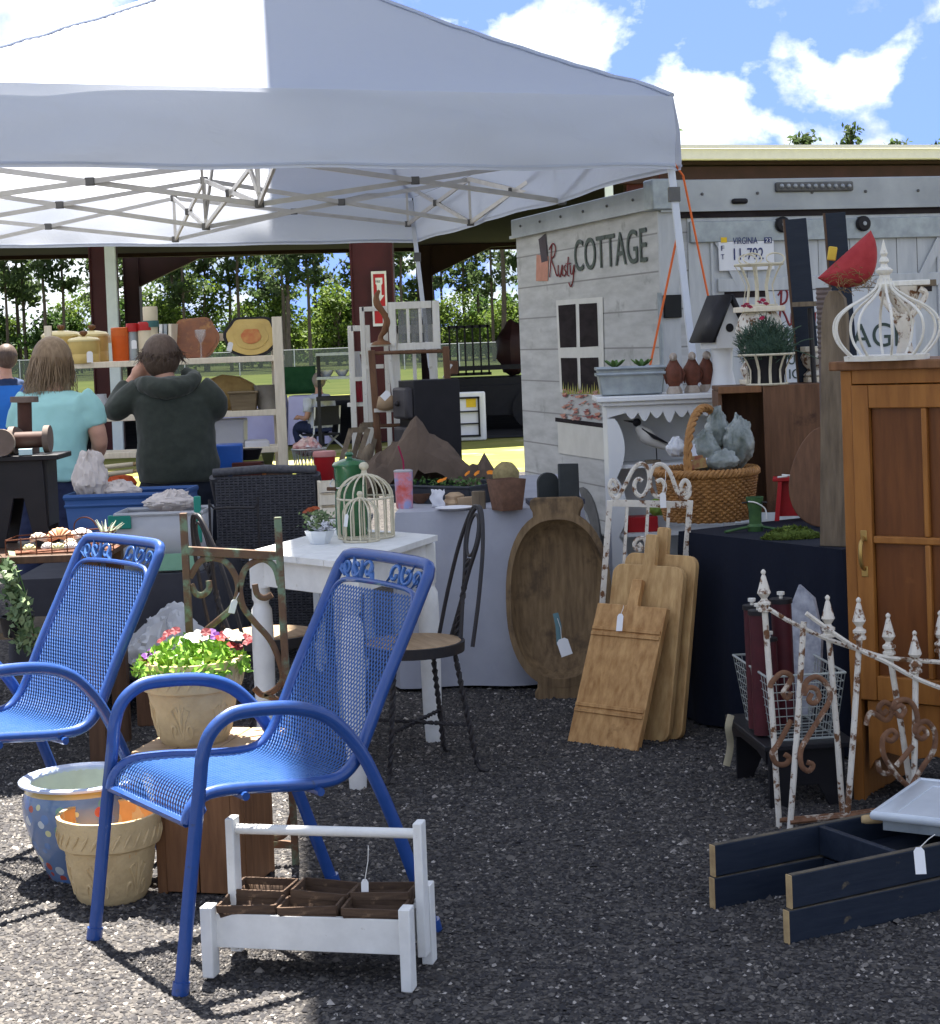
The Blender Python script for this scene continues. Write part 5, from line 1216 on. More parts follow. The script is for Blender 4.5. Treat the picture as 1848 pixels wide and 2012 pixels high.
b = MB(); b.tube(crom([(-.03, -.03, .12), (0, -.04, .115), (.035, -.03, .09), (.04, -.03, .05)], 4), .003, 5); link('string', b, MAT['string'], gs)
q = G(1560, 1060, ZC); mk('moss', (.13, .17, .03), (.05, .08, .015), rough=.95, island=1)
mo = thing('moss_mat', 'clump of green brown moss lying on the navy cloth', 'moss', (q.x, q.y+.04, ZC)); n_ = 2600
th = rng.uniform(0, 6.28, n_); rr = np.sqrt(rng.random(n_)); zz = rng.random(n_)*.045*(1-rr**2)+.004
quadmesh('moss_tufts', leaf_quads(np.stack([rr*np.cos(th)*.115, rr*np.sin(th)*.06, zz], -1), rng.uniform(.004, .010, n_), 1.3), 4, MAT['moss'], 'stuff', parent=mo)
link('moss_core', MB().ball((0, 0, .01), .1, 16, 8, (1.0, .52, .28), bump=.3), MAT['moss'], mo)
# ================================================================ THINGS ON THE CRATE
Zk = zc1
def ring3(c, r, n=28): return [Vector((c[0]+r*math.cos(i*6.2832/n), c[1]+r*math.sin(i*6.2832/n), c[2])) for i in range(n)]
def crown(label, c, r0, rm, r1, h, n=11, mt=None, liner=True):
    t = thing('wire_crown_planter', label, 'planter', c, 0, 'white iron strap planters')
    for i in range(n):
        a_ = i*6.2832/n+.15
        link('strap', MB().tube([(r*math.cos(a_), r*math.sin(a_), z) for r, z in ((r0, 0), ((r0+rm)/2*.98, h*.25), (rm, h*.5), ((rm+r1)/2, h*.78), (r1, h))], .0062, 6, flat=.35, axis=(math.cos(a_), math.sin(a_), 0)), mt or MAT['cream_metal'], t)
    link('base_ring', MB().tube(ring3((0, 0, .004), r0), .0055, 6, closed=True), MAT['cream_metal'], t)
    link('top_ring', MB().tube(ring3((0, 0, h), r1), .0055, 6, closed=True), MAT['cream_metal'], t)
    if liner: link('liner_pot', MB().lathe([(r0*.85, .003), (r0*.86, h*.3), (rm*.97, h*.5), (r1*.78, h*.98), (r1*.7, h*.98), (rm*.8, h*.5)], 24), MAT['black_paint'], t)
    return t
Yw = 7.97
q = P(1508, 747, Yw); s_ = Yw/3600
cw1 = crown('white iron strap planter with black liner holding pinks on the crate', (q.x, Yw, Zk), 40*s_, 38*s_, 54*s_, 60*s_)
n_ = 2200; th = rng.uniform(0, 6.28, n_); rr = rng.random(n_)**.7
dz = rng.random(n_)
base_ = np.stack([rr*np.cos(th)*.118, rr*np.sin(th)*.10, .11+dz*.19*(1-.45*rr)], -1)
gq = []
for i in range(n_):
    p = base_[i]; d = np.array([p[0]*5+rng.normal(0, .4), p[1]*5+rng.normal(0, .4), .7+rng.normal(0, .5)]); d /= np.linalg.norm(d); L = rng.uniform(.018, .045); w = np.cross(d, rng.normal(size=3)); w /= np.linalg.norm(w); w *= .0024
    gq += [p-w, p+w, p+d*L+w*.3, p+d*L-w*.3]
quadmesh('pinks_foliage', np.array(gq), 4, MAT['leaf_blue'], parent=cw1)
b = MB().ball((0, 0, .16), .085, 16, 10, (1.05, .9, .85), bump=.4); link('foliage_core', b, MAT['leaf_blue'], cw1)
mk('petal_crimson', (.32, .01, .05), (.22, .008, .03), rough=.6)
for (px, py) in ((1500, 590), (1506, 597), (1493, 594), (1468, 598), (1474, 603), (1498, 625), (1462, 602)):
    w_ = P(px, py, Yw-.04); blossom(INV[cw1.name] @ w_, .014, MAT['petal_crimson'], cw1)
b = MB()
for (pts) in ([(1545, 690), (1575, 670), (1600, 665)], [(1540, 685), (1570, 690), (1610, 705)], [(1455, 680), (1448, 660)], [(1550, 650), (1575, 640)]): b.tube(crom([P(x, y, Yw-.02) for x, y in pts], 4), .0022, 5)
link('stems', b, MAT['leaf_blue'], cw1, world=True, props={'kind': 'stuff'})
# white wooden pedestals with the second strap planter
Yp2 = 8.12
def pedestal(label, px, ytop, ybot, wtop, wbody):
    q0 = P(px, ytop, Yp2); z0 = Zk; zt2 = q0.z; h = zt2-z0
    t = thing('pedestal', label, 'pedestal', (q0.x, Yp2, z0), R(5), 'white turned pedestals on the crate')
    link('cap', MB().box((0, 0, h-.012), (wtop, wtop, .024)), MAT['cream_wood'], t, bevel=.003)
    link('body', MB().lathe([(wbody*.5, .02), (wbody*.62, h*.2), (wbody*.40, h*.34), (wbody*.62, h*.5), (wbody*.72, h*.7), (wbody*.6, h*.86), (wbody*.5, h-.025)], 24), MAT['rust_white'], t)
    link('foot', MB().box((0, 0, .011), (wtop*.85, wtop*.85, .022)), MAT['cream_wood'], t, bevel=.003)
    return t
pd1 = pedestal('white baluster pedestal behind the pinks carrying an empty strap planter', 1492, 602, 750, .19, .15)
crown('empty white iron strap planter with wire loops on the baluster pedestal', (pd1.location.x+.005, Yp2, P(1492, 602, Yp2).z), .075, .06, .105, .185, n=9, liner=False)
cr2 = [o for o in COL.objects if o.get('label', '').startswith('empty white iron strap')][0]
for a_ in (0, 2.1, 4.2): link('wire_loop', MB().tube([(.075*math.cos(a_)+.04*math.cos(u), .075*math.sin(a_)+.04*math.sin(u)*.5, .185+.025*(1+math.sin(u))) for u in np.linspace(-1.57, 4.7, 22)], .0035, 6), MAT['cream_metal'], cr2)
pd2 = pedestal('squat cream topped pedestal between the pinks and the weathered plank', 1605, 680, 750, .14, .10)
# birdhouse
Ybh = 8.44
q = P(1422, 760, Ybh); bh = thing('birdhouse', 'white birdhouse with steep black roof on the hutch end', 'birdhouse', (q.x, Ybh, zt_), R(22))
hh = P(1422, 580, Ybh).z-zt_
link('post_body', MB().lathe([(.075, 0), (.06, .02), (.045, .10), (.05, .2), (.06, hh*.62), (.06, hh*.7)], 20), MAT['gloss_white'], bh)
link('house', MB().prism([(-.07, hh*.45), (.07, hh*.45), (.07, hh*.7), (0, hh*.97), (-.07, hh*.7)], .15, Matrix.Translation((0, -.075, 0))), MAT['gloss_white'], bh)
for s_ in (-1, 1):
    link('roof_board', MB().add([(0, -.11, hh), (0, .11, hh), (s_*.105, .11, hh*.52), (s_*.105, -.11, hh*.52)], [(0, 1, 2, 3)]), MAT['black_paint'], bh, solid=.014)
link('entrance', MB().tube([(0, -.078, hh*.66), (0, -.07, hh*.66)], .02, 16), MAT['black_paint'], bh)
# black boards
Ybb = 8.14
for (lab, xa, ya, xb, yb, w_, dy) in (('black painted board with worn edge standing among the white pedestals', 1563, 430, 1592, 752, 42, 0), ('black painted board behind the red watermelon slice', 1641, 418, 1668, 752, 40, .06)):
    a_, c_ = P(xa, ya, Ybb+dy), P(xb, yb, Ybb+dy); c_.z = Zk if dy == 0 else Zk
    t = thing('black_board', lab, 'board', c_, 0, 'black painted boards')
    link('plank', MB().bar(a_, c_, w_*Ybb/3600, .026, up=(0, 1, 0)), MAT['navy_paint'], t, world=True, bevel=.002)
    d_ = Vector((1, 0, 0))*(w_*Ybb/3600/2+.003); link('worn_edge', MB().bar(a_-d_+Vector((0, .0, 0)), c_-d_, .007, .024, up=(0, 1, 0)), MAT['dark_wood'], t, world=True)
single('shelf_offcut', MB().box(P(1592, 597, 8.0), (.13, .1, .02), R(8)), MAT['grey_wood'], 'grey wooden offcut resting between black board and ribbed post', 'offcut')
b = MB().tube([P(1592, 605, 8.02), Vector((P(1596, 605, 8.02).x, 8.02, Zk))], .012, 8); single('iron_post', b, MAT['black_iron'], 'thin black iron post holding the grey offcut', 'post')
# ribbed grey cylinder behind the plank
q = P(1622, 640, 7.45); zr0 = ZC
mk('ribbed', (.16, .12, .11), (.1, .08, .07), rough=.7)
pr = []
zt3 = P(1622, 560, 7.45).z
for i in range(30): z = zt3-.30+i*.3/30; pr.append((.03+(.004 if i % 2 else 0), z-(ZC))) 
single('ribbed_spindle', MB().lathe([(.035, 0), (.03, zt3-.31-ZC)]+pr, 18, c=(q.x, 7.45, ZC)), MAT['ribbed'], 'dark ribbed wooden spindle behind the weathered plank', 'spindle')
# watermelon slice with straw
Yw2 = qa.y-.0
wmq = [P(x, y, Yw2-.03) for x, y in ((1606, 545), (1650, 562), (1690, 540), (1716, 505), (1720, 470), (1708, 450))]
ws = thing('watermelon_slice', 'red fabric watermelon slice perched on straw atop the weathered plank', 'decoration', P(1655, 562, Yw2))
mk('melon_red', (.38, .045, .05), (.30, .03, .035), rough=.85, scale=20, bump=.25)
lo_, hi_ = P(1607, 546, Yw2), P(1712, 452, Yw2); ax_ = (hi_-lo_); L_ = ax_.length; ax_.normalize(); pn = Vector((ax_.z, 0, -ax_.x))
out = [lo_+ax_*(L_*u) for u in np.linspace(0, 1, 14)]; arc_ = [lo_+ax_*(L_*u)+pn*(.50*L_*math.sin(math.pi*u)**.62) for u in np.linspace(1, 0, 22)][1:-1]
poly = out+arc_; b = MB(); cen_ = sum(poly, Vector())/len(poly); n_ = len(poly)
vs = []
for k, (sc, dy) in enumerate(((.0, -.036), (.55, -.034), (.86, -.022), (1, 0), (.86, .022), (.55, .034), (0, .036))): vs += [cen_+(p-cen_)*max(sc, .02)+Vector((0, dy, 0)) for p in poly]
fs = [(i*n_+j, i*n_+(j+1) % n_, (i+1)*n_+(j+1) % n_, (i+1)*n_+j) for i in range(6) for j in range(n_)]
b.add(vs, fs); link('slice', b, MAT['melon_red'], ws, world=True, smooth=60)
link('yellow_tab', MB().box(P(1636, 498, Yw2+.02), (.03, .02, .05), 0, 0, R(10)), mk('yellow_felt', (.62, .42, .06), rough=.8), ws, world=True, bevel=.004)
stw = thing('straw_nest', 'wisps of dry straw under the red watermelon slice', 'straw', P(1672, 566, Yw2)); b = MB()
for i in range(150):
    p = P(1640+rng.uniform(0, 75), 548+rng.normal(0, 11), Yw2-.02+rng.uniform(-.05, .06)); d = Vector(rng.normal(size=3)*[1, .6, .5]).normalized()*rng.uniform(.02, .06); b.tube([p, p+d*.5+Vector((0, 0, .006)), p+d], .0011, 3)
link('straw_strands', b, mk('straw', (.30, .20, .09), (.22, .14, .06), rough=.9), stw, world=True, props={'kind': 'stuff'})

# ================================================================ PINE CABINET
e_ = Vector((.82, -.57, 0)).normalized(); cang = math.atan2(e_.y, e_.x)
o_ = G(1682, 1570); ca = thing('pine_cabinet', 'honey pine cabinet with panelled door and brass pull', 'cabinet', (o_.x, o_.y, 0), cang)
CW, CD, CH = .92, .42, 1.415
hpn, rpn = MAT['honey_pine'], MAT['red_pine']
link('top_board', MB().box((CW/2, CD/2-.01, CH+.0), (CW+.06, CD+.06, .03)), MAT['stand_wood'], ca, bevel=.005)
for x in (.0, CW-.0): link('side_panel', MB().box((x+(.012 if x == 0 else -.012), CD/2+.012, CH/2-.01), (.022, CD-.03, CH-.02)), hpn, ca)
link('back_panel', MB().box((CW/2, CD-.008, CH/2+.05), (CW-.05, .012, CH-.13)), MAT['brown_wood'], ca)
for x in (.019, CW-.019): link('corner_stile', MB().box((x, -.002, CH/2-.008), (.038, .028, CH-.016)), hpn, ca, bevel=.003)
link('head_rail', MB().box((CW/2, -.0015, 1.378), (CW-.078, .026, .045)), hpn, ca, bevel=.002)
ap = [(.055, .33), (.055, .10), (.075, .135), (.12, .165), (.2, .15), (.28, .168), (.36, .15), (.44, .14), (.52, .15), (.60, .168), (.68, .15), (.76, .165), (.82, .135), (CW-.055, .10), (CW-.055, .33)]
link('apron', MB().prism(ap[::-1], .02, Matrix.Translation((0, -.008, 0))), hpn, ca, bevel=.002)
x0, x1 = .040, CW-.040; dz0, dz1 = .335, 1.352
dr = link('door', MB().box((0, 0, 0), (.001, .001, .001)) if False else MB().box((x0+.028, -.012, (dz0+dz1)/2), (.056, .026, dz1-dz0)), hpn, ca, bevel=.003)
link('door_stile', MB().box((x1-.028, -.012, (dz0+dz1)/2), (.056, .026, dz1-dz0)), hpn, ca, bevel=.003)
for z, h_ in ((dz1-.037, .074), (dz0+.04, .08), ): link('door_rail', MB().box(((x0+x1)/2, -.0125, z), (x1-x0-.114, .025, h_)), hpn, ca, bevel=.003)
zm = .855
link('glazing_bar', MB().box(((x0+x1)/2, -.012, zm), (x1-x0-.114, .02, .024)), hpn, ca, bevel=.004)
nx = 4; pw = (x1-x0-.112)/nx
for i in range(1, nx): 
    for za_, zb_ in ((zm+.0125, dz1-.0745), (dz0+.0805, zm-.0125)): link('glazing_bar', MB().box((x0+.056+i*pw, -.0125, (za_+zb_)/2), (.018, .02, zb_-za_)), hpn, ca, bevel=.004)
for i in range(nx):
    for za_, zb_ in ((zm, dz1-.07), (dz0+.075, zm)): link('door_panel', MB().box((x0+.056+(i+.5)*pw, .004, (za_+zb_)/2), (pw-.004, .012, zb_-za_-.004)), rpn, ca)
mk('brass', (.45, .30, .10), (.36, .23, .08), rough=.35, metal=.8)
pu = link('pull_handle', MB().tube(crom([(x0+.028, -.026, .86), (x0+.028, -.05, .845), (x0+.028, -.058, .81), (x0+.028, -.05, .775), (x0+.028, -.026, .76)], 5), .007, 8), MAT['brass'], ca)
for z in (.868, .752): link('rosette', MB().box((x0+.028, -.0265, z), (.022, .004, .034), 0, 0, R(0)), MAT['brass'], pu, bevel=.006)
# white wire cloche on the cabinet
q = P(1745, 695, 5.85); zc2 = CH+.015; cl = thing('wire_cloche', 'white onion-shaped iron strap cloche with spire on the pine cabinet', 'cloche', (q.x, 5.86, zc2))
s_ = 5.86/3600
prf = [(70, 0), (80, 9), (97, 30), (104, 54), (98, 78), (76, 98), (44, 115), (22, 130), (14, 142), (11, 152)]
cm = MAT['cream_metal']; mk('chalk_metal', (.70, .68, .62), (.6, .57, .5), rough=.55, scale=30, c3=(.3, .24, .17), t3=.68, s3=35); cm = MAT['chalk_metal']
for i in range(10):
    a_ = i*6.2832/10+.2; link('strap', MB().tube(crom([(r*s_*math.cos(a_), r*s_*math.sin(a_), z*s_+.012) for r, z in prf], 3), .0052, 6, flat=.4, axis=(math.sin(a_), -math.cos(a_), 0)) if False else MB().tube(crom([(r*s_*math.cos(a_), r*s_*math.sin(a_), z*s_+.012) for r, z in prf], 3), .0046, 6), cm, cl)
link('base_ring', MB().lathe([(60*s_, 0), (84*s_, 0), (85*s_, .016), (60*s_, .018)], 8), cm, cl)
link('spire', MB().lathe([(r*s_, (z-31)*s_) for r, z in ((14, 168), (17, 180), (12, 188), (10, 198), (16, 203), (17, 208), (8, 214), (6, 220), (10, 224), (9, 229), (5, 234), (8, 240), (5, 250), (.5, 268))], 12), cm, cl)
b = MB()
for i in range(6): a_ = i*1.047; b.ball((.016*math.cos(a_), (.016*math.sin(a_)), 177*s_), .008, 8, 6)
link('rosette', b, cm, cl)
# carved bracket shelf behind cloche
q = P(1790, 600, 6.05); bs2 = thing('carved_bracket', 'white carved wall bracket shelf standing behind the wire cloche', 'bracket', (q.x-.02, 6.06, zc2), R(-12))
hz2 = P(1790, 556, 6.06).z-zc2
link('shelf_board', MB().box((0, 0, hz2), (.17, .1, .018)), MAT['white_wood'], bs2, bevel=.003)
link('shelf_board', MB().box((.06, .005, hz2-.002), (.09, .09, .02)), MAT['grey_wood'], bs2)
b = MB().lathe([(.03, 0), (.026, .02), (.018, hz2*.3), (.032, hz2*.5), (.022, hz2*.62), (.05, hz2*.82), (.06, hz2-.01)], 16, wob=lambda a, z: 1+.12*math.sin(a*6+z*60))
link('carved_stem', b, MAT['rust_white'], bs2)
for s2 in (-1, 1): link('acanthus_leaf', MB().tube(crom([(s2*.02, -.02, hz2*.55), (s2*.05, -.03, hz2*.7), (s2*.07, -.03, hz2*.85), (s2*.05, -.04, hz2*.92)], 4), .011, 7), MAT['rust_white'], bs2)

# ================================================================ IRON GARDEN FENCE PANELS
def finial(b, top, s=1.0):
    b.lathe([(.011*s, 0), (.017*s, .002*s), (.017*s, .009*s), (.013*s, .012*s), (.013*s, .016*s), (.0175*s, .019*s), (.0175*s, .026*s), (.010*s, .031*s), (.008*s, .036*s), (.018*s, .050*s), (.014*s, .064*s), (.006*s, .094*s), (.004*s, .098*s), (.0065*s, .103*s), (.0065*s, .107*s), (.002*s, .112*s)], 8, c=top)
def fence(name, label, posts, rail, scrolls, Yf_, cross):
    q0 = P(posts[0][2], posts[0][3], Yf_(posts[0][2])); t = thing('iron_fence', label, 'fence', (q0.x, q0.y, 0), 0, 'white rusty garden fence panels')
    for (xt, yt, xb, yb, fin) in posts:
        a_, c_ = P(xt, yt, Yf_(xt)), P(xb, yb, Yf_(xb)); c_ = a_+(c_-a_)*(a_.z/(a_.z-c_.z))
        pk = link('picket', MB().tube([a_, a_+(c_-a_)*.5+Vector((.002, 0, 0)), c_], .0095, 8), MAT['rust_white'], t, world=True)
        if fin:
            b = MB(); finial(b, a_-Vector((0, 0, .012)), 1.18); link('finial', b, MAT['rust_white'], t, world=True)
    for rl in rail: link('rail', MB().tube(crom([P(x, y, Yf_(x)-.012) for x, y in rl], 5), .0078, 6), MAT['rust_white'], t, world=True)
    for rl in cross: link('bottom_rail', MB().tube([P(x, y, Yf_(x)-.005) for x, y in rl], .008, 6), MAT['rusty'], t, world=True)
    for sc_ in scrolls: link('scroll', MB().tube(crom([P(x, y, Yf_(x)-.014) for x, y in sc_], 5), .0085, 6, flat=.45, axis=(.3, 1, 0)), MAT['rusty'], t, world=True)
    return t
YA = lambda x: 5.62+.0002*(x-1525); YB = lambda x: 5.58+.0002*(x-1550)
fence('a', 'white flaking iron fence panel with spear finials in front of the maroon rolls', [(1503, 1195, 1532, 1625, 1), (1629, 1245, 1657, 1608, 1), (1748, 1280, 1795, 1585, 1), (1850, 1275, 1890, 1560, 1)],
      [[(1509, 1195), (1560, 1225), (1625, 1255), (1700, 1280), (1750, 1293), (1860, 1302)]],
      [[(1556, 1360), (1548, 1372), (1540, 1362), (1548, 1348), (1556, 1330), (1538, 1322), (1518, 1340), (1514, 1352)], [(1556, 1415), (1530, 1462), (1518, 1480), (1526, 1500), (1544, 1502), (1552, 1490), (1542, 1482)],
       [(1745, 1395), (1735, 1403), (1727, 1392), (1738, 1380), (1752, 1388), (1752, 1405), (1740, 1415), (1712, 1400), (1702, 1425)], [(1725, 1495), (1730, 1515), (1745, 1520), (1757, 1508), (1745, 1500)]], YA, [[(1532, 1612), (1600, 1606), (1657, 1601), (1725, 1592), (1795, 1582), (1890, 1570)]])
fence('b', 'rusty white iron fence panel with open post top crossing the other fence panel', [(1580, 1222, 1553, 1628, 0), (1690, 1250, 1665, 1612, 1), (1800, 1315, 1795, 1590, 1), (1885, 1300, 1875, 1580, 1)],
      [[(1585, 1205), (1640, 1245), (1690, 1277), (1740, 1300), (1795, 1330), (1850, 1352), (1885, 1360)]],
      [[(1596, 1362), (1590, 1376), (1600, 1382), (1610, 1370), (1604, 1354), (1588, 1352), (1580, 1366), (1585, 1340), (1605, 1330), (1625, 1345), (1632, 1372), (1615, 1405), (1590, 1445), (1574, 1475), (1576, 1505), (1590, 1515), (1598, 1503), (1586, 1498)],
       [(1760, 1400), (1770, 1408), (1778, 1396), (1770, 1386), (1757, 1392), (1762, 1378), (1785, 1376), (1800, 1395), (1805, 1425)], [(1800, 1445), (1812, 1452), (1822, 1442), (1812, 1430), (1800, 1440), (1802, 1425), (1822, 1418), (1838, 1440), (1835, 1475), (1812, 1510), (1792, 1545)],
       [(1740, 1450), (1752, 1456), (1762, 1446), (1756, 1436), (1744, 1440), (1735, 1455), (1738, 1485), (1760, 1520), (1785, 1545)], [(1762, 1505), (1775, 1490), (1795, 1465)], [(1805, 1560), (1818, 1552), (1828, 1560), (1822, 1575), (1808, 1572)]], YB, [[(1553, 1616), (1665, 1604), (1795, 1586), (1880, 1574)]])
# ================================================================ BLACK STEP STOOL + WIRE BASKET
b0, b1_ = G(1515, 1590), G(1450, 1530); dv = (b1_-b0); bl_ = dv.length; dv.normalize(); wv_ = Vector((dv.y, -dv.x, 0)); wv_ = wv_ if wv_.x > 0 else -wv_
sb = thing('step_stool', 'low black step stool under the wire basket', 'stool', (b0.x, b0.y, 0), math.atan2(wv_.y, wv_.x))
zS = .205
link('top', MB().box((.125, bl_/2, zS), (.30, bl_+.10, .018)), MAT['black_paint'], sb, bevel=.003)
for y in (.0, bl_): link('leg_board', MB().prism([(0, 0), (.055, 0), (.09, .07), (.16, .07), (.195, 0), (.25, 0), (.25, zS-.01), (0, zS-.01)][::1], .018, Matrix.Translation((0, y, 0))), MAT['black_paint'], sb, bevel=.002)
for x in (.008, .242): link('side_rail', MB().prism([(0, 0), (0, .05), (bl_, .05), (bl_, 0), (bl_*.75, .02), (bl_*.25, .02)], .014, Matrix.Translation((x, .018, zS-.062)) @ Matrix.Rotation(R(90), 4, 'Z')), MAT['black_paint'], sb)
single('burlap_ribbon', MB().tube(crom([P(1437, 1405, 6.2), P(1432, 1430, 6.18), P(1436, 1465, 6.2), P(1428, 1505, 6.2)], 4), [.012]*13, 6, flat=.2, axis=(.2, 1, 0)), mk('burlap', (.42, .37, .25), rough=.9), 'burlap ribbon tied to the end of the black step stool', 'ribbon')
wb = thing('wire_basket', 'galvanised wire basket holding maroon rolls on black step stool', 'basket', (b0.x+.0, b0.y, zS+.011), math.atan2(wv_.y, wv_.x))
mk('galv', (.50, .54, .52), (.40, .44, .42), rough=.4, metal=.6)
tx0, tx1, ty0, ty1, hb = -.005, .255, -.02, .40, .215; ix = .03
def wr(u, v, side):     # lattice on four tapered sides
    k = ix*(1-v)
    if side == 0: return (tx0+k+(tx1-tx0-2*k)*u, ty0+k, v*hb)
    if side == 1: return (tx1-k, ty0+k+(ty1-ty0-2*k)*u, v*hb)
    if side == 2: return (tx1-k-(tx1-tx0-2*k)*u, ty1-k, v*hb)
    return (tx0+k, ty1-k-(ty1-ty0-2*k)*u, v*hb)
b = MB()
for s4 in range(4):
    nu = 9 if s4 % 2 == 0 else 13
    for i in range(nu+1): b.tube([wr(i/nu, 0, s4), wr(i/nu, 1, s4)], .0016, 4)
    for j in range(8): b.tube([wr(0, j/8, s4), wr(1, j/8, s4)], .0016, 4)
link('wire_lattice', b, MAT['galv'], wb, props={'kind': 'stuff'})
link('top_wire', MB().tube([(tx0, ty0, hb), (tx1, ty0, hb), (tx1, ty1, hb), (tx0, ty1, hb)], .0045, 6, closed=True), MAT['galv'], wb)
link('bottom_wire', MB().tube([(tx0+ix, ty0+ix, .003), (tx1-ix, ty0+ix, .003), (tx1-ix, ty1-ix, .003), (tx0+ix, ty1-ix, .003)], .003, 6, closed=True), MAT['galv'], wb)
b = MB()
for i in range(9): y = ty0+ix+(ty1-ty0-2*ix)*i/8; b.tube([(tx0+ix, y, .003), (tx1-ix, y, .003)], .0016, 4)
link('floor_wires', b, MAT['galv'], wb, props={'kind': 'stuff'})
mk('maroon_leather', (.085, .016, .022), (.055, .012, .016), rough=.5, scale=15)
Mwb = Matrix.Translation(wb.location) @ Matrix.Rotation(wb.rotation_euler.z, 4, 'Z')
for i, (px, ytop, dy, r_) in enumerate(((1490, 1195, .10, .030), (1478, 1185, .2, .028), (1535, 1172, .24, .034), (1512, 1250, .16, .024))):
    Yq = b0.y+dy; tp_ = P(px, ytop, Yq); bt_ = Vector((tp_.x+.004, Yq, wb.location.z+.006))
    lab_ = ['maroon roll with pale spool end standing foremost in wire basket', 'slim maroon roll with dark cap at the stool-ribbon side of wire basket', 'fattest maroon roll with white spool end beside the white plate', 'short maroon roll half sunk in the wire basket'][i]
    t = thing('maroon_roll', lab_, 'roll', bt_, 0, 'maroon rolls in the wire basket')
    link('roll_body', MB().tube([bt_, bt_+(tp_-bt_)*.95], r_, 16), MAT['maroon_leather'], t, world=True)
    link('end_cap', MB().tube([bt_+(tp_-bt_)*.95, bt_+(tp_-bt_)*.985], r_*1.12, 16), MAT['black_paint'], t, world=True)
    link('spool_end', MB().lathe([(.006, 0), (.006, .014), (.013, .016), (.013, .026), (.002, .027)], 12, c=tp_-Vector((0, 0, .01))), MAT['chalk_metal'], t, world=True)
# white printed plate leaning
q = P(1572, 1225, 6.3); out = [(-.05, 0), (.05, .0), (.085, .12), (.085, .28), (.045, .40), (-.02, .44), (-.055, .36), (-.06, .1)]
sp_ = thing('painted_plate', 'pale painted slate leaning behind the iron fence in wire basket', 'plate', (P(1568, 1330, 6.22).x, 6.22, .225), R(-50)); link('slate', MB().prism(out, .012, Matrix.Rotation(R(-6), 4, 'X')), mk('slate_pale', (.45, .46, .50), (.22, .23, .27), rough=.5, scale=22), sp_)

# ================================================================ NAVY DRAWER FRAMES
c_m, c_l = G(1553, 1856), G(1408, 1782); lv = Vector((.43, .213, 0)).normalized(); dv2 = (c_l-c_m); wdC = dv2.length
lab_ = ['navy painted wooden drawer frame lying on the gravel under another frame', 'navy painted wooden drawer frame stacked on top under the zinc tray']
for k in range(2):
    t = thing('drawer_frame', lab_[k], 'drawer', (c_m.x, c_m.y, k*.088), math.atan2(lv.y, lv.x)+R(k*1.2), 'stacked navy drawer frames')
    nv = MAT['navy_paint']; hgt = .083
    for y in (0, wdC-.02): 
        sbd = link('side_board', MB().box((.45+k*.012, y+.01, hgt/2), (.90, .02, hgt)), nv, t, bevel=.002)
        link('raw_end', MB().box((k*.012-.0015, y+.01, hgt/2), (.004, .021, hgt+.001)), MAT['raw_edge'], sbd)
        link('worn_top', MB().box((.45+k*.012, y+.01, hgt+.0008), (.895, .017, .0016)), mk('worn_edge_paint', (.12, .10, .07), (.06, .055, .05), rough=.7, scale=20) if 'worn_edge_paint' not in MAT else MAT['worn_edge_paint'], sbd)
    link('cross_board', MB().box((.37, wdC/2, hgt/2), (.02, wdC-.042, hgt-.004)), nv, t, bevel=.002)
    link('end_board', MB().box((.88, wdC/2, hgt/2), (.02, wdC-.042, hgt-.004)), nv, t)
    link('bottom_panel', MB().box((.625, wdC/2, .008), (.48, wdC-.044, .008)), nv, t)
# galvanised tray on top
ta = P(1712, 1598, 5.0); zT = .195
tq0 = G(1700, 1592, .215); tr_ = thing('zinc_tray', 'large galvanised zinc tray with rolled edge resting on the navy drawer frames', 'tray', (tq0.x+.02, tq0.y-.02, .178), R(-32))
link('tray_floor', MB().box((.26, .2, .026), (.46, .36, .006)), mk('zinc_light', (.60, .65, .70), (.50, .55, .60), rough=.35, metal=.1, scale=6), tr_)
b = MB().add([(.0, 0, .036), (.52, 0, .036), (.52, .4, .036), (.0, .4, .036), (.05, .04, .030), (.47, .04, .030), (.47, .36, .030), (.05, .36, .030), (.06, .05, .010), (.46, .05, .010), (.46, .35, .010), (.06, .35, .010)], [(0, 1, 5, 4), (1, 2, 6, 5), (2, 3, 7, 6), (3, 0, 4, 7), (4, 5, 9, 8), (5, 6, 10, 9), (6, 7, 11, 10), (7, 4, 8, 11)])
link('flange', b, MAT['zinc_light'], tr_, solid=.003)
link('rolled_edge', MB().tube([(0, 0, .028), (.52, 0, .028), (.52, .4, .028), (0, .4, .028)], .013, 10, closed=True), MAT['zinc_light'], tr_)
link('side_wall', MB().box((.26, .2, .0), (.48, .37, .03)), MAT['tinplate'], tr_)
q = P(1702, 1630, 5.0); single('wooden_peg', MB().lathe([(.010, 0), (.013, .01), (.013, .05), (.009, .06)], 12, M=Matrix.Translation((q.x-.01, q.y, .186)) @ Matrix.Rotation(R(90), 4, 'Y')), MAT['raw_edge'], 'pale wooden peg under corner of the zinc tray', 'peg')
price_tag(P(1806, 1665, 4.62), P(1811, 1718, 4.60), .027, 'large white tag hanging from the zinc tray edge', R(-6), str_to=P(1838, 1640, 4.7))
ZC = .79
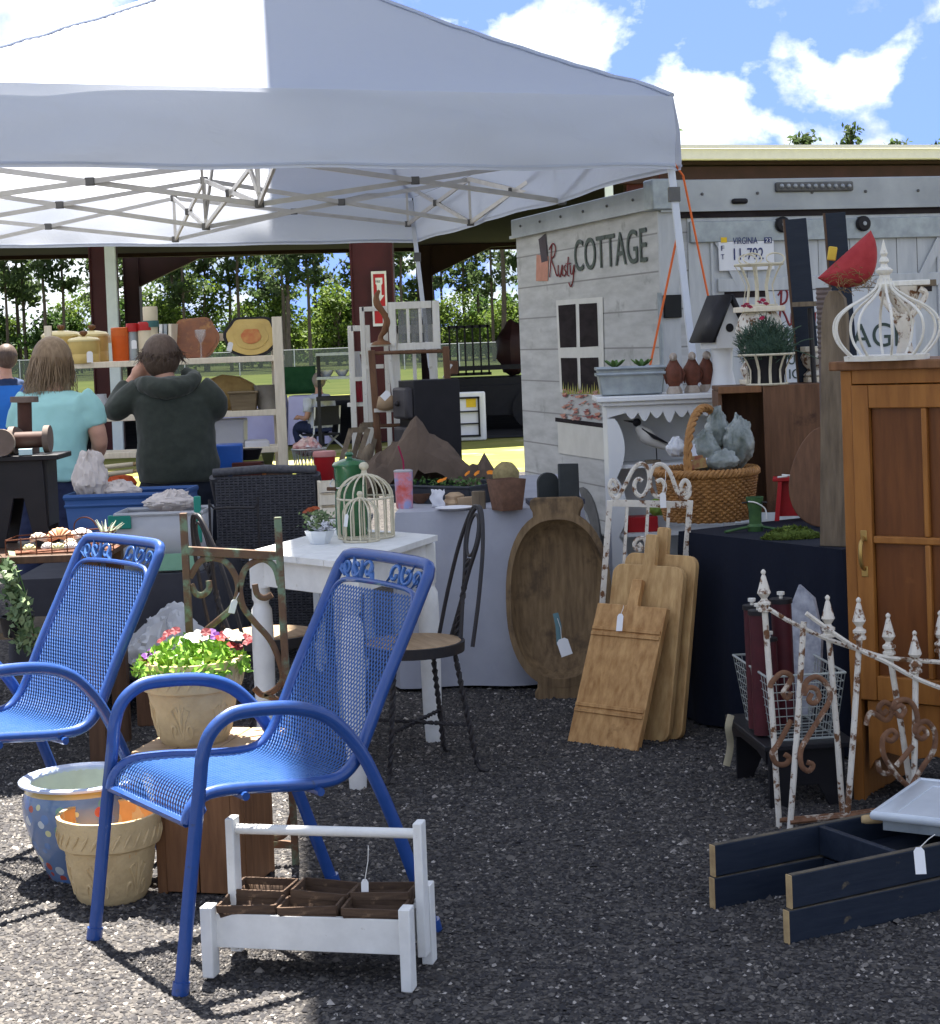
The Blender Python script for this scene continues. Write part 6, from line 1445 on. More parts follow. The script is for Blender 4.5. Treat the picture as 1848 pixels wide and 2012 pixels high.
# ================================================================ ON THE WHITE TABLE
ZW = .797
q = G(720, 1058, ZW); s_ = q.y/3600
bcg = thing('birdcage', 'cream wire dome birdcage on the white table', 'birdcage', (q.x, q.y+.03, ZW))
def dome(par, r, h0, h1, n, rw, mt):
    for i in range(n):
        a_ = i*6.2832/n; pts = [(r*math.cos(a_), r*math.sin(a_), .004), (r*math.cos(a_), r*math.sin(a_), h0)]
        for k in range(1, 7): u = k/6*math.pi/2; pts.append((r*math.cos(u)*math.cos(a_), r*math.cos(u)*math.sin(a_), h0+(h1-h0)*math.sin(u)))
        link('bar', MB().tube(pts, rw, 6), mt, par)
R_ = 55*s_
dome(bcg, R_, .155, .245, 16, .0036, MAT['cream_metal'])
for z in (.005, .155): link('hoop', MB().tube(ring3((0, 0, z), R_), .0045, 6, closed=True), MAT['cream_metal'], bcg)
link('finial', MB().lathe([(.02, .235), (.024, .243), (.012, .25), (.010, .262), (.018, .27), (.019, .28), (.012, .29), (.001, .293)], 14), MAT['cream_metal'], bcg)
link('base_plate', MB().lathe([(.001, .0), (R_, 0), (R_, .004), (.001, .004)], 28), MAT['cream_metal'], bcg)
bc2 = thing('small_birdcage', 'small cream wire birdcage nested in front of the larger dome cage', 'birdcage', (q.x-.012, q.y-.10, ZW))
dome(bc2, .068, .10, .165, 12, .003, MAT['cream_metal']); link('hoop', MB().tube(ring3((0, 0, .005), .068), .004, 6, closed=True), MAT['cream_metal'], bc2)
link('finial', MB().lathe([(.014, .158), (.016, .164), (.008, .17), (.012, .18), (.008, .19), (.001, .192)], 12), MAT['cream_metal'], bc2)
price_tag(P(682, 1010, q.y-.14), P(679, 1035, q.y-.14), .014, 'white price tag hanging on the cream birdcage', 0, str_to=P(690, 985, q.y-.1))
qe = P(690, 1000, 7.12); ge = thing('enamel_pot', 'dark green enamel lidded pot with wire handle behind the birdcage', 'pot', (qe.x, 7.14, ZW))
he = P(690, 915, 7.14).z-ZW
link('body', MB().lathe([(.056, 0), (.062, .01), (.064, .05), (.060, he*.75), (.062, he-.01), (.066, he), (.058, he)], 28), MAT['green_enamel'], ge)
link('lid', MB().lathe([(.068, he), (.069, he+.006), (.060, he+.016), (.03, he+.026), (.012, he+.030), (.010, he+.036), (.018, he+.045), (.012, he+.054), (.001, he+.055)], 28), MAT['green_enamel'], ge)
link('bail_handle', MB().tube(crom([(-.066, -.01, he*.82), (-.075, -.05, he*.74), (-.03, -.085, he*.72), (.05, -.07, he*.9), (.066, -.01, he*.95)], 4), .0025, 6), MAT['alu'], ge)
link('grip', MB().tube([(-.085, -.06, he*.70), (-.05, -.075, he*.70)], .008, 8), MAT['dark_wood'], ge)
qp = G(628, 1070, ZW); hx = thing('boat_planter', 'white faceted porcelain dish of checkered pansies on the white table', 'planter', (qp.x, qp.y+.03, ZW))
link('dish', MB().lathe([(.035, 0), (.038, .004), (.058, .05), (.052, .052), (.03, .012)], 6), mk('porcelain', (.72, .76, .80), rough=.2), hx)
link('soil', MB().lathe([(.001, .046), (.05, .046)], 12), MAT['soil'], hx)
n_ = 260; cen = np.stack([rng.normal(-.005, .024, n_), rng.normal(0, .02, n_), .05+rng.random(n_)*.075], -1); quadmesh('leaves', leaf_quads(cen, rng.uniform(.006, .013, n_), .9), 4, MAT['leaf_ivy'], parent=hx)
mk('petal_check', (.75, .76, .8), (.02, .02, .03), rough=.6, scale=120); mk('petal_rust', (.30, .06, .015), rough=.7)
for (x, y, z, m_) in ((.025, -.04, .075, 'petal_check'), (.04, -.035, .06, 'petal_check'), (.015, -.045, .06, 'petal_check'), (-.03, -.01, .13, 'petal_rust'), (-.01, -.01, .135, 'petal_rust'), (-.045, -.01, .125, 'petal_rust')): blossom(Vector((x, y, z)), .018, MAT[m_], hx)

# ================================================================ ON THE GREY CLOTH TABLE
q = G(795, 1000, ZC); tu = thing('drink_tumbler', 'red white and blue tie-dye tumbler with magenta straw on grey cloth', 'tumbler', (q.x, q.y+.04, ZC))
mk('tie_dye', (.62, .10, .07), (.72, .38, .48), rough=.3, scale=14, c3=(.35, .38, .62), t3=.55, s3=16)
s_ = 8.3/3600
link('cup', MB().lathe([(.036, 0), (.038, .006), (.043, .165), (.041, .167), (.036, .02)], 26), MAT['tie_dye'], tu); link('lid', MB().lathe([(.001, .166), (.044, .166), (.0445, .172), (.036, .176), (.001, .177)], 26), MAT['clear_plastic'], tu)
link('straw', MB().tube([(.003, 0, .1), (.002, 0, .215), (-.018, .0, .285)], .0042, 8), mk('magenta', (.28, .01, .06), rough=.4), tu)
nt = G(828, 972, ZC+.04); nt2 = G(905, 1000, ZC)
ty = thing('nursery_tray', 'black plastic nursery tray of marigold seedlings on the grey cloth', 'tray', (P(893, 960, 8.6).x, 8.62, ZC), R(-38))
mk('black_plastic', (.03, .035, .045), (.045, .05, .06), rough=.35)
for (x, y, dx_, dy_) in ((0, -.18, .46, .008), (0, .18, .46, .008), (-.23, 0, .008, .36), (.23, 0, .008, .36)): link('side_wall', MB().box((x, y, .04), (dx_, dy_, .08)), MAT['black_plastic'], ty)
link('rim', MB().tube([(-.235, -.185, .08), (.235, -.185, .08), (.235, .185, .08), (-.235, .185, .08)], .008, 6, closed=True), MAT['black_plastic'], ty)
link('floor', MB().box((0, 0, .004), (.45, .35, .006)), MAT['black_plastic'], ty)
for x in (-.08, .07): link('divider', MB().box((x, 0, .035), (.006, .345, .06)), MAT['black_plastic'], ty)
n_ = 420; cen = np.stack([rng.uniform(-.19, .19, n_), rng.uniform(-.14, .14, n_), .02+rng.random(n_)*.085], -1); quadmesh('seedlings', leaf_quads(cen, rng.uniform(.006, .016, n_), .9), 4, MAT['leaf_mid'], 'stuff', parent=ty)
mk('petal_marigold', (.75, .26, .02), (.6, .14, .01), rough=.7)
for (x, y, z) in ((.0, -.1, .10), (.012, -.09, .105), (.10, .05, .125), (.14, .1, .125), (.02, .08, .12)): blossom(Vector((x, y, z)), .019, MAT['petal_marigold'], ty)
q = G(998, 1004, ZC); pp_ = thing('peat_pot', 'square brown peat pot at the front edge of the grey cloth', 'pot', (q.x, q.y+.075, ZC), R(28))
w1, w0, h_ = .125, .095, .135
b = MB().add([(-w0/2, -w0/2, 0), (w0/2, -w0/2, 0), (w0/2, w0/2, 0), (-w0/2, w0/2, 0), (-w1/2, -w1/2, h_), (w1/2, -w1/2, h_), (w1/2, w1/2, h_), (-w1/2, w1/2, h_)], [(3, 2, 1, 0), (0, 1, 5, 4), (1, 2, 6, 5), (2, 3, 7, 6), (3, 0, 4, 7)]); link('pot_wall', b, MAT['pulp'], pp_, solid=.006)
link('soil', MB().box((0, 0, .115), (.105, .105, .01)), MAT['soil'], pp_)
q = P(995, 940, 8.45); single('coir_ball', MB().ball((q.x, 8.5, ZC+.12), .062, 18, 12, (1, 1, 1), bump=.08), mk('coir', (.33, .27, .13), (.24, .19, .09), rough=.95, scale=40, bump=.5), 'round straw-coloured coir ball behind square peat pot', 'ball')
# ball rests on a block
single('foam_block', MB().box((q.x, 8.5, ZC+.031), (.11, .1, .062)), MAT['card'], 'cardboard block under the coir ball', 'box')
q = G(942, 1002, ZC); single('wood_offcut', MB().box((q.x, q.y+.05, ZC+.04), (.06, .03, .08), R(-6)), MAT['grey_wood'], 'small upright grey wood block beside the peat pot', 'block', bevel=.003)
q = G(890, 998, ZC); single('egg_carton', MB().lathe([(.05, 0), (.055, .02), (.04, .035), (.042, .05), (.02, .065), (.001, .066)], 12, c=(q.x+.01, q.y+.06, ZC), wob=lambda a, z: 1+.22*math.sin(3*a)), MAT['card'], 'tan moulded pulp carton on the grey cloth', 'carton')
single('card_box', MB().box((q.x+.055, q.y+.03, ZC+.022), (.075, .05, .044), R(14)), MAT['card'], 'low open tan cardboard box beside the pulp carton', 'box')
q = G(858, 1000, ZC); single('torn_paper', MB().sheet(lambda u, v: Vector((q.x-.025+.06*u+.006*math.sin(v*9), q.y+.05+.01*math.sin(u*5), ZC+.001+.085*v*(1-.25*abs(noise.noise(Vector((u*5, v*3, 1)))))-.0)), 8, 8), MAT['white_cloth'], 'torn white paper standing against the pulp carton', 'paper', solid=.0015)
q = G(880, 1004, ZC); single('paper_plate', MB().lathe([(.001, .002), (.06, .002), (.085, .012), (.086, .014), (.06, .005), (.001, .004)], 28, c=(q.x+.03, q.y+.03, ZC)), MAT['white_cloth'], 'white paper plate under the pulp carton', 'plate')
q = G(830, 995, ZC); single('brown_bowl', MB().lathe([(.03, 0), (.06, .03), (.068, .05), (.062, .05), (.03, .008)], 22, c=(q.x, q.y+.16, ZC)), MAT['pulp'], 'shallow brown bowl beside the tumbler', 'bowl')
q = G(1093, 993, ZC); single('dark_book', MB().box((q.x, q.y+.09, ZC+.012), (.25, .18, .022), R(4)), mk('dark_cover', (.03, .035, .06), (.05, .05, .07), rough=.6), 'dark flat book at the table end above the dough bowl', 'book', bevel=.002)
tz = ZC+.024
single('chalk_slate', MB().box((P(1117, 955, 8.3).x, q.y+.08, tz+.078), (.10, .018, .155), R(25), R(-6), R(3)), mk('slate_dark', (.05, .055, .055), (.035, .04, .04), rough=.6), 'upright dark slate block standing on the dark book', 'slate', bevel=.004)
out = [(-.05, 0), (.05, 0), (.05, .07)]+[(.05*math.cos(a), .07+.045*math.sin(a)) for a in np.linspace(.2, 2.94, 9)]+[(-.05, .07)]
single('arched_slate', MB().prism(out, .02, Matrix.Translation((P(1078, 965, 8.35).x, q.y+.13, tz)) @ Matrix.Rotation(R(20), 4, 'Z')), MAT['slate_dark'], 'arched black plaque behind the upright dark slate', 'plaque')
# crumpled kraft sheet
kq = P(820, 870, 8.95); kr = thing('kraft_sheet', 'crumpled brown kraft paper sheet heaped over the grey table', 'paper', (kq.x, 8.95, ZC))
prf_x = np.array([690, 720, 760, 795, 820, 850, 880, 915, 950, 1000]); prf_y = np.array([880, 893, 878, 835, 806, 835, 862, 905, 880, 930])
def kf(u, v):
    x = 690+u*310; yt = np.interp(x, prf_x, prf_y); Yq = 8.74+.32*v; k = math.sin(math.pi*min(1, max(0, .08+v*1.1)))**.7
    top = P(x, yt, 8.95).z; z = ZC+.004+(top-ZC)*k*(1+.16*noise.noise(Vector((u*6, v*5, 2)))); f_ = abs(noise.noise(Vector((u*7, v*4, 7))))*.10+abs(noise.noise(Vector((u*15, v*9, 3))))*.05
    return Vector((P(x, 900, Yq).x, Yq, max(ZC+.003, z-f_)))
link('sheet', MB().sheet(kf, 26, 11), MAT['kraft'], kr, world=True, smooth=0, solid=.003)
# black cast stove / cabinet
sq = P(838, 800, 9.25); sto = thing('black_cabinet', 'black box cabinet with rounded drawer fronts behind the kraft paper', 'cabinet', (sq.x, 9.19, ZC), R(24))
hs_ = P(838, 745, 9.3).z-ZC
link('case', MB().box((.02, .0, hs_/2), (.25, .20, hs_)), MAT['black_paint'], sto, bevel=.004)
for z in (hs_*.80, hs_*.45, hs_*.15): link('drawer_front', MB().box((-.122, 0, z), (.05, .18, hs_*.28)), mk('dark_drawer', (.06, .055, .06), (.04, .038, .042), rough=.45) if 'dark_drawer' not in MAT else MAT['dark_drawer'], sto, bevel=.014)
for z in (hs_*.80, hs_*.45): link('knob', MB().ball((-.155, 0, z), .014, 10, 8), MAT['black_iron'], sto)
single('white_ruler', MB().bar(P(872, 742, 9.3), P(888, 716, 9.34), .012, .004, up=(0, 1, 0)), MAT['white_paint'], 'white paint stick lying atop the black cabinet', 'stick')
single('wood_block', MB().box(P(890, 722, 9.44), (.05, .06, .07), R(10)), MAT['brown_wood'], 'brown wood block atop the black cabinet', 'block', bevel=.006)
# window sashes
def sash(label, x0, y0, x1, y1, Y, cols, rows, w_=15, bars=8, mt='white_wood', lean=.0, glass=False):
    a_, c_ = P(x0, y0, Y), P(x1, y1, Y); zb_ = ZC if y1 > 880 else c_.z
    t = thing('window_sash', label, 'window', ((a_.x+c_.x)/2, Y, zb_), 0, 'old white window sashes')
    W_, H_ = c_.x-a_.x, a_.z-zb_; f = w_*Y/3600; g_ = bars*Y/3600; sh = math.tan(ROLL)
    def fr(x, z, dx_, dz_, nm): link(nm, MB().box((x-z*.03, 0, z), (dx_, .03, dz_)), MAT[mt], t, bevel=.002)
    fr(-W_/2+f/2, H_/2, f, H_, 'stile'); fr(W_/2-f/2, H_/2, f, H_, 'stile'); fr(0, H_-f/2, W_-2*f-.001, f, 'rail'); fr(0, f/2, W_-2*f-.001, f, 'rail')
    for i in range(1, cols): fr(-W_/2+f+(W_-2*f)*i/cols, H_/2, g_, H_-2*f-.002, 'glazing_bar')
    for j in range(1, rows): link('glazing_bar', MB().box((-(H_*j/rows)*.03, -.002, H_*j/rows), (W_-2*f-.002, .028, g_)), MAT[mt], t)
    if glass:
        for i in range(cols): link('pane', MB().box((-W_/2+f+(W_-2*f)*(i+.5)/cols, .0, H_/2), ((W_-2*f)/cols-g_, .004, H_-2*f-.004)), MAT['dusty_glass'], t)
    return t
mk('dusty_glass', (.20, .21, .22), (.15, .16, .17), rough=.2, alpha=.6)
sash('white window sash with three rows of panes standing left of the brown spindle', 688, 640, 742, 905, 9.75, 1, 3, 11, 8)
sash('narrow white sash behind the tall brown scroll spindle', 712, 603, 778, 905, 9.66, 1, 3, 9, 8)
sash('white sash with dusty grey panes, topmost in front of the others', 764, 594, 868, 685, 9.50, 3, 1, 14, 6, glass=True)
sash('tall white two-pane sash beneath the dusty topmost sash', 772, 640, 872, 905, 9.58, 2, 1, 16, 7)
single('sash_lath', MB().bar(P(764, 690, 9.52), P(790, 905, 9.52), .02, .02, up=(0, 1, 0)), MAT['white_wood'], 'loose white lath propping up the topmost sash', 'lath')
# bottle, carved spindle, ladder-back frame
Yb = 9.8; q = P(705, 780, Yb); rbz = P(705, 790, Yb).z
single('white_ledge', MB().box((q.x, Yb, rbz-.012), (.12, .07, .02)), MAT['white_wood'], 'small white ledge under the red bottle', 'ledge')
rbt = thing('red_bottle', 'tall bottle of red liquid with clear neck behind white sash', 'bottle', (q.x, Yb, rbz)); hbt = P(705, 690, Yb).z-rbz
link('liquid', MB().lathe([(.022, 0), (.026, .01), (.026, hbt*.5)], 16), mk('red_liquid', (.25, .005, .02), rough=.2), rbt); link('neck', MB().lathe([(.026, hbt*.5), (.024, hbt*.7), (.016, hbt*.92), (.016, hbt)], 16), MAT['clear_plastic'], rbt)
Ys = 9.5; zs0 = P(748, 676, Ys).z
single('white_shelf_board', MB().bar(P(720, 678, Ys+.02), P(778, 675, Ys+.02), .09, .02), MAT['white_wood'], 'short white shelf board carrying the brown scroll spindle', 'shelf')
spn = thing('scroll_spindle', 'tall reddish brown S-curved wooden spindle standing among the sashes', 'spindle', P(750, 674, Ys))
link('spindle', MB().tube(crom([P(x, y, Ys) for x, y in ((750, 674), (748, 662), (757, 648), (762, 630), (752, 612), (742, 598), (740, 582), (746, 570))], 4), [.03, .026, .02, .014, .013, .013, .014, .016, .019, .021, .022, .022, .021, .02, .018, .016, .016, .017, .018, .019, .02, .019, .018, .016, .014, .013, .011, .009, .006], 10), MAT['stand_wood'], spn, world=True)
link('foot', MB().lathe([(.001, 0), (.06, 0), (.05, .012), (.02, .022)], 18, c=P(750, 677, Ys)), MAT['stand_wood'], spn, world=True)
lb_ = thing('ladder_rack', 'brown ladder-back chair frame standing in front of the sashes', 'chair frame', (P(808, 900, 9.3).x, 9.3, ZC))
for xa, xb in ((730, 748), (876, 890)):
    a_, c_ = P(xa, 688 if xa < 800 else 680, 9.3), P(xb, 905, 9.3); c_.z = max(c_.z, ZC); link('upright', MB().bar(a_, Vector((c_.x, c_.y, ZC)), .034, .03, up=(0, 1, 0)), MAT['brown_wood'], lb_, world=True, bevel=.004)
for y in (692, 835): link('rung', MB().tube([P(733, y+2, 9.3), P(884, y-3, 9.3)], .010, 8), MAT['brown_wood'], lb_, world=True)
q = P(757, 775, 9.42); link('rest', MB().bar(P(736, 806, 9.3), P(880, 803, 9.3), .08, .018), MAT['white_wood'], lb_, world=True)
single('bark_trough', MB().tube(crom([P(742, 790, 9.25), P(757, 792, 9.25), P(775, 788, 9.25)], 4), [.03, .035, .038, .04, .04, .04, .038, .036, .03], 10), MAT['card'], 'rolled tan bark piece resting on the ladder rack', 'bark')
price_tag(P(765, 770, 9.18), P(752, 783, 9.16), .035, 'white price tag tied on the bark roll', 0)
# driftwood, frames, small wooden crate, red tub, wire bin
q = P(722, 880, 9.0); dw = thing('driftwood', 'gnarled grey brown driftwood stump beside the kraft paper', 'driftwood', (q.x, 9.0, ZC)); link('stump', MB().tube(crom([(0, 0, 0), (.01, 0, .1), (-.01, 0, .18), (.02, .01, .26)], 4), [.05, .048, .045, .043, .042, .04, .038, .036, .033, .03, .026, .02, .012], 9), MAT['grey_wood'], dw)
link('branch', MB().tube(crom([(.01, 0, .1), (.05, 0, .09), (.09, -.01, .05)], 4), [.03, .028, .026, .024, .022, .02, .018, .016, .01], 8), MAT['grey_wood'], dw)
for i, (xa, ya, xb, yb, lab_) in enumerate(((668, 915, 690, 845, 'leaning weathered picture frame beside the red pail'), (690, 915, 712, 835, 'tall leaning weathered frame next to driftwood'))):
    a_, c_ = P(xa, ya, 9.1+i*.1), P(xb, yb, 9.25+i*.1); d_ = Vector((.085, 0, 0)); t = thing('picture_frame', lab_, 'frame', a_, 0, 'weathered frames')
    for p, r2 in ((a_, c_), (a_+d_, c_+d_)): link('frame_side', MB().bar(p, r2, .026, .02, up=(0, 1, 0)), MAT['grey_wood'], t, world=True)
    for p in (a_, c_): link('frame_end', MB().bar(p, p+d_, .02, .026), MAT['grey_wood'], t, world=True)
q = P(665, 950, 8.7); sc_ = thing('slat_crate', 'small pale wooden slat crate behind the green enamel pot', 'crate', (q.x, 8.75, .72), R(8))
for z in (.03, .09, .15):
    for y in (-.07, .07): link('slat', MB().box((0, y, z), (.20, .008, .045)), MAT['cream_wood'], sc_)
for x in (-.095, .095): link('end_board', MB().box((x, 0, .09), (.012, .13, .17)), MAT['cream_wood'], sc_)
link('floor', MB().box((0, 0, .008), (.18, .13, .008)), MAT['cream_wood'], sc_)
ws_ = thing('side_stand', 'white painted side stand under the slat crate', 'stand', (q.x, 8.75, 0)); link('stand_top', MB().box((0, 0, .708), (.30, .28, .022)), MAT['white_paint'], ws_, bevel=.003)
for sx in (-1, 1):
    for sy in (-1, 1): link('leg', MB().box((sx*.12, sy*.11, .35), (.03, .03, .70)), MAT['white_paint'], ws_)
q = P(632, 900, 9.3); zt4 = P(632, 920, 9.3).z
# ================================================================ PEOPLE
def organic(name, mb, mt, parent, voxel=.012, sm=6, fold=0, fs=.09):
    o = link(name, mb, mt, parent, world=True, smooth=180)
    r = o.modifiers.new('merge', 'REMESH'); r.mode = 'VOXEL'; r.voxel_size = voxel; r.use_smooth_shade = True
    s = o.modifiers.new('smooth', 'SMOOTH'); s.iterations = sm; s.factor = .6
    if fold:
        tx = bpy.data.textures.new(name+'_folds', 'CLOUDS'); tx.noise_scale = fs; tx.noise_depth = 2
        d = o.modifiers.new('folds', 'DISPLACE'); d.texture = tx; d.strength = fold; d.mid_level = .5; d.texture_coords = 'LOCAL'
    return o
def limb(b, pts, rs, n=12): b.tube(crom(pts, 4), list(np.interp(np.linspace(0, len(rs)-1, (len(pts)-1)*4+1), range(len(rs)), rs)), n)
def torso(b, rings, n=24):
    vs = []; fs = []
    for (c, rx, ry) in rings:
        for j in range(n): a_ = 2*math.pi*j/n; vs.append(Vector(c)+Vector((rx*math.cos(a_), ry*math.sin(a_), 0)))
    for i in range(len(rings)-1):
        for j in range(n): fs.append((i*n+j, i*n+(j+1) % n, (i+1)*n+(j+1) % n, (i+1)*n+j))
    fs += [tuple(range(n-1, -1, -1)), tuple(range((len(rings)-1)*n, len(rings)*n))]
    b.add(vs, fs)
def hand(b, w, d, side, up=Vector((0, 0, 1))):
    d = d.normalized(); x = d.cross(up).normalized(); z = x.cross(d)
    pc = w+d*.045; b.ball(pc, .040, 10, 8, (1, 1, 1)); limb(b, [w, pc, pc+d*.03], [.026, .032, .03])
    for i in range(4):
        o = x*(-.026+.0175*i); L = (.062, .074, .07, .055)[i]
        limb(b, [pc+d*.02+o, pc+d*(.02+L*.6)+o*1.15-z*.004, pc+d*(.02+L)+o*1.1-z*.022], [.0095, .009, .0075], 8)
    limb(b, [w+d*.02+x*side*.02, w+d*.045+x*side*.05, w+d*.08+x*side*.06], [.013, .011, .009], 8)
def legs_mb(b, hl, hr_, ank_l, ank_r, r0=.10):
    for h_, a_ in ((hl, ank_l), (hr_, ank_r)):
        k_ = (h_+a_)/2+Vector((0, .02, .02)); limb(b, [h_, k_, a_], [r0, r0*.68, r0*.5])
def head_mb(b, c, neck, r=.093, face=Vector((0, 1, 0))):
    b.ball(c, r, 18, 14, (.84, .98, 1.16)); limb(b, [neck-Vector((0, 0, .06)), neck, c-Vector((0, 0, .04))], [.062, .055, .052])
    b.ball(c+face*r*.98-Vector((0, 0, .012)), .017, 8, 6, (.8, 1.1, 1.2))       # nose
    sd_ = Vector((face.y, -face.x, 0))
    for s2 in (-1, 1): b.ball(c+sd_*s2*r*.85-Vector((0, 0, .008)), .022, 8, 6, (.6, .9, 1.3))  # ears
    b.ball(c+face*r*.6-Vector((0, 0, r*.82)), .042, 10, 8, (1, .9, .7))      # chin
mk('shirt_aqua', (.34, .60, .58), (.29, .54, .52), rough=.85, scale=5, bump=.1)
mk('hoodie_green', (.030, .038, .032), (.042, .050, .042), rough=.95, scale=30, bump=.1, sheen=.2)
mk('pants_dark', (.014, .018, .03), (.02, .024, .035), rough=.9)
mk('hair_brown', (.17, .115, .07), (.28, .20, .125), rough=.5, scale=9, stretch=(8, 8, 1))
mk('hair_dark', (.065, .042, .032), (.12, .085, .065), rough=.5, scale=9, stretch=(8, 8, 1.5))
mk('lips', (.4, .14, .12), rough=.5); mk('eye', (.05, .03, .02), rough=.2); mk('shoe', (.03, .03, .035), rough=.7)
def face_bits(t, c, r, face):
    sd_ = Vector((face.y, -face.x, 0))
    for s2 in (-1, 1): link('eye', MB().ball(c+face*r*.86+sd_*s2*.032+Vector((0, 0, .01)), .011, 8, 6), MAT['eye'], t, world=True)
    link('mouth', MB().tube([c+face*r*.92-sd_*.022-Vector((0, 0, .055)), c+face*r*.97-Vector((0, 0, .057)), c+face*r*.92+sd_*.022-Vector((0, 0, .055))], .006, 6), MAT['lips'], t, world=True)
def hair(t, c, r, mt, drop, w_, seed, face, n=620, spread=.026, lean=Vector((0, 0, 0))):
    b = MB(); b.ball(c-face*.018+Vector((0, 0, .012)), r*1.15, 20, 14, (.94, 1.0, 1.12))
    if drop: torso(b, [(c-face*.03+lean*k+Vector((0, 0, -drop*k+.03)), w_*(.90+.25*k), .075-.02*k) for k in (0, .35, .7, 1)], 18)
    organic('hair_mass', b, mt, t, .010, 8)
    b = MB(); rnd = random.Random(seed)
    for i in range(n):
        a_ = rnd.uniform(0, 6.283); el = rnd.uniform(.15, 1.45); d = Vector((math.cos(a_)*math.cos(el)*.94, math.sin(a_)*math.cos(el), math.sin(el)*1.14)); p0 = c-face*.018+Vector((0, 0, .012))+d*r*1.09
        if d.dot(face) > .55: continue
        L = drop+.02 if drop else .05; dd = Vector((d.x*.5, d.y*.3, 0))
        pts = [p0, p0+dd*.03+Vector((0, 0, -.04))+lean*.15, p0+dd*.05+lean*.5+Vector((rnd.gauss(0, .008), 0, -L*.55)), p0+dd*.05+lean+Vector((rnd.gauss(0, spread), rnd.gauss(0, .01), -L*(.8+rnd.random()*.35)))]
        if not drop: pts = pts[:2]
        b.tube(pts, [.0022, .0024, .002, .0008][:len(pts)], 3)
    link('hair_strands', b, mt, t, world=True, props={'kind': 'stuff'})
# --- person in aqua T-shirt
Y1 = 8.95; s1_ = Y1/3600
def q1(x, y, dy=0): return P(x, y, Y1+dy)
p1 = thing('person', 'person in aqua T-shirt and dark jeans bending over the stall table', 'person', (q1(95, 900).x, Y1, 0))
hc_ = q1(106, 712, .10); nk_ = q1(108, 760, .04); fc = Vector((.25, .96, 0)).normalized()
b = MB(); head_mb(b, hc_, nk_, .092, fc)
shL, shR = q1(52, 792, .02), q1(166, 788, 0); elR = q1(196, 868, .0); wrR = q1(176, 915, .22); elL = q1(32, 875, .02); wrL = q1(60, 920, .2)
hipc = q1(88, 935, -.05)
torso(b, [(q1(106, 770, .03), .05, .05), (q1(108, 800, .01), .15, .09), (q1(100, 870, -.02), .14, .10), (hipc, .155, .11)], 18)
limb(b, [shR, elR, wrR], [.055, .042, .028]); limb(b, [shL, elL, wrL], [.055, .042, .028]); hand(b, wrR, Vector((.1, .9, -.35)), -1); hand(b, wrL, Vector((.1, .9, -.35)), 1)
fl1, fr1 = Vector((hipc.x-.11, Y1-.02, .07)), Vector((hipc.x+.11, Y1+.02, .07)); legs_mb(b, hipc+Vector((-.085, 0, -.05)), hipc+Vector((.085, 0, -.05)), fl1, fr1, .085)
for f_ in (fl1, fr1): limb(b, [f_, f_+Vector((0, .06, -.025)), f_+Vector((0, .15, -.04))], [.045, .04, .03])
organic('body', b, MAT['skin'], p1, .011, 3); face_bits(p1, hc_, .092, fc); hair(p1, hc_, .094, MAT['hair_brown'], .21, .105, 3, fc, lean=Vector((-.02, -.03, 0)))
b = MB(); torso(b, [(q1(107, 768, .03), .085, .07), (q1(108, 778, .02), .155, .095), (q1(106, 795, .01), .195, .12), (q1(102, 835, -.01), .185, .14), (q1(98, 880, -.03), .18, .145), (q1(93, 920, -.05), .19, .15), (q1(92, 945, -.05), .195, .152)])
limb(b, [shR+Vector((-.03, 0, .015)), q1(176, 806, 0), q1(186, 838, 0)], [.078, .074, .070]); limb(b, [shL+Vector((.03, 0, .015)), q1(44, 815, .01), q1(38, 845, .01)], [.078, .074, .070])
organic('shirt', b, MAT['shirt_aqua'], p1, .010, 6, .022, .12)
b = MB(); torso(b, [(hipc+Vector((0, 0, .05)), .165, .125), (hipc+Vector((0, 0, -.06)), .175, .135)]); legs_mb(b, hipc+Vector((-.085, 0, -.06)), hipc+Vector((.085, 0, -.06)), fl1, fr1, .105)
organic('trousers', b, MAT['denim'], p1, .013, 4, .02, .06)
for f_ in (fl1, fr1): link('shoe', MB().ball(f_+Vector((0, .05, -.025)), .05, 12, 8, (.95, 2.3, .9)), MAT['shoe'], p1, world=True)
# --- person in dark green hooded sweatshirt
Y2 = 9.55
def q2(x, y, dy=0): return P(x, y, Y2+dy)
p2 = thing('person', 'person in dark green hooded sweatshirt holding one hand to the face', 'person', (q2(345, 900).x, Y2, 0))
hc_ = q2(314, 704, .06); nk_ = q2(326, 748, .02); fc = Vector((-.55, .83, 0)).normalized()
b = MB(); head_mb(b, hc_, nk_, .094, fc)
shL, shR = q2(268, 772, 0), q2(402, 768, 0); elL = q2(226, 806, .02); wrL = q2(262, 745, .10); elR = q2(424, 805, .05); wrR = q2(395, 800, .30); hipc = q2(350, 935, 0)
torso(b, [(q2(330, 765, .02), .06, .06), (q2(336, 790, 0), .17, .10), (q2(345, 860, 0), .17, .11), (hipc, .18, .12)], 18)
limb(b, [shL, elL, wrL], [.06, .045, .03]); limb(b, [shR, elR, wrR], [.06, .045, .03]); hand(b, wrL, (q2(288, 712, .10)-wrL), -1, Vector((0, 1, 0))); hand(b, wrR, Vector((-.2, .9, .1)), 1)
fl2, fr2 = Vector((hipc.x-.12, Y2, .07)), Vector((hipc.x+.12, Y2+.02, .07)); legs_mb(b, hipc+Vector((-.1, 0, -.05)), hipc+Vector((.1, 0, -.05)), fl2, fr2, .09)
for f_ in (fl2, fr2): limb(b, [f_, f_+Vector((0, .06, -.025)), f_+Vector((0, .15, -.04))], [.045, .04, .03])
organic('body', b, MAT['skin'], p2, .011, 3); face_bits(p2, hc_, .094, fc); hair(p2, hc_, .094, MAT['hair_dark'], .05, .09, 8, fc, 620)
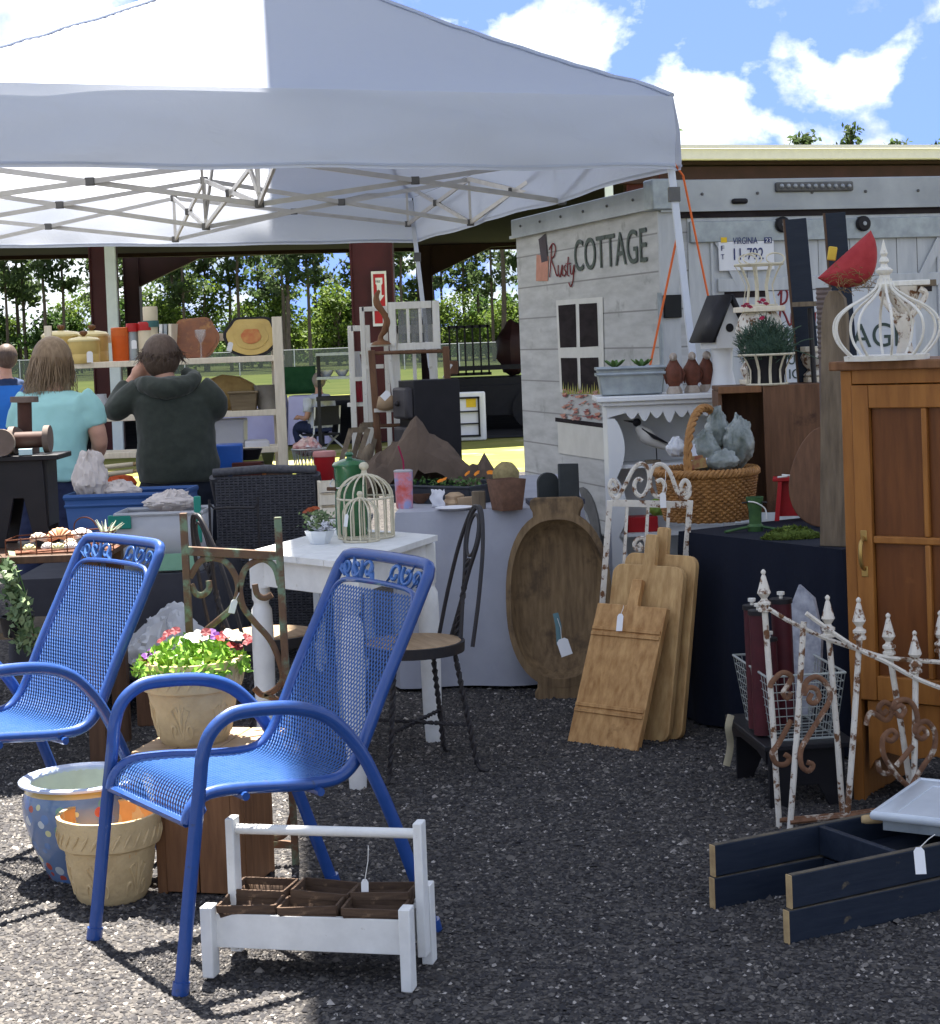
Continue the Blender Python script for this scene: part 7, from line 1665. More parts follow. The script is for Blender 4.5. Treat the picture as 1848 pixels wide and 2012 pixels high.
b = MB(); torso(b, [(q2(328, 752, .03), .09, .08), (q2(334, 765, .01), .17, .11), (q2(338, 785, 0), .215, .135), (q2(344, 830, 0), .205, .15), (q2(348, 880, -.01), .208, .155), (q2(350, 915, -.01), .222, .165), (q2(351, 932, -.01), .212, .158), (q2(351, 945, -.01), .205, .152)])
limb(b, [shL+Vector((.03, 0, .02)), q2(246, 790, 0), elL, q2(238, 780, .06), q2(255, 756, .09)], [.078, .070, .062, .056, .052]); limb(b, [shR+Vector((-.03, 0, .02)), q2(420, 785, 0), elR, q2(410, 804, .2)], [.078, .070, .062, .055])
organic('sweatshirt', b, MAT['hoodie_green'], p2, .010, 6, .020, .12)
b = MB(); limb(b, [q2(272, 755, .05), q2(290, 757, -.07), q2(325, 764, -.12), q2(362, 757, -.09), q2(382, 742, .0), q2(360, 732, .05)], [.035, .055, .06, .055, .042, .03]); b.ball(q2(328, 760, -.08), .075, 14, 10, (1.5, .7, .75))
organic('hood', b, MAT['hoodie_green'], p2, .012, 4, .02, .05)
b = MB(); torso(b, [(hipc+Vector((0, 0, .05)), .185, .14), (hipc+Vector((0, 0, -.08)), .20, .15)]); legs_mb(b, hipc+Vector((-.1, 0, -.06)), hipc+Vector((.1, 0, -.06)), fl2, fr2, .115)
organic('trousers', b, MAT['pants_dark'], p2, .014, 4, .02, .06)
for f_ in (fl2, fr2): link('shoe', MB().ball(f_+Vector((0, .05, -.025)), .05, 12, 8, (.95, 2.3, .9)), MAT['shoe'], p2, world=True)
# --- man in navy polo further back, and a seated person under the pavilion
def simple_person(label, Y, headpx, shirt_m, hair_m, fc, seated=None, trouser='denim'):
    hc_ = P(headpx[0], headpx[1], Y); t = thing('person', label, 'person', (hc_.x, Y, 0))
    dz = Vector((0, 0, -1)); nk_ = hc_+dz*.15; b = MB(); head_mb(b, hc_, nk_, .095, fc); sd_ = Vector((fc.y, -fc.x, 0))
    ch = hc_+dz*.36; hp_ = hc_+dz*.70
    shl, shr = hc_+dz*.25-sd_*.18, hc_+dz*.25+sd_*.18
    torso(b, [(hc_+dz*.19, .07, .07), (hc_+dz*.25, .17, .1), (ch, .16, .11), (hp_, .16, .11)], 18)
    ell, elr = shl+dz*.28-sd_*.05, shr+dz*.28+sd_*.05; wl_, wr_ = ell+fc*.22-dz*.0, elr+fc*.22
    limb(b, [shl, ell, wl_], [.055, .042, .028]); limb(b, [shr, elr, wr_], [.055, .042, .028]); hand(b, wl_, fc+Vector((0, 0, -.2)), 1); hand(b, wr_, fc+Vector((0, 0, -.2)), -1)
    if seated: kn = [hp_+fc*.42-sd_*.12, hp_+fc*.42+sd_*.12]; an = [Vector((k_.x, k_.y, .07)) for k_ in kn]
    else: an = [Vector((hp_.x, hp_.y, .07))+sd_*s2*.11 for s2 in (-1, 1)]; kn = [(hp_+sd_*s2*.1+a_)/2 for s2, a_ in zip((-1, 1), an)]
    pants = MB(); torso(pants, [(hp_+Vector((0, 0, .06)), .175, .13), (hp_+Vector((0, 0, -.06)), .18, .14)])
    for k_, a_, s2 in zip(kn, an, (-1, 1)):
        limb(b, [hp_+sd_*s2*.09, k_, a_], [.08, .055, .04]); limb(pants, [hp_+sd_*s2*.09, k_, a_+Vector((0, 0, .02))], [.105, .085, .065]); limb(b, [a_, a_+fc*.1-Vector((0, 0, .03)), a_+fc*.16-Vector((0, 0, .035))], [.045, .04, .03])
    organic('body', b, MAT['skin'], t, .013, 3); face_bits(t, hc_, .095, fc); hair(t, hc_, .095, hair_m, .06 if seated else 0, .08, 5, fc, 60)
    b = MB(); torso(b, [(hc_+dz*.19, .09, .08), (hc_+dz*.22, .17, .11), (hc_+dz*.27, .205, .13), (ch, .19, .14), (hp_, .19, .145)]); limb(b, [shl, shl+(ell-shl)*.75], [.08, .07]); limb(b, [shr, shr+(elr-shr)*.75], [.08, .07])
    organic('shirt', b, shirt_m, t, .014, 5, .03, .07); organic('trousers', pants, MAT[trouser], t, .015, 4, .02, .06)
    return t, hp_
mk('polo_navy', (.018, .035, .085), (.025, .045, .1), rough=.85); mk('shirt_pale', (.55, .58, .66), (.48, .5, .58), rough=.85); mk('hair_grey', (.32, .27, .24), (.22, .18, .16), rough=.6)
simple_person('man in navy blue polo shirt standing beyond the aqua shirt', 17.0, (10, 703), MAT['polo_navy'], MAT['hair_dark'], Vector((-.9, .4, 0)).normalized())
sp, hp_ = simple_person('seated person in pale shirt and jeans at the lavender table', 27.3, (626, 748), MAT['shirt_pale'], MAT['hair_grey'], Vector((-.6, .8, 0)).normalized(), seated=1)
fcx = Vector((-.6, .8, 0)).normalized(); fch = thing('folding_chair', 'black and white folding chair under the seated person', 'chair', (hp_.x, hp_.y, 0), math.atan2(-fcx.x, fcx.y))
zs_ = hp_.z-.10
link('seat', MB().box((0, .03, zs_), (.46, .44, .03)), MAT['black_paint'], fch); link('backrest', MB().box((0, -.19, zs_+.28), (.46, .03, .28)), MAT['black_paint'], fch)
for sx in (-1, 1):
    link('leg', MB().tube([(sx*.22, -.22, zs_+.42), (sx*.22, -.16, zs_), (sx*.22, .2, 0)], .014, 6), MAT['white_paint'], fch); link('leg', MB().tube([(sx*.24, .2, zs_), (sx*.24, -.24, 0)], .014, 6), MAT['white_paint'], fch)
# ================================================================ WHITE SHELF UNIT
YS = 10.7
def qs_(x, y, dy=0): return P(x, y, YS+dy)
su = thing('shelf_unit', 'cream white open wooden shelf unit loaded with kitchenware', 'shelf', (qs_(330, 800).x, YS, 0))
cw = MAT['cream_wood']
def post(x0, y0, x1, y1, dy, w):
    a_, c_ = qs_(x0, y0, dy), qs_(x1, y1, dy); k = a_.z/(a_.z-c_.z); e_ = a_+(c_-a_)*k; e_.z = 0
    link('post', MB().bar(a_, e_, w*YS/3600, .03, up=(0, 1, 0)), cw, su, world=True, bevel=.002)
post(544, 622, 557, 905, -.14, 19); post(536, 640, 547, 905, .16, 10); post(94, 640, 106, 905, -.14, 13); post(108, 650, 118, 905, .16, 10)
TOP, MID, LOW, BOT = 707, 812, 884, 960
zT_, zM_, zL_, zB_ = [qs_(340, y).z for y in (TOP, MID, LOW, BOT)]
xl, xr = qs_(98, 760).x, qs_(553, 760).x
for z in (zT_, zM_, zL_, zB_, .12): link('shelf_board', MB().box(((xl+xr)/2, YS, z-.012), (xr-xl+.02, .30, .034)), cw, su, world=True, bevel=.003)
link('top_rail', MB().bar(qs_(110, 668, .16), qs_(540, 660, .16), .02, .045), cw, su, world=True)
# canisters
mk('canister', (.62, .46, .16), (.54, .39, .13), rough=.35); mk('canister_lid', (.66, .55, .26), rough=.3); mk('knob_wood', (.16, .07, .03), rough=.5)
cl_ = ['largest yellow lidded canister at the end of the top shelf', 'small yellow canister half hidden behind brown hair', 'front yellow lidded canister with price tag on top shelf', 'tall yellow lidded canister beside the white downspout']
for i, (px, w_, yt, dy) in enumerate(((122, 74, 648, .07), (143, 40, 682, -.07), (166, 60, 660, -.08), (183, 62, 648, .08))):
    p = qs_(px, 700, dy); r_ = w_/2*YS/3600; h_ = qs_(px, yt, dy).z-zT_
    t = thing('canister', cl_[i], 'canister', (p.x, YS+dy, zT_), 0, 'yellow kitchen canisters'); b = MB()
    link('body', MB().lathe([(r_*.96, 0), (r_, .006), (r_, h_*.32), (r_*.985, h_*.33), (r_*.985, h_*.36), (r_, h_*.37), (r_, h_*.80)], 26), MAT['canister'], t)
    link('lid', MB().lathe([(r_*1.05, h_*.80), (r_*1.05, h_*.86), (r_*.9, h_*.93), (r_*.3, h_*.98)], 26), MAT['canister_lid'], t)
    link('knob', MB().lathe([(.008, h_*.97), (.01, h_), (.024, h_+.015), (.022, h_+.027), (.002, h_+.031)], 14), MAT['knob_wood'], t)
price_tag(qs_(176, 690, -.2), qs_(177, 712, -.2), .035, 'white price tag hanging on the front canister', 0)
# jugs and flasks
def jug(name, label, cat, px, yt, w_, prof, mats, dy=0, base=None):
    p = qs_(px, 700, dy); r_ = w_/2*YS/3600; zb_ = base if base else zT_; h_ = qs_(px, yt, dy).z-zb_
    t = thing(name, label, cat, (p.x, YS+dy, zb_), 0)
    for nm, pr, m_ in prof: link(nm, MB().lathe([(r_*a_, h_*z) for a_, z in pr], 22), m_, t)
    return t
mk('orange_red', (.58, .10, .015), (.5, .085, .012), rough=.35); mk('flask_cream', (.66, .58, .42), rough=.4); mk('flask_red', (.42, .02, .02), rough=.35); mk('teal_band', (.06, .16, .16), rough=.5)
jug('water_jug', 'orange insulated water jug with orange red lid on top shelf', 'jug', 239, 643, 37, [('body', [(.92, 0), (.95, .02), (1, .76)], MAT['orange_red']), ('lid', [(1.02, .76), (1.02, .98), (.9, 1)], MAT['orange'])], 0)
jug('vacuum_flask', 'grey flask with red cap beside the orange jug', 'flask', 263, 635, 26, [('body', [(.8, 0), (.8, .78)], MAT['tinplate']), ('cap', [(1, .78), (1, .97), (.9, 1)], MAT['flask_red'])], .06)
jug('vacuum_flask', 'cream flask with red cap beneath the teal banded cups', 'flask', 290, 632, 35, [('body', [(.95, 0), (.98, .72), (.95, .78)], MAT['flask_cream']), ('cap', [(1, .78), (.98, .96), (.85, 1)], MAT['flask_red'])], -.04)
jug('cup_tower', 'tall cream and teal stacked cups behind the cream flask', 'cups', 299, 602, 30, [('lower_cup', [(.9, 0), (.9, .62)], MAT['flask_cream']), ('teal_cup', [(1.05, .62), (1.05, .74)], MAT['teal_band']), ('upper_cup', [(.95, .74), (.98, .98), (.9, 1)], MAT['flask_cream'])], .1)
price_tag(qs_(263, 668, -.12), qs_(264, 685, -.12), .03, 'white price tag hanging on the orange water jug', 0)
lab_ = ['white upright paper folder nearest the cream flask', 'grey white upright folder in middle of the folders', 'cream upright folder leaning beside the brown tray']
for i in range(3):
    p = qs_(325+i*9, 690); single('folder', MB().box((p.x, YS+.02, zT_+.105), (.018, .19, .21), R(-8), 0, R(3)), MAT[('white_paint', 'tinplate', 'cream_wood')[i]], lab_[i], 'folder', 'upright folders on the top shelf')
# toleware trays
def tray(label, px, y0, y1, w_, mats, seed, dy=.02):
    c_ = qs_(px, (y0+y1)/2, dy); H_ = (y1-y0)*YS/3600; W_ = w_*YS/3600; zb_ = zT_
    t = thing('painted_tray', label, 'tray', (c_.x, YS+dy, zb_), 0, 'painted trays on the top shelf')
    def outl(k): return [(W_/2*k*(1+.06*math.cos(6*a_+seed))*math.copysign(abs(math.cos(a_))**.8, math.cos(a_)), H_/2+H_/2*k*(1+.045*math.cos(5*a_+1+seed))*math.copysign(abs(math.sin(a_))**.8, math.sin(a_))) for a_ in np.linspace(0, 6.2832, 41)[:-1]]
    ML_ = Matrix.Rotation(R(-10), 4, 'X')
    for i, (k, m_, nm) in enumerate(mats): link(nm, MB().prism(outl(k), .012, ML_ @ Matrix.Translation((0, -.004*i-.0, 0))), m_, t, bevel=.001)
mk('tray_brown', (.20, .06, .015), (.34, .14, .03), rough=.3, scale=9, c3=(.10, .03, .012), t3=.56, s3=12); mk('tray_amber', (.24, .075, .015), (.13, .035, .01), rough=.3, scale=12, c3=(.36, .17, .035), t3=.58, s3=14)
mk('tray_yellow', (.56, .40, .11), (.42, .28, .06), rough=.3, scale=7, c3=(.25, .15, .04), t3=.64, s3=11); mk('tray_coral', (.45, .12, .04), (.52, .26, .08), rough=.35, scale=20)
tray('amber and dark brown scalloped painted tray with fruit shapes', 382, 622, 706, 92, [(1, MAT['tray_brown'], 'rim'), (.90, MAT['tray_amber'], 'field')], 0)
tray('black edged yellow painted tray with coral flower centre', 493, 618, 700, 106, [(1, MAT['black_paint'], 'rim'), (.88, MAT['tray_yellow'], 'field'), (.62, MAT['tray_yellow'], 'inner_field'), (.36, MAT['tray_coral'], 'flower_centre')], .6)
price_tag(qs_(454, 672, -.14), qs_(450, 690, -.14), .03, 'white price tag hanging by the yellow painted tray', 0); 
b = MB()
gob = thing('wine_glass', 'clear stemmed glass standing before the amber tray', 'glass', (qs_(396, 705, -.1).x, YS-.1, zT_)); link('glass', MB().lathe([(.03, 0), (.03, .004), (.005, .008), (.005, .09), (.03, .13), (.034, .17), (.032, .17), (.004, .1)], 18), mk('thin_glass', (.6, .6, .6), rough=.1, alpha=.22), gob)
# middle shelf
def lathe_item(name, label, cat, px, z, dy, prof, m_, n=20, wob=None):
    p = qs_(px, 800, dy); single(name, MB().lathe(prof, n, c=(p.x, YS+dy, z), wob=wob), m_, label, cat)
p = qs_(452, 800); out = [(-.14, 0), (.14, 0), (.17, .05), (.15, .15), (.06, .20), (-.04, .215), (-.12, .19), (-.18, .12), (-.19, .05)]
mk('raffia', (.32, .22, .08), (.22, .14, .05), rough=.8, scale=20, bump=.2)
single('woven_bag', MB().prism(out, .09, Matrix.Translation((p.x, YS-.02, zM_))), MAT['raffia'], 'tan woven straw bag on the middle shelf', 'bag', bevel=.02)
p = qs_(480, 800, -.1); bk2 = thing('reed_basket', 'rectangular grey tan reed basket on the middle shelf', 'basket', (p.x, YS-.1, zM_)); mk('reed', (.22, .17, .10), (.15, .11, .065), rough=.8, scale=8, stretch=(1, 1, 8), bump=.3)
link('basket_wall', MB().box((0, 0, .055), (.16, .09, .11), taper=.85), MAT['reed'], bk2, bevel=.004); link('rim', MB().tube([(-.083, -.048, .11), (.083, -.048, .11), (.083, .048, .11), (-.083, .048, .11)], .008, 6, closed=True), MAT['reed'], bk2)
lathe_item('metal_pail', 'dull grey metal pail at the end of the middle shelf', 'pail', 526, zM_, -.04, [(.05, 0), (.055, .004), (.075, .14), (.079, .145), (.072, .145), (.05, .01)], mk('pail_grey', (.22, .20, .17), (.30, .28, .25), rough=.6, scale=10))
lathe_item('white_cup', 'white ceramic cup on the middle shelf beside the sweatshirt', 'cup', 428, zM_, -.1, [(.025, 0), (.03, .02), (.04, .07), (.036, .07), (.02, .01)], MAT['porcelain'])
for (px, lab) in ((200, 'clear glass jar on the middle shelf behind the aqua shirt'), (228, 'clear glass jar standing in front of the white downspout')): lathe_item('glass_jar', lab, 'jar', px, zM_, -.05, [(.04, 0), (.045, .01), (.045, .09), (.03, .11), (.03, .13), (.026, .13), (.038, .08)], MAT['clear_plastic'])
p = qs_(212, 800, -.1); single('white_box', MB().box((p.x, YS-.1, zM_+.02), (.13, .12, .04), R(10)), MAT['porcelain'], 'low white box between the glass jars', 'box', bevel=.004)
# lower shelves
p = qs_(452, 880); single('clear_bin', MB().box((p.x, YS, zL_+.085), (.20, .2, .17), 0, taper=.93), MAT['clear_plastic'], 'clear plastic storage bin on the low shelf', 'bin', bevel=.01)
p = qs_(452, 880, -.12); single('foam_tray', MB().box((qs_(505, 875).x, YS-.02, zL_+.02), (.14, .2, .04), R(10)), MAT['white_cloth'], 'white foam tray beside the clear bin', 'tray', bevel=.008)
p = qs_(215, 900); single('teal_bin', MB().box((qs_(200, 915).x, YS-.05, zB_+.055), (.26, .2, .11), 0, taper=.9), mk('teal_bin', (.03, .18, .19), rough=.4), 'teal plastic bin on the lowest visible shelf', 'bin', bevel=.006)
mk('pumpkin', (.52, .08, .015), (.44, .06, .01), rough=.5)
lathe_item('orange_squash', 'orange red squash shape beside the teal bin', 'squash', 232, zB_, -.16, [(.03, 0), (.07, .02), (.085, .055), (.06, .095), (.01, .105)], MAT['pumpkin'], 24, lambda a, z: 1+.08*math.cos(8*a))
for i, y in enumerate((912, 926)):
    a_, c_ = qs_(205, y+6, -.3), qs_(262, y, -.3); t = thing('candle_stick', ['upper white dowel lying by the orange squash', 'lower white dowel lying by the orange squash'][i], 'dowel', (a_.x, a_.y, a_.z-.015), 0, 'white dowels'); link('dowel', MB().tube([a_, c_], .014, 10), MAT['flask_cream'], t, world=True); link('dowel_tip', MB().tube([c_, c_+(c_-a_)*.12], .011, 10), MAT['raw_edge'], t, world=True)

# ================================================================ BACK TABLE WITH COLOURED GOODS (behind grey wicker chair)
YT = 9.9
bt = [Vector((P(425, 900, YT).x, YT, 0)), Vector((P(640, 900, YT).x, YT, 0)), Vector((P(640, 900, YT).x, YT+.65, 0)), Vector((P(425, 900, YT).x, YT+.65, 0))]
table('goods_table', 'low goods table behind the grey wicker chair', bt, .78, MAT['navy_cloth'], .5, 'dark cloth on goods table behind the wicker chair', amp=.01, nf=4, seed=9)
def tp_(px, dy=0): return P(px, 900, YT+.2+dy)
zg = .78
b_ = tp_(452); single('blue_bin', MB().box((b_.x, b_.y, zg+.12), (.15, .16, .24), R(6), taper=.88), mk('bright_blue', (.02, .12, .50), (.02, .1, .42), rough=.3), 'bright blue plastic bin beside green sweatshirt', 'bin', bevel=.01)
b_ = tp_(490); single('maroon_box', MB().box((b_.x, b_.y-.05, zg+.07), (.16, .12, .14), R(-5)), mk('maroon_box', (.10, .025, .02), (.06, .02, .02), rough=.6), 'dark maroon box between blue bin and terracotta jar', 'box', bevel=.004)
b_ = tp_(487, .1); single('black_pan', MB().lathe([(.06, 0), (.08, .05), (.085, .06), (.075, .06), (.05, .01)], 22, c=(b_.x, b_.y, zg+.142)), MAT['black_paint'], 'black pan on top of the maroon box', 'pan')
b_ = tp_(527, -.05); jr = thing('terracotta_jar', 'amber terracotta jar with a small green pot upside down on it', 'jar', (b_.x, b_.y, zg)); link('jar', MB().lathe([(.035, 0), (.05, .05), (.052, .09), (.035, .12), (.03, .12)], 20), mk('amber_clay', (.42, .15, .04), (.34, .12, .03), rough=.45), jr)
single('green_pot', MB().lathe([(.022, 0), (.036, .065), (.032, .065), (.018, .005)], 18, c=(b_.x, b_.y, zg+.121)), mk('olive', (.07, .08, .03), rough=.6), 'small olive pot stacked on the amber jar', 'pot')
b_ = tp_(548, -.12); single('wood_plank', MB().box((b_.x, b_.y, zg+.075), (.14, .1, .03), R(4)), MAT['dark_wood'], 'dark wood plank beside the terracotta jar', 'plank', bevel=.003)
single('plank_block', MB().box((b_.x, b_.y, zg+.03), (.1, .08, .06), R(4)), MAT['card'], 'cardboard box beneath the dark wood plank', 'box')
b_ = tp_(608, .1); wbn = thing('wire_bin', 'round wire bin of red and white fabric behind wicker chair', 'bin', (b_.x, b_.y, zg)); b = MB()
for i in range(24): a_ = i*.2618; b.tube([(.065*math.cos(a_), .065*math.sin(a_), 0), (.095*math.cos(a_+.2), .095*math.sin(a_+.2), .19)], .0025, 4); b.tube([(.065*math.cos(a_), .065*math.sin(a_), 0), (.095*math.cos(a_-.2), .095*math.sin(a_-.2), .19)], .0025, 4)
link('wire_mesh', b, MAT['galv'], wbn, props={'kind': 'stuff'}); link('rim', MB().tube(ring3((0, 0, .19), .096), .005, 6, closed=True), MAT['galv'], wbn)
single('fabric_bundle', crumple((b_.x-.01, b_.y, zg+.20), .075, (1.1, 1, .65), 2.2), mk('fabric_mix', (.62, .5, .45), (.42, .05, .06), rough=.8, scale=14, c3=(.7, .7, .72), t3=.55, s3=12), 'bundle of red and white fabric in the wire bin', 'fabric', smooth=60)
b_ = tp_(638, .0); rp2 = thing('red_cooler', 'red and white plastic pail beside the wire bin', 'pail', (b_.x, b_.y, zg)); link('pail', MB().lathe([(.045, 0), (.05, .01), (.06, .15)], 20), MAT['red'], rp2); link('lid', MB().lathe([(.064, .15), (.066, .165), (.06, .18), (.001, .182)], 20), mk('pink', (.7, .32, .3), rough=.4), rp2)

# ================================================================ GREY WICKER CHAIR
YWk = 9.0
wa, wc_ = P(418, 930, YWk), P(622, 920, YWk); Wk = wc_.x-wa.x
gwk = thing('wicker_chair', 'dark grey resin wicker armchair seen from behind', 'chair', ((wa.x+wc_.x)/2, YWk, 0), R(-4))
mk('grey_rattan', (.055, .055, .065), (.10, .10, .11), rough=.6, scale=60); zt5 = wa.z
def weave(par, name, W, H, M, pitch=.013):
    b = MB(); nr_ = int(H/pitch); nc_ = int(W/.022)
    for r_ in range(nr_):
        z = (r_+.5)*H/nr_; b.tube([M @ Vector((-W/2+W*i/nc_, .005*math.cos(math.pi*(i+r_)), z)) for i in range(nc_+1)], pitch*.46, 4)
    for i in range(nc_+1): b.tube([M @ Vector((-W/2+W*i/nc_, 0, 0)), M @ Vector((-W/2+W*i/nc_, 0, H))], .004, 4)
    return link(name, b, MAT['grey_rattan'], par, props={'kind': 'stuff'})
weave(gwk, 'back_weave', Wk-.02, zt5-.12, Matrix.Translation((0, 0, .1)))
link('back_liner', MB().box((0, .02, zt5/2+.03), (Wk-.04, .012, zt5-.1)), MAT['black_paint'], gwk)
for sx in (-1, 1): weave(gwk, 'arm_weave', .50, .50, Matrix.Translation((sx*(Wk/2), .26, .1)) @ Matrix.Rotation(R(90), 4, 'Z'))
link('top_roll', MB().tube([(-Wk/2, .0, zt5), (0, .0, zt5+.012), (Wk/2, 0, zt5)], .022, 10), MAT['grey_rattan'], gwk)
for sx in (-1, 1): link('arm_roll', MB().tube([(sx*Wk/2, 0, zt5-.02), (sx*Wk/2, .2, .64), (sx*Wk/2, .5, .62)], .022, 8), MAT['grey_rattan'], gwk)
link('seat', MB().box((0, .28, .38), (Wk-.03, .5, .08)), MAT['grey_rattan'], gwk)
for sx in (-1, 1):
    for y in (.02, .5): link('leg', MB().tube([(sx*(Wk/2-.02), y, 0), (sx*(Wk/2-.02), y, .36)], .018, 8), MAT['black_paint'], gwk)
# black wire rack in front of the wicker chair
rk = thing('wire_rack', 'black bent wire rack standing before the wicker chair', 'rack', (P(465, 1040, 7.9).x, 7.9, 0))
a_, c_, d_ = P(412, 1000, 7.9), P(500, 998, 7.9), P(508, 1085, 7.9)
link('hoop', MB().tube(crom([Vector((a_.x, 7.9, 0)), a_+Vector((0, 0, -.03)), a_+Vector((.02, 0, 0)), c_, c_+Vector((.015, 0, -.02)), Vector((d_.x, 7.9, 0))], 3), .006, 6), MAT['black_iron'], rk, world=True)
link('cross_wire', MB().tube([Vector((a_.x, 7.9, .3)), Vector((d_.x, 7.9, .3))], .005, 6), MAT['black_iron'], rk, world=True)

# ================================================================ STORAGE TUBS LEFT
zq = .60
ta_, tb_ = P(150, 1130, 7.85), P(418, 1130, 7.85)
tc_ = [Vector((ta_.x-.25, 7.75, 0)), Vector((tb_.x, 7.75, 0)), Vector((tb_.x, 8.75, 0)), Vector((ta_.x-.25, 8.75, 0))]
mk('charcoal_cloth', (.05, .05, .06), (.04, .04, .05), rough=.9)
table('tub_table', 'low table under charcoal cloth holding the storage tubs', tc_, zq, MAT['charcoal_cloth'], .40, 'charcoal cloth hanging under the clear storage tote', amp=.012, nf=4, seed=5)
q = P(255, 990, 8.35); bt_ = thing('blue_tub', 'dark blue plastic storage tub full of tissue paper', 'tub', (q.x, 8.42, zq), R(-3))
ht = P(255, 972, 8.3).z-zq; L_ = 232*8.3/3600
def tubwalls(par, L, Wd, H, m_, th=.006, tp=.9):
    for s2 in (-1, 1):
        link('long_wall', MB().add([(-L/2*tp, s2*Wd/2*tp, 0), (L/2*tp, s2*Wd/2*tp, 0), (L/2, s2*Wd/2, H), (-L/2, s2*Wd/2, H)], [(0, 1, 2, 3)]), m_, par, solid=th)
        link('short_wall', MB().add([(s2*L/2*tp, -Wd/2*tp, 0), (s2*L/2*tp, Wd/2*tp, 0), (s2*L/2, Wd/2, H), (s2*L/2, -Wd/2, H)], [(0, 1, 2, 3)]), m_, par, solid=th)
    link('tub_floor', MB().box((0, 0, .004), (L*tp, Wd*tp, .006)), m_, par)
tubwalls(bt_, L_, .34, ht, MAT['blue_tub'])
for z, g_ in ((ht, .014), (ht-.04, .008)): link('rim', MB().tube([(-L_/2, -.17, z), (L_/2, -.17, z), (L_/2, .17, z), (-L_/2, .17, z)], g_, 6, closed=True), MAT['blue_tub'], bt_)
lb2 = ['tall crumpled tissue paper rising from the blue tub beside aqua shirt', 'small crumpled tissue peak in the blue tub', 'pinkish crumpled tissue paper spilling over the clear tote']
for i, (px, py, r_, sc, dy) in enumerate(((178, 940, .10, (.85, .8, 1.25), .0), (235, 965, .075, (1.4, .8, .6), .02), (335, 985, .08, (1.5, .8, .55), -.35))):
    w_ = P(px, py, 8.38+dy); single('tissue_paper', crumple(w_, r_, sc, i*2.7+1, 44, 30, .27), MAT['paper_crumple'], lb2[i], 'paper', 'crumpled tissue paper', smooth=25)
q = P(322, 1060, 7.9); ct = thing('clear_tote', 'clear plastic tote with green side latches in front of blue tub', 'tote', (q.x, 7.95, zq), R(-2))
hc2 = P(322, 1008, 7.85).z-zq; L2 = 172*7.9/3600; tubwalls(ct, L2, .26, hc2, MAT['clear_plastic'], .004, .92)
link('rim', MB().tube([(-L2/2, -.13, hc2), (L2/2, -.13, hc2), (L2/2, .13, hc2), (-L2/2, .13, hc2)], .01, 6, closed=True), MAT['clear_plastic'], ct)
for sx in (-1, 1): link('latch', MB().box((sx*(L2/2-.02), -.128, hc2-.03), (.10 if sx < 0 else .03, .02, .06 if sx < 0 else .2)), MAT['teal_lid'], ct, bevel=.005)
link('contents', MB().box((0, 0, hc2*.4), (L2*.86, .2, hc2*.6)), mk('tote_inside', (.30, .30, .33), (.42, .36, .33), rough=.7, scale=7), ct, bevel=.01)
single('green_folder', MB().box((P(340, 1115, 7.78).x, 7.80, zq+.045), (.20, .02, .07)), mk('mint', (.25, .48, .33), rough=.5), 'mint green folder in front of the clear tote', 'folder')
q = P(328, 1190, 7.6); single('plastic_bag', crumple((q.x, 7.62, .32), .18, (1.05, .7, .8), 5.5, 44, 30, .35), MAT['bag_film'], 'crumpled clear plastic bag lying below the storage tote', 'plastic bag', smooth=30)
single('bag_crate', MB().box((q.x, 7.62, .095), (.26, .2, .19)), MAT['brown_wood'], 'brown wooden box under the clear plastic bag', 'box', bevel=.004)

# ================================================================ LEFT BENCH: shells, black stool, spools, ivy
YL = 6.75; zLb = P(60, 1092, YL).z
q = P(90, 1092, YL); xe = P(205, 1095, YL).x
bn = thing('potting_bench', 'dark brown wooden bench holding shells and black stool', 'bench', (xe-.45, YL+.25, 0))
for k in range(3): link('top_plank', MB().box((xe-.45, YL+.08+k*.19, zLb-.014), (.9, .186, .028)), MAT['dark_wood'], bn, world=True, bevel=.003)
for x in (xe-.06, xe-.84):
    for y in (YL+.05, YL+.5): link('leg', MB().box((x, y, (zLb-.03)/2), (.06, .06, zLb-.03)), MAT['dark_wood'], bn, world=True)
link('lower_shelf', MB().box((xe-.45, YL+.28, zLb*.62), (.8, .4, .025)), MAT['grey_wood'], bn, world=True)
# wire shell tray
sq_ = P(120, 1075, YL+.06); shl_ = thing('wire_shell_tray', 'rusty wire tray of seashells on the dark bench', 'tray', (sq_.x, YL+.12, zLb))
mk('rust_wire', (.16, .05, .02), (.08, .03, .015), rough=.7)
W5, D5 = .40, .17
for z in (.004, .055): link('wire_hoop', MB().tube([(-W5/2, -D5/2, z), (W5/2, -D5/2, z+.02), (W5/2, D5/2, z+.02), (-W5/2, D5/2, z)], .003, 6, closed=True), MAT['rust_wire'], shl_)
for i in range(8): link('wire_bar', MB().tube([(-W5/2+W5*i/7, -D5/2, .004), (-W5/2+W5*i/7, -D5/2, .06+.02*i/7)], .0025, 5), MAT['rust_wire'], shl_)
link('wire_curl', MB().tube([(x+.09, -D5/2, z+.09) for x, z in spiral((0, 0), .05, .012, .2, 6.5, 24)], .0025, 5), MAT['rust_wire'], shl_)
link('tray_floor', MB().box((0, 0, .003), (W5-.01, D5-.01, .004)), MAT['rust_wire'], shl_)
mk('shell_orange', (.58, .24, .11), (.66, .40, .25), rough=.5, scale=30); mk('shell_white', (.70, .66, .60), (.58, .52, .46), rough=.45, scale=12); mk('shell_tan', (.50, .36, .25), (.6, .5, .4), rough=.5, scale=16); mk('shell_yellow', (.62, .58, .30), rough=.4)
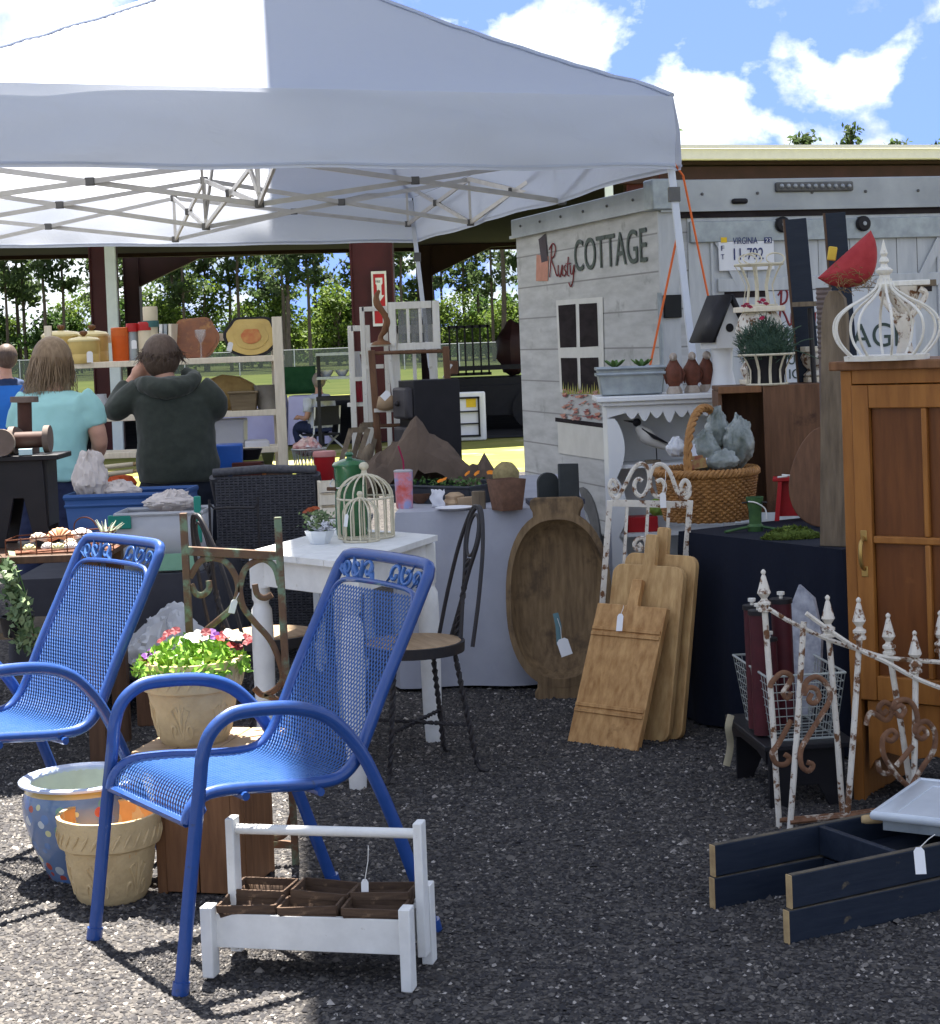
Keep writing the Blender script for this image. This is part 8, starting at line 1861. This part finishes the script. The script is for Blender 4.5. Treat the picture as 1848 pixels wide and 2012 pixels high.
def shell(label, px, py, r_, m_, ridges=11, tilt=0, dy=0):
    w_ = P(px, py, YL+.12+dy); t = thing('seashell', label, 'shell', (w_.x, w_.y, max(zLb+.006, w_.z-r_*.9)), 0, 'seashells in the wire tray')
    def fn(u, v):
        a_ = R(-25)+u*R(230); k = v*(1+.05*math.cos(ridges*2*u*3.14))*1.0; d = .45*(1-v*v)+.05*math.cos(ridges*2*3.14159*u)*v
        return Vector((r_*k*math.cos(a_), -r_*d, r_*(.45+k*.75*math.sin(a_))))
    link('valve', MB().sheet(fn, 44, 8), m_, t, smooth=50, solid=.003)
for (lab, px, py, r_, m_, dy) in (('large ribbed orange scallop shell standing in the tray', 172*1848/1848, 1048, .052, 'shell_orange', .02),):
    shell('large ribbed orange scallop shell standing in the tray', 118, 1045, .05, MAT['shell_orange'], 11, 0, .02)
shell('large smooth white shell beside the orange scallop', 160, 1045, .045, MAT['shell_white'], 4, 0, .05); shell('tan fluted shell at the bench-stool end of the tray', 76, 1052, .034, MAT['shell_tan'], 7)
shell('small pale shell in front of the orange scallop', 95, 1070, .026, MAT['shell_white'], 8, 0, -.05); shell('yellowish shell behind the tray wires', 115, 1078, .026, MAT['shell_yellow'], 6, 0, -.06); shell('pale yellow shell at tray corner', 58, 1075, .024, MAT['shell_yellow'], 6, 0, -.04)
shell('white fan shell at the tray middle front', 140, 1075, .028, MAT['shell_white'], 9, 0, -.06); shell('orange shell lying low beside the air plant', 185, 1062, .034, MAT['shell_orange'], 10, 0, -.01)
shell('small tan shell between orange and white shells', 138, 1062, .024, MAT['shell_tan'], 9, 0, -.03)
ap_ = thing('air_plant', 'spiky pale green air plant at the end of the shell tray', 'plant', P(208, 1062, YL+.1))
for i in range(9):
    a_ = i*.7; d = Vector((math.cos(a_)*.6+.25, math.sin(a_)*.5, .9)).normalized(); link('leaf', MB().tube([P(208, 1062, YL+.1), P(208, 1062, YL+.1)+d*.04, P(208, 1062, YL+.1)+d*.085+Vector((d.x*.02, 0, 0))], [.006, .006, .001], 6), mk('air_leaf', (.58, .64, .48), rough=.6) if 'air_leaf' not in MAT else MAT['air_leaf'], ap_, world=True)
# black stool on bench with spools
Yk = 7.15; zk_ = zLb; q = P(55, 900, Yk); htk = P(55, 897, Yk).z-zk_
bs3 = thing('black_stool', 'black painted wooden stool with cut-out sides on the bench', 'stool', (q.x-.03, Yk, zk_))
link('top', MB().box((0.01, 0, htk), (.33, .24, .02)), MAT['black_paint'], bs3, bevel=.003)
ws3 = .22
prs = [(-ws3/2, 0), (-ws3/2+.05, 0), (-.02, htk*.55), (.02, htk*.55), (ws3/2-.05, 0), (ws3/2, 0), (ws3/2-.012, htk-.01), (-ws3/2+.012, htk-.01)]
for y in (-.1, .085): link('side_board', MB().prism(prs, .016, Matrix.Translation((0.01, y, 0))), MAT['black_paint'], bs3, bevel=.002)
for x in (-.095, .115): link('end_board', MB().box((x, 0, htk*.6), (.014, .17, htk*.75)), MAT['black_paint'], bs3)
mk('spool_wood', (.075, .03, .02), (.045, .02, .014), rough=.6); mk('spool_end_wood', (.16, .12, .10), (.11, .085, .07), rough=.7)
def spool(label, a_, c_, rc, rf, m2='spool_wood'):
    t = thing('wooden_spool', label, 'spool', ((a_+c_)/2-Vector((0, 0, rc))), 0, 'dark wooden spools'); d = (c_-a_).normalized()
    link('core', MB().tube([a_, c_], rc, 14), MAT['spool_wood'], t, world=True)
    for p, s2 in ((a_, -1), (c_, 1)): link('flange', MB().tube([p, p+d*s2*.022], rf, 22), MAT['spool_end_wood'], t, world=True)
zst = zk_+htk+.012
spool('dark spool lying on its side with pale round end on the black stool', Vector((P(30, 860, Yk-.03).x, Yk-.03, zst+.055)), Vector((P(88, 860, Yk-.03).x, Yk-.03, zst+.055)), .032, .054)
spool('dark spool lying end-on showing its grey disc', Vector((P(2, 845, Yk-.12).x, Yk-.11, zst+.052)), Vector((P(2, 845, Yk-.12).x, Yk+.06, zst+.052)), .03, .052)
spool('tall dark spool standing upright above the lying spools', Vector((P(48, 840, Yk+.09).x, Yk+.09, zst+.022)), Vector((P(48, 790, Yk+.09).x, Yk+.09, P(48, 790, Yk+.09).z)), .028, .055)
single('paper_slip', MB().box((P(50, 884, Yk-.1).x, Yk-.1, zst+.012), (.05, .04, .022), R(12)), MAT['teal_lid'] if False else mk('pale_teal_paper', (.45, .62, .66), rough=.7), 'pale blue paper slip on the black stool', 'paper')
# trailing ivy from the bench shelf
iv = thing('trailing_ivy', 'pale edged trailing ivy hanging below the bench', 'plant', (P(25, 1110, YL-.02).x, YL, zLb*.62+.013))
link('ivy_pot', MB().lathe([(.05, 0), (.06, .06), (.066, .075), (.055, .075), (.04, .01)], 18), MAT['black_paint'], iv)
cs = []
for i in range(520):
    t_ = rng.random(); x = 8+70*t_**.8*rng.uniform(.35, 1)+rng.normal(0, 8); y = 1105+165*t_+rng.normal(0, 9); w_ = P(x, y, YL-.04+rng.normal(0, .03)); cs.append(tuple(INV[iv.name] @ w_))
quadmesh('ivy_leaves', leaf_quads(np.array(cs), rng.uniform(.014, .03, len(cs)), .8, .2), 4, MAT['leaf_ivy'], parent=iv)
for k in range(3): link('ivy_stem', MB().tube(crom([P(15+8*k, 1110, YL), P(28+10*k, 1160, YL-.03), P(40+14*k, 1230+8*k, YL-.03)], 4), .003, 5), MAT['leaf_mid'], iv, world=True)

# ================================================================ UNDER THE PAVILION
def ltab(label, x0, x1, Y, zt, cl):
    a_, c_ = P(x0, 800, Y), P(x1, 800, Y); cs_ = [Vector((a_.x, Y, 0)), Vector((c_.x, Y, 0)), Vector((c_.x, Y+.75, 0)), Vector((a_.x, Y+.75, 0))]
    return table('market_table', label, cs_, zt, MAT['lavender_cloth'], .74, cl, amp=.02, nf=2, seed=int(x0))
ltab('vendor table under lavender cloth beside the seated person', 568, 640, 28.2, .76, 'lavender cloth on the table beside the seated person')
ltab('vendor table under lavender cloth seen through the shelf unit', 400, 556, 28.6, .76, 'lavender cloth seen between the shelf unit boards')
gc = thing('camp_chair', 'green folding camp chair by the lavender table', 'chair', (P(587, 790, 29.6).x, 29.6, 0), R(10)); mk('camp_green', (.03, .11, .04), (.02, .085, .03), rough=.8)
link('back_fabric', MB().sheet(lambda u, v: Vector(((u-.5)*.62, .25+.1*(1-4*(u-.5)**2), .75+.45*v)), 8, 4), MAT['camp_green'], gc, solid=.012); link('seat_fabric', MB().sheet(lambda u, v: Vector(((u-.5)*.6, -.2+.5*v, .62-.04*math.sin(u*3.14))), 6, 4), MAT['camp_green'], gc, solid=.012)
for sx in (-1, 1): link('leg', MB().tube([(sx*.31, .3, 1.2), (sx*.31, .25, .65), (-sx*.28, -.2, 0)], .012, 6), MAT['black_iron'], gc); link('leg', MB().tube([(sx*.3, -.2, .64), (sx*.3, .28, 0)], .012, 6), MAT['black_iron'], gc)
ft = thing('folding_table_upright', 'white folding table standing on edge with black legs folded', 'folding table', (P(926, 860, 27.8).x, 27.8, 0)); w5 = 62*27.8/3600; h5 = 96*27.8/3600
link('table_top', MB().box((0, 0, h5/2), (w5, .05, h5)), MAT['white_cloth'], ft, bevel=.03)
for (x, z, dx_, dz_) in ((-.04, h5*.88, w5*.8, .03), (-.04, h5*.1, w5*.8, .03), (w5*.28, h5/2, .03, h5*.8), (-.03, h5*.60, w5*.7, .02), (-.03, h5*.35, w5*.7, .02)): link('folded_leg', MB().box((x, -.045, z), (dx_, .03, dz_)), MAT['black_paint'], ft)
link('warning_sticker', MB().box((.02, -.03, h5*.78), (.15, .005, .14)), MAT['sticker'], ft)
ut = thing('utility_trailer', 'black utility trailer with tall mesh ramp parked under the pavilion', 'trailer', (P(955, 860, 31).x, 31, 0)); mk('dark_metal', (.012, .012, .016), (.02, .02, .024), rough=.6)
link('bed', MB().box((.25, .6, .75), (1.7, 1.6, .25)), MAT['dark_metal'], ut); link('side_rail', MB().box((.25, -.2, 1.05), (1.7, .06, .08)), MAT['dark_metal'], ut)
for i in range(6): link('ramp_bar', MB().box((-.55+i*.13, -.1, 1.35), (.03, .04, .85)), MAT['dark_metal'], ut)
for z in (.95, 1.75): link('ramp_rail', MB().box((-.22, -.1, z), (.72, .04, .05)), MAT['dark_metal'], ut)
link('load', MB().ball((.55, .4, 1.35), .45, 14, 10, (.7, .8, 1), bump=.3), MAT['maroon_dark'], ut)
for sx in (-.3, .8):
    link('wheel', MB().lathe([(.1, 0), (.33, .01), (.34, .18), (.1, .19)], 20, M=Matrix.Translation((sx, -.25, .34)) @ Matrix.Rotation(R(90), 4, 'X')), MAT['dark_metal'], ut)
link('fender', MB().box((.25, -.15, .5), (1.8, .3, .5)), MAT['dark_metal'], ut)
cg = thing('goods_cart', 'dark market cart of silver wares behind the seated person', 'cart', (P(675, 800, 27).x, 27, 0))
link('frame', MB().box((0, 0, .75), (.75, .5, .06)), MAT['dark_metal'], cg)
for sx in (-1, 1):
    for sy in (-1, 1): link('leg', MB().box((sx*.34, sy*.22, .37), (.05, .05, .72)), MAT['dark_metal'], cg)
    link('upright', MB().box((sx*.34, 0, 1.1), (.05, .05, .66)), MAT['dark_metal'], cg)
for z in (1.05, 1.4): link('shelf', MB().box((0, 0, z), (.72, .4, .04)), MAT['tinplate'], cg)
lb4 = ['silver bowl on the cart shelf nearest the seated person', 'silver bowl in middle of the cart shelf', 'silver bowl on the cart shelf nearest the white sashes']
for i in range(3): single('silver_bowl', MB().lathe([(.05, 0), (.09, .06), (.1, .09), (.08, .09)], 16, c=(cg.location.x-.22+i*.22, 27, 1.072)), MAT['alu'], lb4[i], 'bowl', 'silver bowls on the cart')
# blue folding chair back at the far left
q = P(8, 770, 11.2); bf = thing('blue_camp_chair', 'bright blue camp chair back beside the aqua shirt', 'chair', (q.x-.05, 11.2, 0)); mk('camp_blue', (.02, .16, .55), (.02, .13, .48), rough=.7)
link('back_fabric', MB().sheet(lambda u, v: Vector(((u-.5)*.45, .06*math.sin(u*3.14), .75+.62*v)), 8, 4), MAT['camp_blue'], bf, solid=.012); link('seat_fabric', MB().sheet(lambda u, v: Vector(((u-.5)*.45, -.45*v, .5-.03*math.sin(u*3.14))), 6, 4), MAT['camp_blue'], bf, solid=.012)
for sx in (-1, 1): link('leg', MB().tube([(sx*.23, .02, 1.38), (sx*.23, 0, .5), (sx*.2, -.45, 0)], .012, 6), MAT['black_iron'], bf); link('leg', MB().tube([(sx*.23, -.45, .52), (sx*.2, .05, 0)], .012, 6), MAT['black_iron'], bf)
